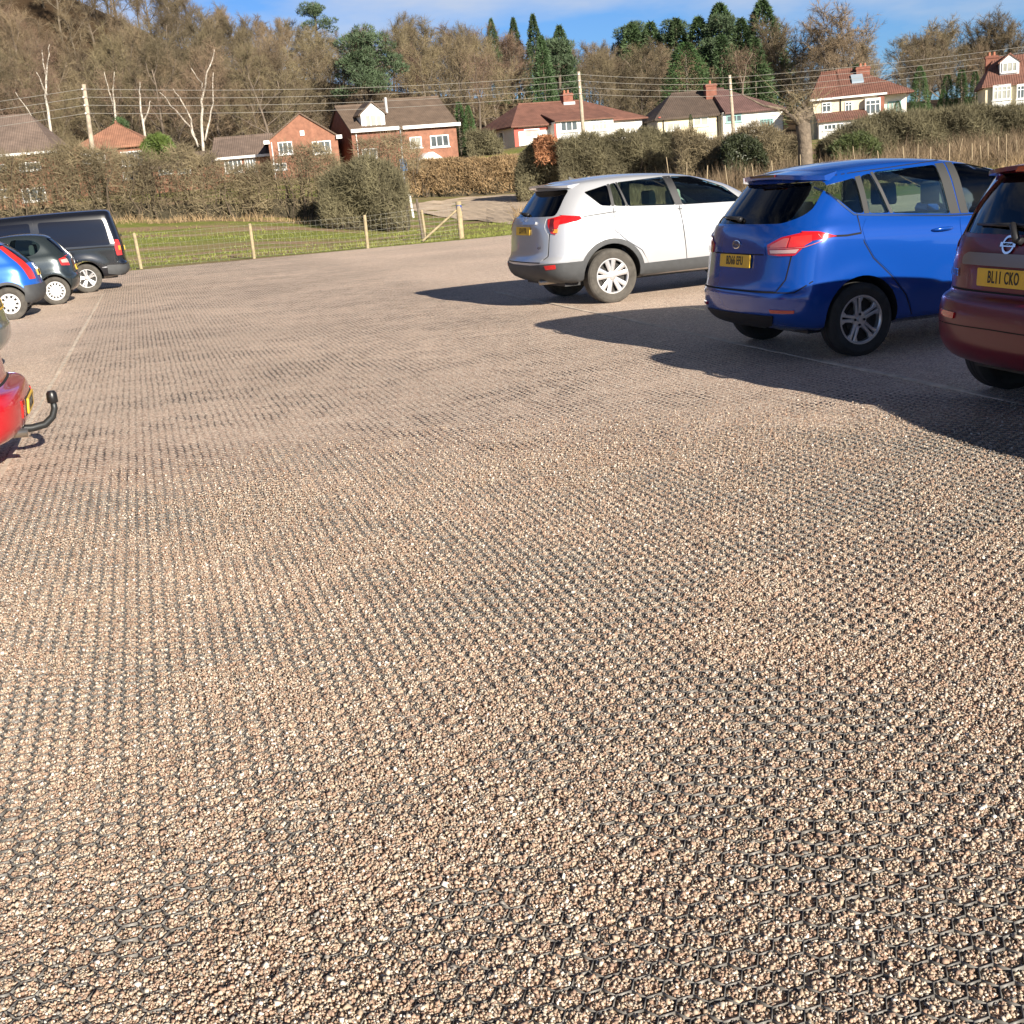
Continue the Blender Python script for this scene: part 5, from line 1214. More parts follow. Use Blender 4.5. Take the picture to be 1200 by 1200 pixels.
        if s.cuts:
            for md in ('side', 'rear', 'front'):
                mb = MB()
                for m_, c in s.cuts:
                    if m_ == md: mb.add(c.v, c.f, 1)
                if mb.n: boolean(body, cm(mb))
        me = body.data
        # restore the smooth skin normals on the faces that belong to the skin
        nl = []
        for p in me.polygons:
            q, n, i, d = s.bvh.find_nearest(p.center)
            if d is not None and d < .02 and abs(n.dot(p.normal)) > .80:
                for vi in p.vertices:
                    co = me.vertices[vi].co; q2, n2, i2, d2 = s.bvh.find_nearest(co); nn = s.normal(q2, i2)
                    nl.append(nn if nn.dot(p.normal) > 0.3 else p.normal)
            else:
                for vi in p.vertices: nl.append(p.normal)
        me.polygons.foreach_set('use_smooth', [True] * len(me.polygons))
        me.normals_split_custom_set([tuple(n) for n in nl])
        body.name = 'body'; me.name = 'body'; body.parent = s.t
        s.body = body
        # floor pan keeps light from leaking through
        return body
    def window(s, name, poly, mode, m, side=1, off=-.006, rnd=.035):
        s.glass.append((name, roundpoly(poly, rnd), mode, m, side, off))
    glass = None
    # -- wheels
    def wheel(s, x, y, R, rim, style, side, tyre=RUBBER, rimm=ALLOY, width=.20, turn=0.0):
        w = thing_part = bpy.data.objects.new('wheel', wheel_mesh(R, rim, width)); COL.objects.link(w); w.parent = s.t; w.location = (x, y, R - .004)
        if side < 0: w.rotation_euler = (0, turn, math.pi)
        else: w.rotation_euler = (0, turn, 0)
        link('tyre', tyre_mesh(R, rim, width, tyre), w); link('rim', rim_mesh(rim, width, style, rimm), w); return w
    def plate(s, mode, a, b_, text, w=.52, h=.111, flip=1, tilt=None, size=.079, sx=.62, off=.012):
        p, n = s.cast(a, b_, mode); n = n if tilt is None else Vector(tilt).normalized()
        X = Vector((0, 0, 1)).cross(n).normalized(); Z = n.cross(X)
        M_ = Matrix((X, Z, n)).transposed().to_4x4(); M_.translation = p + n * off
        pl = MB().prism(roundpoly([(-w / 2, -h / 2), (w / 2, -h / 2), (w / 2, h / 2), (-w / 2, h / 2)], .012), -.012, 0, 'xy').build('number_plate', PLATE, s.t); pl.matrix_local = M_
        if text: lettering('plate_letters', text, size, sx, INK, pl, .001)
        return pl
    def text(s, name, mode, a, b_, txt, size, sx, m, off=.004):
        p, n = s.cast(a, b_, mode); X = Vector((0, 0, 1)).cross(n).normalized(); Z = n.cross(X); M_ = Matrix((X, Z, n)).transposed().to_4x4(); M_.translation = p + n * off
        o = lettering(name, txt, size, sx, m, s.t, 0.0); o.matrix_local = M_; return o
    def place(s, mode, a, b_, off=0.0, side=1):
        p, n = s.cast(a, b_, mode, side); X = Vector((0, 0, 1)).cross(n).normalized(); Z = n.cross(X); M_ = Matrix((X, Z, n)).transposed().to_4x4(); M_.translation = p + n * off; return M_
    def seats(s, xs, m=SEAT, w=.46, hr=SEAT, z0=.30, top=1.12):
        for (x, ys) in xs:
            for y in ys:
                mb = MB().prism(roundpoly([(x, z0), (x + .50, z0 + .03), (x + .52, z0 + .2), (x + .16, z0 + .2), (x - .08, top - .18), (x - .20, top - .18)], .05), y - w / 2, y + w / 2, 'xz')
                st = mb.build('seat', m, s.t, True, 40)
                MB().prism(roundpoly([(x - .20, top - .10), (x - .09, top - .10), (x - .11, top + .10), (x - .20, top + .10)], .04), y - .13, y + .13, 'xz').build('headrest', hr, st, True, 40)
def lettering(name, txt, size, sx, m, parent, z):
    cu = bpy.data.curves.new(name, 'FONT'); cu.body = txt; cu.size = size * 1.36; cu.align_x = 'CENTER'; cu.align_y = 'CENTER'; cu.extrude = .0015; cu.offset = size * .022; cu.resolution_u = 3; cu.space_character = 1.14
    o = bpy.data.objects.new('tmp', cu); COL.objects.link(o); dg = bpy.context.evaluated_depsgraph_get(); dg.update()
    me = bpy.data.meshes.new_from_object(o.evaluated_get(dg)); bpy.data.objects.remove(o); me.transform(Matrix.Diagonal((sx, 1, 1, 1))); me.transform(Matrix.Translation((0, 0, z)))
    me.materials.clear(); return link(name, me, parent, m)
_wc = {}
def tyre_mesh(R, rim, w, m):
    k = ('t', R, rim, w, m.name)
    if k not in _wc:
        h = w / 2; mb = MB()
        mb.lathe([(rim - .012, -h * .70), (rim + .005, -h * .86), (R - .045, -h * 1.0), (R - .016, -h * .90), (R, -h * .72), (R, -h * .25), (R - .006, -h * .22), (R - .006, -h * .17), (R, -h * .14), (R, h * .14), (R - .006, h * .17), (R - .006, h * .22), (R, h * .25), (R, h * .72), (R - .016, h * .90), (R - .045, h), (rim + .005, h * .86), (rim - .012, h * .70)], 56)
        me = mb.mesh('tyre', True, 30); me.materials.append(m); _wc[k] = me
    return _wc[k]
def wheel_mesh(R, rim, w):
    k = ('w', R, rim, w)
    if k not in _wc:
        mb = MB(); mb.lathe([(0, w * .12), (rim * .96, w * .12), (rim * .97, -w * .35), (0, -w * .35)], 32); mb.lathe([(.0, w * .18), (rim * .60, w * .18), (rim * .60, w * .13)], 28)
        me = mb.mesh('wheel', True, 30); me.materials.append(mat('dark_brake_disc', (.03, .028, .026), .6, .4)); _wc[k] = me
    return _wc[k]
def rim_mesh(r, w, style, m):
    k = ('r', r, w, style, m.name)
    if k in _wc: return _wc[k]
    mb = MB(); f = w * .42
    mb.lathe([(r, f), (r + .004, f - .004), (r + .004, f - .03), (r - .02, f - .06), (r - .022, f - .012), (r - .012, f)], 48, closed=True)
    def spoke(a0, r0, a1, r1, w0, w1, y0, y1, th=.028):
        A = Vector((math.cos(a0) * r0, y0, math.sin(a0) * r0)); B = Vector((math.cos(a1) * r1, y1, math.sin(a1) * r1)); d = (B - A).normalized(); n = Vector((-d.z, 0, d.x)).normalized()
        V = [A + n * w0, B + n * w1, B - n * w1, A - n * w0]; V = V + [v + Vector((0, -th, 0)) for v in V]
        V2 = [V[0] - Vector((0, .006, 0)), V[1] - Vector((0, .006, 0)), V[2] - Vector((0, .006, 0)), V[3] - Vector((0, .006, 0)), A + n * w0 * .55, B + n * w1 * .55, B - n * w1 * .55, A - n * w0 * .55] + V[4:]
        mb.add(V2, [(4, 5, 6, 7), (0, 1, 5, 4), (3, 7, 6, 2), (0, 8, 9, 1), (3, 2, 10, 11), (8, 11, 10, 9)])
    hub = r * .30
    if style == 'ten':
        for k5 in range(5):
            c = math.pi / 2 + k5 * 2 * math.pi / 5
            for s_ in (-1, 1): spoke(c + s_ * .20, hub * .55, c + s_ * .235, r - .008, .024, .034, f - .02, f - .006)
        mb.lathe([(0, f - .008), (hub * .5, f - .01), (hub * .95, f - .02), (hub, f - .05)], 24)
    elif style == 'y5':
        for k5 in range(5):
            c = math.pi / 2 + .10 + k5 * 2 * math.pi / 5
            for s_ in (-1, 1):
                spoke(c + s_ * .30, hub * .85, c + s_ * .14, r * .72, .016, .013, f - .028, f - .012); spoke(c + s_ * .14, r * .70, c + s_ * .12, r - .008, .013, .014, f - .012, f - .006); spoke(c + s_ * .15, r * .70, c + s_ * .27, r - .008, .011, .012, f - .014, f - .008)
        mb.lathe([(0, f - .016), (hub * .32, f - .016), (hub * .36, f - .03), (hub * .9, f - .028), (hub * 1.12, f - .03), (hub * 1.12, f - .06)], 24)
    elif style == 'five':
        for k5 in range(5):
            c = math.pi / 2 + k5 * 2 * math.pi / 5
            for s_ in (-1, 1): spoke(c + s_ * .22, hub * .7, c + s_ * .17, r - .008, .02, .026, f - .024, f - .006)
        mb.lathe([(0, f - .012), (hub * .5, f - .014), (hub, f - .028), (hub, f - .05)], 24)
    else:   # plastic cover with a ring of slots
        nslot = {'cover14': 14, 'cover10': 10}.get(style, 7); r0, r1 = (.60 * r, .84 * r) if nslot == 14 else (.56 * r, .82 * r); n = nslot * 6
        rings = [(.0, f + .004), (.20 * r, f + .004), (.26 * r, f - .006), (.34 * r, f - .004), (.46 * r, f + .002), (r0, f - .002), (r1, f - .008), (.93 * r, f - .006), (r, f - .004)]
        V = []
        for a in range(n):
            t = 2 * math.pi * a / n
            for rr, yy in rings: V.append((math.cos(t) * rr, yy, math.sin(t) * rr))
        q = len(rings); F = []
        for a in range(n):
            for j in range(q - 1):
                if j == 5 and a % 6 in (1, 2, 3) and nslot == 14: continue
                if j == 5 and a % 6 in (1, 2, 3) and nslot != 14: continue
                F.append((a * q + j, a * q + j + 1, ((a + 1) % n) * q + j + 1, ((a + 1) % n) * q + j))
        mb.add(V, F)
    # wheel bolts
    if style in ('ten', 'y5', 'five'):
        for k5 in range(5 if style != 'y5' else 4):
            a = math.pi / 2 + .3 + k5 * 2 * math.pi / (5 if style != 'y5' else 4); c = Vector((math.cos(a) * hub * .72, f - .018, math.sin(a) * hub * .72)); mb.tube([c, c + Vector((0, -.01, 0))], .011, 8, 1)
    me = mb.mesh('rim', True, 32); me.materials.append(m); me.materials.append(BLACK); _wc[k] = me
    return me
def arch_poly(cx, cz, r0, r1, a0, a1, n=26):
    A = np.linspace(rad(a0), rad(a1), n)
    return [(cx + r1 * math.cos(t), cz + r1 * math.sin(t)) for t in A] + [(cx + r0 * math.cos(t), cz + r0 * math.sin(t)) for t in A[::-1]]
def arch_bulge(axles, R, z, amt=.022):
    def f(x, zz):
        b = 0
        for a in axles:
            d = np.hypot(x - a, zz - z); b = b + amt * np.exp(-((d - R - .03) / .085) ** 2) * (zz > z - .25)
        return b
    return f
def mirror_part(c, x, z, y, m, side):
    mb = MB(); P = [(-.02, -.07), (.10, -.08), (.15, 0), (.12, .075), (0, .08), (-.04, .03)]
    V = [(x + a * .8, side * (y + .03), z + b_ * .9) for a, b_ in P] + [(x + a, side * (y + .10), z + b_) for a, b_ in P] + [(x + a * .8, side * (y + .22), z + b_ * .85) for a, b_ in P]
    F = [tuple(range(6)), tuple(range(12, 18))] + [(i + k * 6, (i + 1) % 6 + k * 6, (i + 1) % 6 + k * 6 + 6, i + k * 6 + 6) for k in range(2) for i in range(6)]
    mb.add(V, F); return mb.build('door_mirror', m, c.t, True, 50)
def handle(c, x, z, side, m, parent, l=.20):
    p, n = c.cast(x, z, 'side', side); pts = []
    for i in range(9):
        u = i / 8; q, nn = c.cast(x - l / 2 + l * u, z - .01 * math.sin(u * math.pi) * 0, 'side', side); pts.append(q + nn * (.006 + .030 * math.sin(u * math.pi) ** .5))
    return MB().tube(pts, [.008, .013, .015, .016, .016, .016, .015, .013, .008], 8).build('handle', m, parent, True)
def cabin_keys(keys, i0, d=.055, floor=.50):
    """a shrunken copy of the upper rings, for hollowing"""
    out = []; k = keys[i0]
    out.append((k[0] + .30, k[1] - .25, k[2] - .13, floor, floor, 0, k[6], k[7])); out.append((k[0] + .16, k[1] - .12, k[2] - .10, k[3] - .12, k[3] - .14, 0, k[6], k[7]))
    for k in keys[i0:-2]: out.append((k[0] + d * 1.3, k[1] - d * 1.5, k[2] - d, k[3] - .035, k[4] - .035, k[5], k[6], k[7]))
    k = keys[-1]; out.append((k[0] + d, k[1] - d, .01, k[3] - .05, k[4] - .05, k[5], k[6], k[7]))
    return out
def wiper(c, y0, y1, z0, z1, m=BLACK):
    a, na = c.cast(y0, z0, 'rear'); b_, nb = c.cast(y1, z1, 'rear'); q, nq = c.cast((y0 + y1) / 2, (z0 + z1) / 2, 'rear')
    mb = MB().tube([a + na * .022, q + nq * .026, b_ + nb * .012], [.020, .014, .007], 6); mb.tube([a + na * .0, a + na * .03], [.028, .022], 10)
    return mb.build('wiper', m, c.t, True)

# ============================================================ silver SUV
def silver_suv():
    P = paint('silver_car_paint', (.47, .48, .50), .3, .30)
    ax = (.97, 3.63); R = .36
    keys = [(.36, 4.2, .72, .31, .26, 0, .3, .5), (.12, 4.45, .87, .37, .30, 0, .35, .55), (.01, 4.55, .905, .50, .45, 0, .36, .6), (0, 4.57, .918, .615, .6, 0, .38, .6), (.045, 4.56, .922, .68, .70, 0, .40, .6),
            (.075, 4.5, .92, .93, .84, 0, .42, .6), (.095, 4.4, .905, 1.09, .93, 0, .44, .6), (.14, 4.1, .878, 1.18, 1.01, .01, .45, .55), (.20, 3.62, .848, 1.25, 1.10, .01, .46, .5), (.36, 2.98, .745, 1.46, 1.42, .03, .45, .5),
            (.47, 2.55, .645, 1.575, 1.545, .05, .42, .5), (.54, 2.4, .48, 1.61, 1.585, .05, .4, .45), (.60, 2.3, .23, 1.63, 1.605, .05, .35, .4), (.65, 2.2, .01, 1.635, 1.61, .05, .2, .3)]
    c = Car('silver_suv', 'silver estate SUV with dark lower cladding parked nose in, farthest of the right row', 'car', SIL_O, SIL_TH, keys, P, arch_bulge(ax, .42, R, .02), 3.0)
    q = [(.70, 1.475), (1.05, 1.545), (1.045, 1.265), (.90, 1.285)]; d1 = [(1.09, 1.265), (1.09, 1.55), (1.18, 1.562), (1.26, 1.245)]; d2 = [(1.205, 1.563), (1.90, 1.585), (1.99, 1.20), (1.29, 1.243)]
    d3 = [(2.02, 1.583), (2.36, 1.555), (2.80, 1.385), (3.06, 1.165), (2.10, 1.195)]
    G = []
    for w, g in ((q, G_DARK), (d1, G_MID), (d2, G_MID), (d3, G_CLEAR)): c.cut_prism(roundpoly(w, .03), 'side'); G.append((w, g))
    rw = [(-.70, 1.20), (.70, 1.20), (.665, 1.33), (.60, 1.525), (-.60, 1.525), (-.665, 1.33)]; c.cut_prism(roundpoly(rw, .04), 'rear')
    ws = [(-.70, 1.12), (.70, 1.12), (.60, 1.50), (-.60, 1.50)]; c.cut_prism(ws, 'front')
    c.finish(ax, .425, .60, R + .01, cabin_keys(keys, 8))
    for sd in (1, -1):
        for (w, g), nm in zip(G, ('quarter_window', 'door_window', 'door_window', 'door_window')): c.patch(nm, [(a, b_) for a, b_ in w], 'side', g, -.008, .004, sd, rnd=.028)
        # black pillar trim between the panes
        c.patch('pillar_trim', [(1.90, 1.587), (2.02, 1.585), (2.10, 1.195), (1.99, 1.20)], 'side', BLACK, .003, .004, sd)
        c.patch('pillar_trim', [(1.05, 1.548), (1.09, 1.552), (1.09, 1.263), (1.045, 1.263)], 'side', BLACK, .003, .004, sd)
        c.patch('pillar_trim', [(1.18, 1.563), (1.205, 1.564), (1.29, 1.243), (1.26, 1.245)], 'side', BLACK, .003, .004, sd)
        c.ribbon('belt_line', [(.62, 1.165), (1.04, 1.188), (2.0, 1.145), (3.0, 1.11), (3.3, 1.09)], .010, 'side', GREYP, .0015, .003, sd)
        c.patch('rear_door', [(1.10, 1.235), (1.98, 1.19), (2.03, 1.10), (2.09, .46), (1.52, .46), (1.42, .66), (1.22, .80), (1.05, .95)], 'side', P, .004, .006, sd, rnd=.03); rd = c.t.children[-1]
        c.patch('front_door', [(2.105, 1.185), (3.08, 1.135), (3.16, .9), (3.12, .46), (2.10, .46), (2.045, 1.10)], 'side', P, .004, .006, sd, rnd=.03); fd = c.t.children[-1]
        handle(c, 1.24, 1.03, sd, P, rd); handle(c, 2.22, 1.00, sd, P, fd)
        for a in ax: c.patch('arch_cladding', arch_poly(a, R + .01, .418, .482, -14, 194), 'side', CLAD, .013, .03, sd)
        c.ribbon('door_gap', [(1.065, 1.255), (1.04, .95), (1.20, .80), (1.41, .66), (1.51, .50)], .008, 'side', GAP, .0015, .003, sd); c.ribbon('door_gap', [(2.045, 1.19), (2.037, 1.10), (2.095, .48)], .010, 'side', GAP, .0015, .003, sd)
        c.patch('sill_cladding', [(1.38, .48), (3.2, .48), (3.2, .33), (1.38, .33)], 'side', CLAD, .012, .02, sd)
        mirror_part(c, 2.98, 1.17, .86, P, sd)
        for a in ax: c.wheel(a, sd * .80, R, .235, 'ten', sd, RUBBER_D, ALLOY, .235, .1)
        A = lambda **k: c.ang(side=1, **k)
        lamp = [(A(y=.64, z=1.15), 1.165), (A(y=.80, z=1.17), 1.20), (A(x=.30, z=1.18), 1.208), (A(x=.56, z=1.17), 1.175), (A(x=.585, z=1.14), 1.140), (A(x=.52, z=1.12), 1.118), (A(x=.28, z=1.08), 1.09), (A(x=.22, z=1.0), .985), (A(y=.80, z=.98), .965), (A(y=.74, z=.99), .985), (A(y=.68, z=1.08), 1.08)]
        l = c.patch('tail_lamp', lamp, 'corner', LRED, .012, .03, sd, rnd=.008)
        c.patch('lamp_segment', [(A(y=.76, z=1.1), 1.14), (A(y=.82, z=1.1), 1.15), (A(y=.82, z=1.0), 1.045), (A(y=.765, z=1.0), 1.045)], 'corner', LRED2, .016, .004, sd, l); c.patch('indicator', [(A(y=.765, z=1.0), 1.035), (A(y=.82, z=1.0), 1.035), (A(y=.815, z=1.0), .985), (A(y=.77, z=1.0), .99)], 'corner', LORANGE, .016, .004, sd, l)
        c.patch('lamp_segment', [(A(x=.20, z=1.1), 1.165), (A(x=.23, z=1.1), 1.165), (A(x=.22, z=1.0), 1.01), (A(x=.18, z=1.0), 1.01)], 'corner', LDARK, .016, .004, sd, l)
        c.patch('reflector', [(A(y=.70, z=.6), .575), (A(y=.84, z=.6), .585), (A(y=.84, z=.55), .53), (A(y=.72, z=.55), .52)], 'corner', LRED, .020, .01, sd, rnd=.006)
    th = c.ang(x=.56, z=.5)
    c.patch('rear_bumper', [(-th, .60), (-c.ang(y=.8, z=.6), .60), (-20, .57), (20, .57), (c.ang(y=.8, z=.6), .60), (th, .60), (th - 1, .37), (th - 8, .325), (20, .30), (-20, .30), (-th + 8, .325), (-th + 1, .37)], 'corner', CLAD, .014, .02)
    tg = c.patch('tailgate', [(-.70, .70), (-.60, .62), (.60, .62), (.70, .70), (.705, .96), (.62, 1.05), (.60, 1.185), (-.60, 1.185), (-.62, 1.05), (-.705, .96)], 'rear', P, .005, .008, rnd=.03)
    c.ribbon('tailgate_gap', [(-.715, .98), (-.71, .69), (-.60, .61), (.60, .61), (.71, .69), (.715, .98)], .012, 'rear', GAP, .002, .004)
    c.patch('plate_recess_trim', [(-.42, 1.135), (.42, 1.135), (.42, 1.10), (-.42, 1.10)], 'rear', P, .028, .03, rnd=.01)
    c.patch('rear_window', rw, 'rear', G_DARK, -.008, .004, rnd=.038); c.patch('windscreen', ws, 'front', G_CLEAR, -.006, .004)
    c.plate('rear', 0, 1.02, 'LS14 FYR', size=.075, off=.016)
    # roof spoiler and aerial
    V = []; mb = MB()
    for i in range(15):
        y = -.62 + 1.24 * i / 14; e = .14 * (1 - (abs(y) / .62) ** 4 * .45); z = 1.588 + .03 * (1 - (y / .62) ** 2); q, _n = c.cast(y, 1.50, 'rear')
        V += [(.70, y, z + .006), (q.x - e + .06, y, z - .012), (q.x - e + .065, y, z - .042), (.58, y, z - .055)]
    mb.add(V, [(i * 4 + j, i * 4 + (j + 1) % 4, i * 4 + 4 + (j + 1) % 4, i * 4 + 4 + j) for i in range(14) for j in range(4)] + [(0, 1, 2, 3), (56, 57, 58, 59)])
    mb.build('roof_spoiler', P, c.t, True, 35)
    MB().add([(.80, -.02, 1.625), (.80, .02, 1.625), (.94, .02, 1.63), (.94, -.02, 1.63), (.81, 0, 1.69)], [(0, 1, 2, 3), (0, 1, 4), (1, 2, 4), (2, 3, 4), (3, 0, 4)]).build('aerial', BLACK, c.t)
    wiper(c, .02, .50, 1.225, 1.25)
    ring = MB().lathe([(.048, -.004), (.058, -.002), (.058, .004), (.048, .004)], 24, 'z', closed=True).build('badge', CHROME, c.t); M_ = c.place('rear', 0, 1.165, .012); ring.matrix_local = M_ @ Matrix.Diagonal((1, .68, 1, 1))
    c.text('badge_lettering', 'rear', -.52, .80, '4x4', .045, .8, CHROME, .008)
    MB().tube([(.08, -.45, .34), (.5, -.45, .34)], .035, 10).build('exhaust', STEEL, c.t, True)
    MB().box((.35, -.70, .27), (4.2, .70, .33)).build('floor', BLACK, c.t)
    c.seats([(2.35, (-.38, .38))], SEAT_L, .50, SEAT_L, .42, 1.30); c.seats([(1.35, (-.36, .36))], SEAT, .52, SEAT, .42, 1.22)
    MB().tube([(3.0 + .12 * math.sin(t) * .5, -.38 + .18 * math.cos(t), 1.02 + .18 * math.sin(t)) for t in np.linspace(0, 6.28, 22)], .014, 6, cap=False).build('steering_wheel', BLACK, c.t)
    MB().box((.3, -.62, .9), (1.1, .62, .92)).build('parcel_shelf', SEAT, c.t)
SIL_O, SIL_TH = (.42, 16.66), 19.0
silver_suv()

# ============================================================ blue MPV
def blue_mpv():
    P = paint('bright_blue_paint', (.003, .06, .34), .25, .2)
    ax = (.76, 3.25); R = .312
    keys = [(.30, 3.85, .70, .23, .20, 0, .3, .5), (.10, 4.0, .84, .30, .24, 0, .36, .55), (.015, 4.07, .866, .42, .40, 0, .38, .6), (0, 4.08, .875, .55, .55, 0, .40, .6), (.03, 4.05, .876, .64, .66, 0, .42, .6),
            (.06, 4.0, .873, .84, .75, 0, .44, .6), (.08, 3.9, .862, 1.01, .85, 0, .46, .6), (.11, 3.72, .838, 1.11, .92, .01, .48, .55), (.15, 3.32, .805, 1.19, .99, .015, .50, .5), (.33, 2.62, .715, 1.40, 1.38, .03, .48, .5),
            (.44, 2.15, .625, 1.52, 1.50, .055, .42, .5), (.50, 2.0, .47, 1.555, 1.535, .055, .4, .45), (.56, 1.9, .23, 1.575, 1.55, .055, .3, .4), (.6, 1.85, .01, 1.58, 1.555, .055, .2, .3)]
    c = Car('blue_mpv', 'bright blue tall hatchback parked between the silver SUV and the maroon hatchback', 'car', BLU_O, BLU_TH, keys, P, arch_bulge(ax, .355, R, .014), 2.9)
    q = [(.50, 1.425), (.82, 1.478), (.835, 1.185), (.745, 1.195)]; d1 = [(.885, 1.18), (.875, 1.485), (.975, 1.503), (1.085, 1.165)]; d2 = [(1.005, 1.508), (1.64, 1.522), (1.69, 1.105), (1.115, 1.16)]; d3 = [(1.83, 1.52), (2.12, 1.495), (2.62, 1.27), (2.86, 1.05), (1.88, 1.095)]
    G = []
    for w, g in ((q, G_MID), (d1, G_MID), (d2, G_CLEAR), (d3, G_CLEAR)): c.cut_prism(roundpoly(w, .03), 'side'); G.append((w, g))
    rw = [(-.56, 1.155), (.56, 1.155), (.70, 1.22), (.635, 1.475), (-.635, 1.475), (-.70, 1.22)]; c.cut_prism(roundpoly(rw, .07), 'rear')
    ws = [(-.66, 1.03), (.66, 1.03), (.57, 1.46), (-.57, 1.46)]; c.cut_prism(ws, 'front')
    c.finish(ax, .355, .58, R + .015, cabin_keys(keys, 8))
    for sd in (1, -1):
        for (w, g), nm in zip(G, ('quarter_window', 'door_window', 'door_window', 'door_window')): c.patch(nm, w, 'side', g, -.008, .004, sd, rnd=.028)
        c.patch('pillar_trim', [(1.64, 1.528), (1.735, 1.53), (1.79, 1.10), (1.69, 1.105)], 'side', GREYP, .003, .004, sd); c.patch('pillar_trim', [(1.75, 1.53), (1.83, 1.527), (1.88, 1.095), (1.80, 1.10)], 'side', GREYP, .003, .004, sd)
        c.patch('pillar_trim', [(.82, 1.482), (.875, 1.49), (.885, 1.178), (.835, 1.182)], 'side', GREYP, .003, .004, sd); c.patch('pillar_trim', [(.975, 1.507), (1.005, 1.511), (1.115, 1.16), (1.085, 1.163)], 'side', BLACK, .003, .004, sd)
        c.ribbon('chrome_strip', [(.485, 1.428), (.56, 1.36), (.65, 1.26), (.735, 1.182), (.84, 1.168), (1.69, 1.088), (2.86, 1.03)], .014, 'side', CHROME, .006, .008, sd)
        rd = c.patch('rear_door', [(.845, 1.150), (1.70, 1.075), (1.745, 1.0), (1.76, .31), (1.28, .31), (1.20, .48), (1.05, .66), (.88, .82), (.80, .96), (.78, 1.06)], 'side', P, .004, .006, sd, rnd=.03)
        fd = c.patch('front_door', [(1.775, 1.07), (2.86, 1.01), (2.92, .8), (2.88, .31), (1.775, .31), (1.76, 1.0)], 'side', P, .004, .006, sd, rnd=.03)
        handle(c, 1.57, .985, sd, P, rd, .22); handle(c, 2.5, .96, sd, P, fd, .22)
        c.ribbon('door_gap', [(.765, 1.19), (.765, 1.06), (.79, .95), (.87, .815), (1.04, .65), (1.19, .475), (1.27, .30)], .009, 'side', GAP, .002, .004, sd); c.ribbon('shut_line', [(.51, 1.028), (.63, 1.022), (.77, 1.03)], .016, 'side', GAP, .002, .004, sd)
        c.ribbon('roof_gap', [(.43, 1.475), (.47, 1.50), (.86, 1.522), (1.74, 1.556)], .007, 'side', GAP, .001, .003, sd)
        mirror_part(c, 2.78, 1.06, .83, P, sd)
        for a in ax: c.wheel(a, sd * .765, R, .208, 'y5', sd, RUBBER, ALLOY_D, .20, .25)
        A = lambda **k: c.ang(side=1, **k)
        lamp = [(A(y=.46, z=.99), .985), (A(y=.60, z=1.04), 1.045), (A(y=.74, z=1.07), 1.075), (A(x=.26, z=1.07), 1.085), (A(x=.38, z=1.07), 1.075), (A(x=.53, z=1.02), 1.025), (A(x=.30, z=1.0), 1.005), (A(x=.24, z=.95), .94), (A(x=.20, z=.9), .895), (A(y=.60, z=.9), .895), (A(y=.48, z=.9), .905)]
        l = c.patch('tail_lamp', lamp, 'corner', LRED, .012, .03, sd, rnd=.012)
        c.patch('lamp_segment', [(A(y=.50, z=.98), .98), (A(y=.63, z=1.0), 1.035), (A(y=.67, z=1.0), 1.035), (A(y=.65, z=1.0), .965), (A(y=.50, z=.96), .963)], 'corner', LPINK, .016, .004, sd, l); c.patch('lamp_segment', [(A(y=.685, z=1.0), 1.045), (A(y=.80, z=1.0), 1.052), (A(y=.80, z=1.0), 1.0), (A(y=.76, z=1.0), .965), (A(y=.665, z=1.0), .963)], 'corner', LRED2, .016, .004, sd, l)
        c.patch('reverse_lamp', [(A(y=.50, z=.93), .942), (A(y=.75, z=.93), .945), (A(y=.73, z=.92), .915), (A(y=.51, z=.92), .917)], 'corner', LCLEAR, .016, .004, sd, l)
        c.ribbon('lamp_edge', [(A(y=.49, z=.97), .955), (A(y=.66, z=.97), .955), (A(y=.77, z=.97), .957), (A(y=.83, z=1), 1.0), (A(y=.82, z=1), 1.052)], .006, 'corner', LPINK, .0175, .004, sd, l)
        c.patch('reflector', [(A(y=.55, z=.45), .455), (A(x=.16, z=.45), .45), (A(x=.16, z=.43), .425), (A(y=.56, z=.43), .425)], 'corner', LRED, .012, .01, sd, rnd=.005)
    th = c.ang(y=.58, z=.4)
    c.patch('lower_bumper', [(-th, .40), (th, .40), (th - 3, .31), (18, .265), (-18, .265), (-th + 3, .31)], 'corner', BLACK, .012, .02, rnd=.02)
    c.ribbon('bumper_gap', [(-78, .90), (-66, .88), (-52, .68), (-44, .595), (44, .595), (52, .68), (66, .88), (78, .90)][2:6], .010, 'corner', GAP, .002, .004)
    c.patch('tailgate', [(-.60, .61), (.60, .61), (.665, .70), (.69, .89), (.44, .90), (.42, 1.0), (.58, 1.07), (.64, 1.135), (-.64, 1.135), (-.58, 1.07), (-.42, 1.0), (-.44, .90), (-.69, .89), (-.665, .70)], 'rear', P, .004, .008, rnd=.02)
    c.ribbon('tailgate_gap', [(-.70, .90), (-.675, .70), (-.61, .60), (.61, .60), (.675, .70), (.70, .90)], .010, 'rear', GAP, .002, .004)
    c.ribbon('tailgate_crease', [(-.42, .905), (.42, .905)], .010, 'rear', GAP, .0055, .004)
    c.patch('rear_window', rw, 'rear', G_MID, -.008, .004, rnd=.066); c.patch('windscreen', ws, 'front', G_CLEAR, -.006, .004)
    c.plate('rear', 0, .845, 'BD66 EFU', size=.077, sx=.58, off=.02)
    mb = MB().lathe([(0, .004), (.050, .004), (.050, -.004)], 28, 'z'); b_ = mb.build('badge', mat('dark_badge_blue', (.02, .05, .16), .3, coat=1), c.t, True, 40); M_ = c.place('rear', 0, .985, .008); b_.matrix_local = M_ @ Matrix.Diagonal((1.12, .62, 1, 1))
    MB().lathe([(.050, -.002), (.060, -.002), (.060, .006), (.050, .007)], 28, 'z', closed=True).build('badge_ring', CHROME, b_, True, 40)
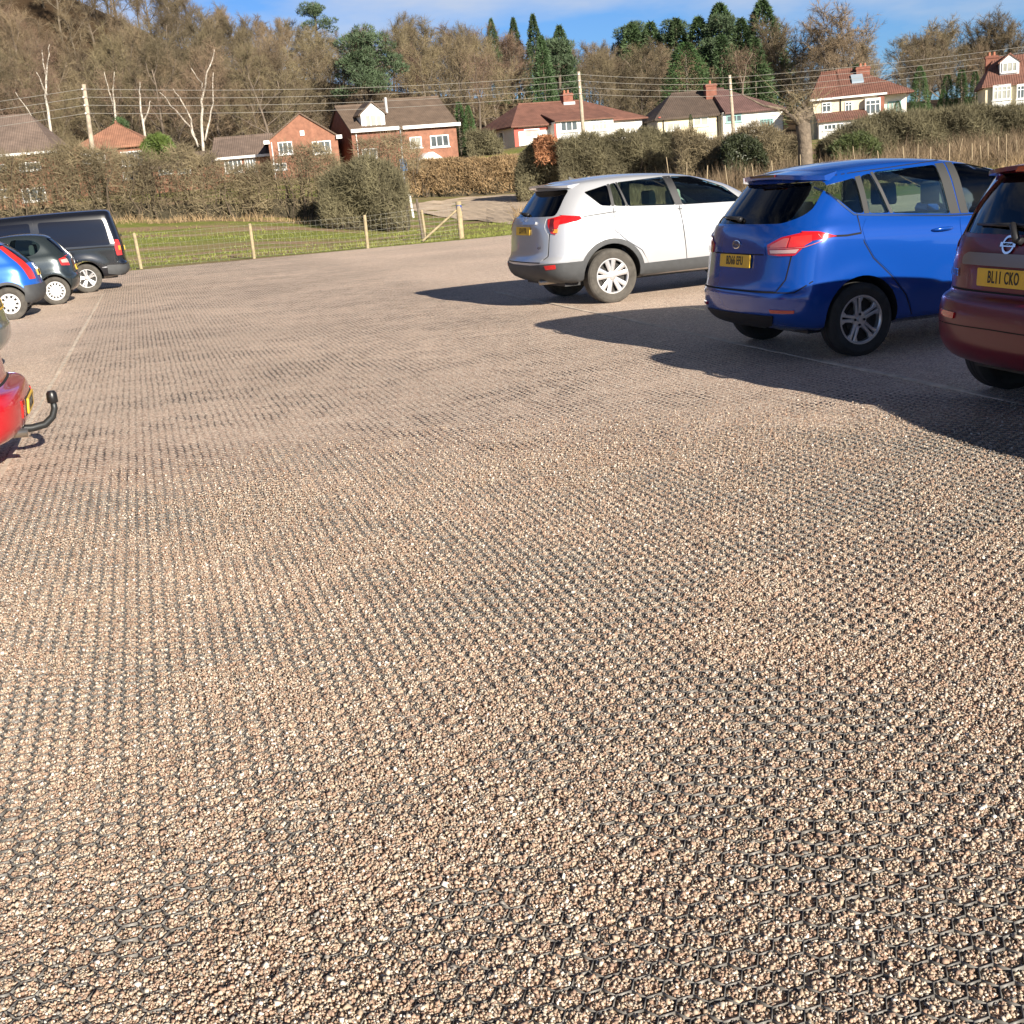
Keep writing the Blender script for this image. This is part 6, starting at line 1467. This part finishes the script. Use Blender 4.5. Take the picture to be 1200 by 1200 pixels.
    lettering('badge_lettering', 'Ford', .030, 1.0, CHROME, b_, .006)
    # spoiler with the dark brake light strip
    V = []; mb = MB()
    for i in range(15):
        y = -.63 + 1.26 * i / 14; e = .06 * (1 - (abs(y) / .63) ** 4 * .5); z = 1.525 + .04 * (1 - (y / .63) ** 2); q, _n = c.cast(y * .97, 1.47, 'rear')
        V += [(.68, y, z + .018), (q.x - e + .02, y, z - .010), (q.x - e + .025, y, z - .048), (q.x + .06, y, z - .06)]
    mb.add(V, [(i * 4 + j, i * 4 + (j + 1) % 4, i * 4 + 4 + (j + 1) % 4, i * 4 + 4 + j) for i in range(14) for j in range(4)] + [(0, 1, 2, 3), (56, 57, 58, 59)])
    sp_ = mb.build('roof_spoiler', P, c.t, True, 35)
    q, _n = c.cast(0, 1.47, 'rear'); MB().box((q.x - .052, -.20, 1.532), (q.x + .03, .20, 1.552)).build('brake_lamp', LDARK, sp_)
    wiper(c, .06, .44, 1.19, 1.205)
    MB().box((.35, -.66, .22), (3.9, .66, .27)).build('floor', BLACK, c.t)
    c.seats([(2.02, (-.37, .37))], SEAT, .48, SEAT, .36, 1.28); c.seats([(1.16, (-.42, .02, .42))], SEAT, .38, SEAT, .36, 1.18)
    MB().box((.28, -.58, .93), (.98, .58, .95)).build('parcel_shelf', SEAT, c.t)
    MB().tube([(2.62 + .1 * math.sin(t) * .5, -.37 + .18 * math.cos(t), .96 + .18 * math.sin(t)) for t in np.linspace(0, 6.28, 22)], .014, 6, cap=False).build('steering_wheel', BLACK, c.t)
BLU_O, BLU_TH = (2.12, 10.615), 18.0
blue_mpv()

# ============================================================ maroon hatchback at the right edge
def maroon_car():
    P = paint('maroon_paint', (.125, .005, .020), .0, .3, .22)
    ax = (.68, 3.28); R = .305
    keys = [(.30, 3.85, .68, .24, .20, 0, .3, .5), (.10, 4.0, .81, .31, .24, 0, .36, .55), (.012, 4.08, .838, .44, .40, 0, .38, .6), (0, 4.10, .845, .58, .55, 0, .40, .6), (.02, 4.08, .845, .70, .66, 0, .42, .6), (.085, 4.05, .838, .755, .72, 0, .42, .6),
            (.10, 4.0, .83, .92, .78, 0, .42, .6), (.125, 3.8, .80, 1.05, .88, .005, .42, .6), (.155, 3.45, .77, 1.13, .96, .01, .42, .5), (.27, 2.7, .70, 1.36, 1.34, .03, .40, .5),
            (.35, 2.2, .62, 1.475, 1.45, .05, .38, .5), (.40, 2.05, .47, 1.505, 1.485, .05, .36, .45), (.45, 1.95, .23, 1.525, 1.50, .05, .3, .4), (.5, 1.9, .01, 1.53, 1.505, .05, .2, .3)]
    c = Car('maroon_hatchback', 'maroon hatchback seen from behind at the right edge, its yellow plate cut by the frame', 'car', NOT_O, NOT_TH, keys, P, arch_bulge(ax, .35, R, .02), 3.2)
    q = [(.52, 1.40), (.80, 1.45), (.80, 1.10), (.66, 1.12)]; d1 = [(.86, 1.455), (1.62, 1.48), (1.68, 1.05), (.86, 1.095)]; d2 = [(1.74, 1.48), (2.12, 1.45), (2.62, 1.24), (2.9, 1.02), (1.80, 1.045)]
    for w in (q, d1, d2): c.cut_prism(roundpoly(w, .03), 'side')
    rw = [(-.635, 1.115), (.635, 1.115), (.53, 1.47), (-.53, 1.47)]; c.cut_prism(roundpoly(rw, .05), 'rear'); ws = [(-.64, 1.0), (.64, 1.0), (.55, 1.42), (-.55, 1.42)]; c.cut_prism(ws, 'front')
    c.finish(ax, .345, .55, R + .012, cabin_keys(keys, 8))
    A = lambda **k: c.ang(side=1, **k)
    for sd in (1, -1):
        for w, nm in ((q, 'quarter_window'), (d1, 'door_window'), (d2, 'door_window')): c.patch(nm, w, 'side', G_MID, -.008, .004, sd, rnd=.028)
        rd = c.patch('rear_door', [(.82, 1.07), (1.70, 1.02), (1.74, .32), (1.16, .32), (1.06, .58), (.9, .72), (.80, .86)], 'side', P, .004, .006, sd, rnd=.03); fd = c.patch('front_door', [(1.74, 1.02), (2.9, .97), (2.92, .7), (2.86, .32), (1.77, .32)], 'side', P, .004, .006, sd, rnd=.03)
        handle(c, 1.58, .93, sd, P, rd); handle(c, 2.5, .91, sd, P, fd); mirror_part(c, 2.8, 1.02, .80, P, sd)
        for a in ax: c.wheel(a, sd * .74, R, .20, 'cover10', sd, RUBBER, COVER, .19)
        l = c.patch('tail_lamp', [(A(y=.705, z=1.0), .98), (A(y=.69, z=1.1), 1.12), (A(y=.60, z=1.45), 1.46), (A(x=.36, z=1.45), 1.46), (A(x=.30, z=1.2), 1.2), (A(x=.24, z=1.0), 1.0)], 'corner', LDARK, .010, .02, sd, rnd=.01)
        c.patch('lamp_segment', [(A(y=.715, z=1.0), 1.01), (A(y=.69, z=1.2), 1.2), (A(y=.72, z=1.2), 1.2), (A(x=.2, z=1.0), 1.02)], 'corner', LRED, .013, .004, sd, l)
        c.patch('reflector', [(A(y=.39, z=.62), .625), (A(y=.60, z=.62), .63), (A(y=.585, z=.59), .59), (A(y=.40, z=.59), .585)], 'corner', LRED, .010, .01, sd, rnd=.006)
        c.patch('bumper_cap', [(A(y=.80, z=.66), .70), (A(x=.36, z=.66), .70), (A(x=.36, z=.58), .60), (A(y=.80, z=.58), .62)], 'corner', P, .008, .01, sd, rnd=.01)
    c.patch('tailgate', [(-.62, .775), (.62, .775), (.70, .83), (.705, 1.0), (.66, 1.09), (-.66, 1.09), (-.705, 1.0), (-.70, .83)], 'rear', P, .005, .01, rnd=.02); c.ribbon('tailgate_gap', [(-.68, 1.10), (-.72, 1.0), (-.715, .83), (-.63, .763), (.63, .763), (.715, .83), (.72, 1.0), (.68, 1.10)], .012, 'rear', GAP, .002, .004)
    c.ribbon('bumper_crease', [(-52, .52), (-36, .545), (0, .55), (36, .545), (52, .52)], .008, 'corner', GAP, .001, .003)
    c.patch('garnish', [(-.44, .925), (.44, .925), (.44, .975), (.38, 1.0), (-.38, 1.0), (-.44, .975)], 'rear', SILV, .026, .03, rnd=.02)
    c.patch('rear_window', rw, 'rear', G_DARK, -.008, .004, rnd=.046); c.patch('windscreen', ws, 'front', G_CLEAR, -.006, .004)
    c.plate('rear', 0, .855, 'BL11 CKO', size=.077, sx=.58, off=.014)
    b_ = MB().lathe([(.044, -.003), (.058, -.003), (.058, .006), (.044, .006)], 28, 'z', closed=True).box((-.072, -.014, .002), (.072, .014, .009)).build('badge', CHROME, c.t); b_.matrix_local = c.place('rear', 0, 1.055, .010)
    lettering('badge_lettering', 'NISSAN', .016, 1.1, INK, b_, .0095)
    c.text('model_lettering', 'rear', .585, .865, 'NOTE', .048, .9, CHROME, .008)
    p, n = c.cast(-.10, 1.075, 'rear'); q2, n2 = c.cast(-.02, 1.16, 'rear'); q3, n3 = c.cast(.40, 1.165, 'rear')
    MB().tube([p + n * .01, p + n * .045, q2 + n2 * .05, q2 + n2 * .035], [.03, .026, .02, .014], 8).tube([q2 + n2 * .03, q3 + n3 * .012], [.016, .008], 6).tube([q2 + n2 * .03, q2 + n2 * .03 + Vector((0, -.30, -.01))], [.016, .008], 6).build('wiper', BLACK, c.t, True)
    V = []; mb = MB()
    for i in range(13):
        y = -.60 + 1.2 * i / 12; e = .05; z = 1.49 + .035 * (1 - (y / .6) ** 2); q, _n = c.cast(y * .95, 1.45, 'rear'); V += [(.58, y, z + .016), (q.x - e, y, z - .004), (q.x - e, y, z - .03), (q.x + .06, y, z - .04)]
    mb.add(V, [(i * 4 + j, i * 4 + (j + 1) % 4, i * 4 + 4 + (j + 1) % 4, i * 4 + 4 + j) for i in range(12) for j in range(4)] + [(0, 1, 2, 3), (48, 49, 50, 51)]); sp_ = mb.build('roof_spoiler', P, c.t, True, 35)
    q, _n = c.cast(0, 1.45, 'rear'); MB().prism(roundpoly([(-.17, 1.482), (.17, 1.482), (.14, 1.512), (-.14, 1.512)], .012), q.x - .058, q.x, 'yz').build('brake_lamp', LRED, sp_)
    MB().tube([(.12, -.42, .27), (.5, -.42, .28)], .03, 10).build('exhaust', STEEL, c.t, True)
    MB().box((.35, -.64, .21), (3.9, .64, .27)).build('floor', BLACK, c.t); c.seats([(2.05, (-.36, .36)), (1.12, (-.36, .36))], SEAT, .46, SEAT, .34, 1.2); MB().box((.25, -.56, .9), (.95, .56, .92)).build('parcel_shelf', SEAT, c.t)
NEXT_CAR = (0.85, -2.95)
NOT_O, NOT_TH = (3.06, 7.30), 13.0
maroon_car()

# ============================================================ left row: generic hatch rings
def hatch_keys(L, w, H, belt=.95, slope=.32, tuck=.0):
    b = belt
    return [(.28, L - .25, w - .16, .23, .2, 0, .3, .5), (.09, L - .08, w - .03, .30, .25, 0, .36, .55), (.01, L - .01, w - .008, .42, .40, 0, .38, .6), (0, L, w, .54, .52, 0, .40, .6), (.025, L - .03, w, .62, .6, 0, .42, .6),
            (.05, L - .1, w - .005, b - .20, .70, 0, .44, .6), (.08, L - .25, w - .02, b - .06, .80, 0, .45, .6), (.12, L - .55, w - .045, b + .03, .88, .01, .46, .55), (.17, L - .85, w - .075, b + .10, .95, .015, .46, .5), (.17 + slope * .55, L - 1.45, w - .16, H - .22, H - .22, .03, .44, .5),
            (.17 + slope, L - 1.85, w - .25, H - .095, H - .10, .05, .4, .5), (.23 + slope, L - 1.95, w - .40, H - .06, H - .065, .05, .38, .45), (.29 + slope, L - 2.05, .22, H - .04, H - .05, .05, .3, .4), (.33 + slope, L - 2.1, .01, H - .035, H - .045, .05, .2, .3)]
def left_origin(contact_xy, lx, ly, th):
    c, sn = math.cos(rad(th)), math.sin(rad(th)); return (contact_xy[0] - c * lx + sn * ly, contact_xy[1] - sn * lx - c * ly)
def blue_hatch():
    P = paint('sky_blue_paint', (.015, .12, .52), .3, .28); ax = (.60, 3.06); R = .30
    keys = hatch_keys(3.80, .83, 1.48, .93, .42); th = 196
    c = Car('blue_hatchback', 'light blue small hatchback with a tall red pillar lamp and dark grey bumper', 'car', left_origin((-8.95, 22.35), .60, .81, th), th, keys, P, arch_bulge(ax, .345, R, .02))
    w1 = [(.75, 1.33), (1.35, 1.38), (1.42, .98), (.70, 1.02)]; w2 = [(1.47, 1.38), (1.95, 1.34), (2.6, 1.0), (1.52, .975)]
    for w in (w1, w2): c.cut_prism(roundpoly(w, .04), 'side')
    rw = [(-.60, 1.0), (.60, 1.0), (.52, 1.36), (-.52, 1.36)]; c.cut_prism(roundpoly(rw, .05), 'rear'); c.finish(ax, .34, .55, R + .01, cabin_keys(keys, 8))
    for sd in (1, -1):
        c.patch('door_window', w1, 'side', G_MID, -.008, .004, sd, rnd=.036); c.patch('door_window', w2, 'side', G_MID, -.008, .004, sd, rnd=.036)
        d = c.patch('door', [(1.38, .95), (2.6, .93), (2.62, .34), (1.40, .34)], 'side', P, .004, .006, sd, rnd=.03); handle(c, 1.55, .86, sd, P, d)
        A = lambda **k: c.ang(side=1, **k)
        c.patch('tail_lamp', [(A(x=.10, z=.72), .70), (A(x=.19, z=.72), .70), (A(x=.34, z=1.0), 1.02), (A(x=.62, z=1.3), 1.32), (A(x=.56, z=1.32), 1.335), (A(x=.27, z=1.05), 1.05), (A(x=.12, z=.8), .82)], 'corner', LRED2, .012, .02, sd, rnd=.01)
        c.patch('bumper_trim', [(.24, .56), (.95, .56), (.92, .38), (.28, .38)], 'side', CLAD, .012, .02, sd) if False else None
        for a in ax: c.wheel(a, sd * .72, R, .185, 'cover10', sd, RUBBER_D, COVER, .18, .2); c.patch('arch_trim', arch_poly(a, R + .01, .336, .385, -8, 188), 'side', CLAD, .010, .02, sd)
        mirror_part(c, 2.5, .98, .80, BLACK, sd)
    t2 = c.ang(x=.30, z=.5); c.patch('rear_bumper', [(-t2, .60), (-30, .60), (30, .60), (t2, .60), (t2, .30), (30, .27), (-30, .27), (-t2, .30)], 'corner', CLAD, .016, .02, rnd=.02)
    c.patch('rear_window', rw, 'rear', G_DARK, -.008, .004, rnd=.046); c.patch('tailgate', [(-.60, .66), (.60, .66), (.66, .97), (-.66, .97)], 'rear', P, .004, .008, rnd=.04); c.plate('rear', 0, .80, 'EK04 WNJ', off=.014)
    c.seats([(1.9, (-.34, .34)), (1.05, (-.34, .34))], SEAT, .45, SEAT, .32, 1.16); MB().box((.3, -.6, .2), (3.6, .6, .26)).build('floor', BLACK, c.t)
blue_hatch()
def dark_hatch():
    P = paint('dark_green_grey_paint', (.028, .038, .042), .4, .26); ax = (.50, 2.93); R = .29; keys = hatch_keys(3.66, .825, 1.50, .97, .30); th = 196
    c = Car('dark_hatchback', 'small dark grey green hatchback with a rounded rear window beside the black van', 'car', left_origin((-9.2, 25.5), .50, .80, th), th, keys, P, arch_bulge(ax, .335, R, .024))
    w1 = [(.62, 1.24), (.78, 1.36), (1.22, 1.40), (1.30, 1.08), (.98, 1.03), (.74, 1.08)]; w2 = [(1.36, 1.40), (1.88, 1.36), (2.5, 1.05), (1.42, 1.02)]
    for w in (w1, w2): c.cut_prism(roundpoly(w, .09), 'side')
    rw = [(-.58, 1.05), (.58, 1.05), (.52, 1.37), (-.52, 1.37)]; c.cut_prism(roundpoly(rw, .05), 'rear'); c.finish(ax, .325, .55, R + .01, cabin_keys(keys, 8))
    for sd in (1, -1):
        c.patch('quarter_window', w1, 'side', G_MID, -.008, .004, sd, rnd=.085); c.patch('door_window', w2, 'side', G_MID, -.008, .004, sd, rnd=.036)
        d = c.patch('door', [(1.32, 1.0), (2.5, .98), (2.52, .34), (1.34, .34)], 'side', P, .004, .006, sd, rnd=.03); handle(c, 1.5, .9, sd, P, d)
        A = lambda **k: c.ang(side=1, **k)
        l = c.patch('tail_lamp', [(A(y=.62, z=.8), .78), (A(y=.64, z=.95), .98), (A(x=.16, z=1.0), 1.0), (A(x=.34, z=.95), .93), (A(x=.30, z=.8), .80)], 'corner', LRED2, .012, .02, sd, rnd=.015); c.patch('lamp_segment', [(A(x=.18, z=.9), .92), (A(x=.30, z=.9), .91), (A(x=.28, z=.85), .85), (A(x=.16, z=.85), .84)], 'corner', LCLEAR, .016, .004, sd, l)
        c.ribbon('shoulder_crease', [(.36, .90), (.60, .93), (1.3, .96)], .012, 'side', P, .006, .008, sd)
        for a in ax: c.wheel(a, sd * .715, R, .195, 'cover14', sd, RUBBER_D, COVER, .17, .1)
        mirror_part(c, 2.45, 1.02, .80, P, sd)
    c.patch('rear_window', rw, 'rear', G_DARK, -.008, .004, rnd=.046); c.patch('tailgate', [(-.58, .64), (.58, .64), (.60, 1.0), (-.60, 1.0)], 'rear', P, .004, .008, rnd=.04); c.plate('rear', 0, .72, 'VX55 KDA', off=.014)
    c.patch('rear_bumper', [(-43, .58), (43, .58), (43, .30), (28, .26), (-28, .26), (-43, .30)], 'corner', P, .012, .02, rnd=.02)
    c.seats([(1.85, (-.34, .34)), (1.0, (-.34, .34))], SEAT, .45, SEAT, .32, 1.16); MB().box((.3, -.6, .2), (3.5, .6, .26)).build('floor', BLACK, c.t)
dark_hatch()
def black_van():
    P = paint('black_van_paint', (.006, .007, .011), .0, .2, .6); ax = (1.0, 4.2); R = .335; th = 197; L = 5.14
    keys = [(.30, L - .3, .76, .30, .26, 0, .25, .5), (.08, L - .08, .92, .36, .30, 0, .28, .55), (0, L, .955, .48, .46, 0, .30, .6), (.0, L, .962, .60, .58, 0, .30, .6), (.03, L - .05, .964, .68, .7, 0, .30, .6), (.04, L - .15, .963, .95, .88, 0, .30, .6), (.055, L - .35, .955, 1.08, 1.0, 0, .30, .55), (.075, L - .75, .935, 1.18, 1.10, 0, .30, .5),
            (.10, L - 1.0, .91, 1.32, 1.25, .0, .30, .5), (.18, L - 1.6, .855, 1.66, 1.66, .01, .28, .5), (.22, L - 1.85, .80, 1.80, 1.80, .015, .25, .5), (.27, L - 1.95, .68, 1.855, 1.85, .02, .25, .45), (.34, L - 2.05, .35, 1.885, 1.88, .02, .25, .4), (.38, L - 2.1, .01, 1.89, 1.885, .02, .2, .3)]
    c = Car('black_van', 'black panel van, last vehicle of the left row beside the wire fence', 'van', left_origin((-9.58, 28.75), 1.0, .95, th), th, keys, P, arch_bulge(ax, .40, R, .022), 4.0, 1.2)
    w3 = [(3.10, 1.66), (3.35, 1.64), (3.98, 1.22), (3.12, 1.24)]; c.cut_prism(roundpoly(w3, .04), 'side'); rw = [(-.72, 1.22), (.72, 1.22), (.66, 1.66), (-.66, 1.66)]; c.cut_prism(roundpoly(rw, .05), 'rear')
    c.finish(ax, .39, .62, R + .012, cabin_keys(keys, 8))
    VP = mat('black_recessed_panel', (.007, .008, .014), .10, coat=.5, spec=.3)
    for sd in (1, -1):
        c.patch('side_panel', [(.42, 1.66), (1.88, 1.70), (1.86, 1.10), (.34, 1.06)], 'side', VP, .006, .01, sd, rnd=.07); c.patch('sliding_door', [(1.98, 1.76), (3.0, 1.76), (3.02, .40), (1.98, .40)], 'side', P, .005, .01, sd, rnd=.03)
        c.patch('door_panel', [(2.06, 1.70), (2.94, 1.70), (2.95, 1.10), (2.06, 1.10)], 'side', VP, .011, .01, sd, rnd=.06)
        c.ribbon('door_rail', [(.18, 1.0), (.6, 1.02), (1.95, 1.02)], .030, 'side', GAP, .002, .004, sd); c.ribbon('panel_crease', [(.30, .55), (.62, .555)], .02, 'side', SILV, .006, .008, sd)
        d = c.patch('front_door', [(3.06, 1.20), (4.0, 1.18), (4.0, .42), (3.06, .42)], 'side', P, .005, .008, sd, rnd=.03); handle(c, 3.2, 1.08, sd, P, d); c.patch('door_window', w3, 'side', G_MID, -.008, .004, sd, rnd=.036)
        A = lambda **k: c.ang(side=1, **k)
        l = c.patch('tail_lamp', [(A(y=.87, z=.8), .80), (A(y=.86, z=1.1), 1.16), (A(x=.22, z=1.1), 1.17), (A(x=.26, z=1.0), 1.0), (A(x=.24, z=.8), .80)], 'corner', LRED2, .014, .03, sd, rnd=.015)
        c.patch('lamp_segment', [(A(y=.875, z=.95), 1.02), (A(y=.915, z=.95), 1.02), (A(y=.915, z=.9), .92), (A(y=.88, z=.9), .92)], 'corner', LORANGE, .018, .005, sd, l)
        mirror_part(c, 3.95, 1.28, .92, BLACK, sd)
        for a in ax: c.wheel(a, sd * .835, R, .215, 'five', sd, RUBBER_D, ALLOY, .215, .15)
    c.patch('rear_window', rw, 'rear', G_DARK, -.008, .004, rnd=.046); t2 = c.ang(x=.50, z=.5); c.patch('rear_bumper', [(-t2, .60), (-40, .58), (40, .58), (t2, .60), (t2, .40), (40, .34), (-40, .34), (-t2, .40)], 'corner', CLAD, .016, .02, rnd=.02)
    c.patch('tailgate', [(-.80, .66), (.80, .66), (.80, 1.16), (-.80, 1.16)], 'rear', P, .004, .01, rnd=.04); c.plate('rear', 0, .95, 'YK15 OTB', off=.014); c.seats([(3.0, (-.45, .45))], SEAT, .5, SEAT, .5, 1.4); MB().box((.3, -.7, .28), (4.9, .7, .33)).build('floor', BLACK, c.t)
    wiper(c, -.05, -.45, 1.24, 1.26)
black_van()
def red_car():
    P = paint('bright_red_paint', (.42, .010, .016), .0, .3); th = 197; ax = (.78, 3.30); R = .31
    keys = hatch_keys(4.2, .85, 1.44, .95, .42)
    keys[0] = (.34,) + keys[0][1:]; 
    for i, (x_, z_) in {0: (.30, .20), 1: (.10, .25), 2: (.015, .36), 3: (0, .48), 4: (.025, .575), 5: (.14, .615), 6: (.17, .80), 7: (.21, .95)}.items(): k = list(keys[i]); k[0] = x_; k[3] = z_; keys[i] = tuple(k)
    c = Car('red_car', 'bright red car tail with a curved black tow bar at the left edge', 'car', RED_O, th, keys, P, arch_bulge(ax, .35, R, .02))
    w1 = [(.85, 1.28), (1.55, 1.34), (1.62, .98), (.85, 1.02)]; w2 = [(1.68, 1.34), (2.15, 1.30), (2.85, 1.0), (1.74, .975)]
    for w in (w1, w2): c.cut_prism(roundpoly(w, .04), 'side')
    rw = [(-.60, 1.02), (.60, 1.02), (.54, 1.32), (-.54, 1.32)]; c.cut_prism(roundpoly(rw, .05), 'rear'); c.finish(ax, .35, .55, R + .01, cabin_keys(keys, 8))
    A = lambda **k: c.ang(side=1, **k)
    for sd in (1, -1):
        c.patch('door_window', w1, 'side', G_MID, -.008, .004, sd, rnd=.036); c.patch('door_window', w2, 'side', G_MID, -.008, .004, sd, rnd=.036)
        d = c.patch('door', [(1.66, .95), (2.85, .93), (2.87, .34), (1.68, .34)], 'side', P, .004, .006, sd, rnd=.03); handle(c, 1.82, .86, sd, P, d)
        c.patch('tail_lamp', [(A(y=.64, z=.8), .76), (A(y=.64, z=.95), .98), (A(x=.26, z=.95), .98), (A(x=.40, z=.85), .88), (A(x=.36, z=.8), .78)], 'corner', LRED, .010, .02, sd, rnd=.015); c.patch('reflector', [(A(y=.36, z=.45), .50), (A(y=.44, z=.45), .50), (A(y=.44, z=.42), .38), (A(y=.36, z=.42), .38)], 'corner', LRED2, .008, .01, sd)
        for a in ax: c.wheel(a, sd * .74, R, .20, 'cover10', sd, RUBBER, COVER, .19)
        mirror_part(c, 2.75, 1.0, .82, P, sd)
    c.patch('plate_recess', [(-.30, .50), (.30, .50), (.30, .37), (-.30, .37)], 'rear', BLACK, .003, .01, rnd=.015)
    c.patch('rear_window', rw, 'rear', G_DARK, -.008, .004, rnd=.046); c.patch('boot_lid', [(-.62, .66), (.62, .66), (.66, .96), (-.66, .96)], 'rear', P, .006, .01, rnd=.04); c.plate('rear', 0, .435, 'BX02 RHE', off=.012)
    c.ribbon('bumper_gap', [(-60, .612), (-30, .612), (30, .612), (60, .612)], .012, 'corner', GAP, .002, .004)
    # tow bar with its ball and cap
    pts = [(.35, 0, .29), (.14, 0, .245), (.02, 0, .235), (-.075, 0, .25), (-.135, 0, .30), (-.158, 0, .36), (-.157, 0, .42)]
    tb = MB().tube(pts, [.03, .03, .029, .028, .026, .024, .022], 12).build('tow_bar', mat('grey_black_steel', (.035, .038, .04), .45, .5), c.t, True)
    MB().lathe([(0, .452), (.025, .45), (.037, .432), (.039, .40), (.039, .366), (.035, .362), (0, .362)], 20, 'z').build('ball_cap', mat('black_rubber_cap', (.012, .012, .013), .35), tb, True, 50).location = (-.155, 0, .04)
    MB().tube([(.02, .40, .27), (.45, .40, .29)], [.032, .032], 12).build('exhaust', STEEL, c.t, True)
    c.seats([(2.1, (-.34, .34)), (1.2, (-.34, .34))], SEAT, .45, SEAT, .32, 1.1); MB().box((.35, -.62, .2), (3.9, .62, .26)).build('floor', BLACK, c.t)
RED_O = (-3.46, 8.66)
red_car()
def grey_car():
    P = paint('grey_green_paint', (.16, .185, .18), .45, .3); th = 196; ax = (.72, 3.2); R = .30; keys = hatch_keys(4.0, .84, 1.46, .95, .38)
    c = Car('grey_car', 'grey green car tail corner showing just behind the bright red car', 'car', GREY_O, th, keys, P, arch_bulge(ax, .345, R, .02))
    w1 = [(.82, 1.30), (1.5, 1.36), (1.56, .98), (.80, 1.02)]; w2 = [(1.62, 1.36), (2.1, 1.32), (2.75, 1.0), (1.68, .975)]
    for w in (w1, w2): c.cut_prism(roundpoly(w, .04), 'side')
    rw = [(-.60, 1.04), (.60, 1.04), (.54, 1.34), (-.54, 1.34)]; c.cut_prism(roundpoly(rw, .05), 'rear'); c.finish(ax, .34, .55, R + .01, cabin_keys(keys, 8))
    A = lambda **k: c.ang(side=1, **k)
    for sd in (1, -1):
        c.patch('door_window', w1, 'side', G_MID, -.008, .004, sd, rnd=.036); c.patch('door_window', w2, 'side', G_MID, -.008, .004, sd, rnd=.036)
        d = c.patch('door', [(1.58, .95), (2.75, .93), (2.77, .34), (1.60, .34)], 'side', P, .004, .006, sd, rnd=.03); handle(c, 1.72, .86, sd, P, d)
        c.patch('tail_lamp', [(A(y=.60, z=.75), .74), (A(y=.62, z=.95), .98), (A(x=.22, z=.95), .98), (A(x=.34, z=.8), .78)], 'corner', LRED, .010, .02, sd, rnd=.015)
        for a in ax: c.wheel(a, sd * .735, R, .195, 'cover14', sd, RUBBER, COVER, .18)
        mirror_part(c, 2.65, 1.0, .81, P, sd)
    c.patch('rear_window', rw, 'rear', G_DARK, -.008, .004, rnd=.046); c.patch('tailgate', [(-.58, .64), (.58, .64), (.62, 1.0), (-.62, 1.0)], 'rear', P, .004, .008, rnd=.04); c.plate('rear', 0, .80, 'FD53 UJM', off=.014)
    c.seats([(2.0, (-.34, .34)), (1.1, (-.34, .34))], SEAT, .45, SEAT, .32, 1.14); MB().box((.3, -.62, .2), (3.8, .62, .26)).build('floor', BLACK, c.t)
GREY_O = (-5.79, 14.3)
grey_car()

# the next car of the right row stands just outside the frame; its shadow falls into the picture
g0 = [o for o in scene.objects if o.name.startswith('grey_car') and o.parent is None][0]
n_ = dup(g0, (NOT_O[0] + NEXT_CAR[0] - .08, NOT_O[1] + NEXT_CAR[1], 0), rad(NOT_TH), (1.0, 1.0, 1.05), 'grey green hatchback parked just beyond the right edge, beside the maroon hatchback', None, 'car')
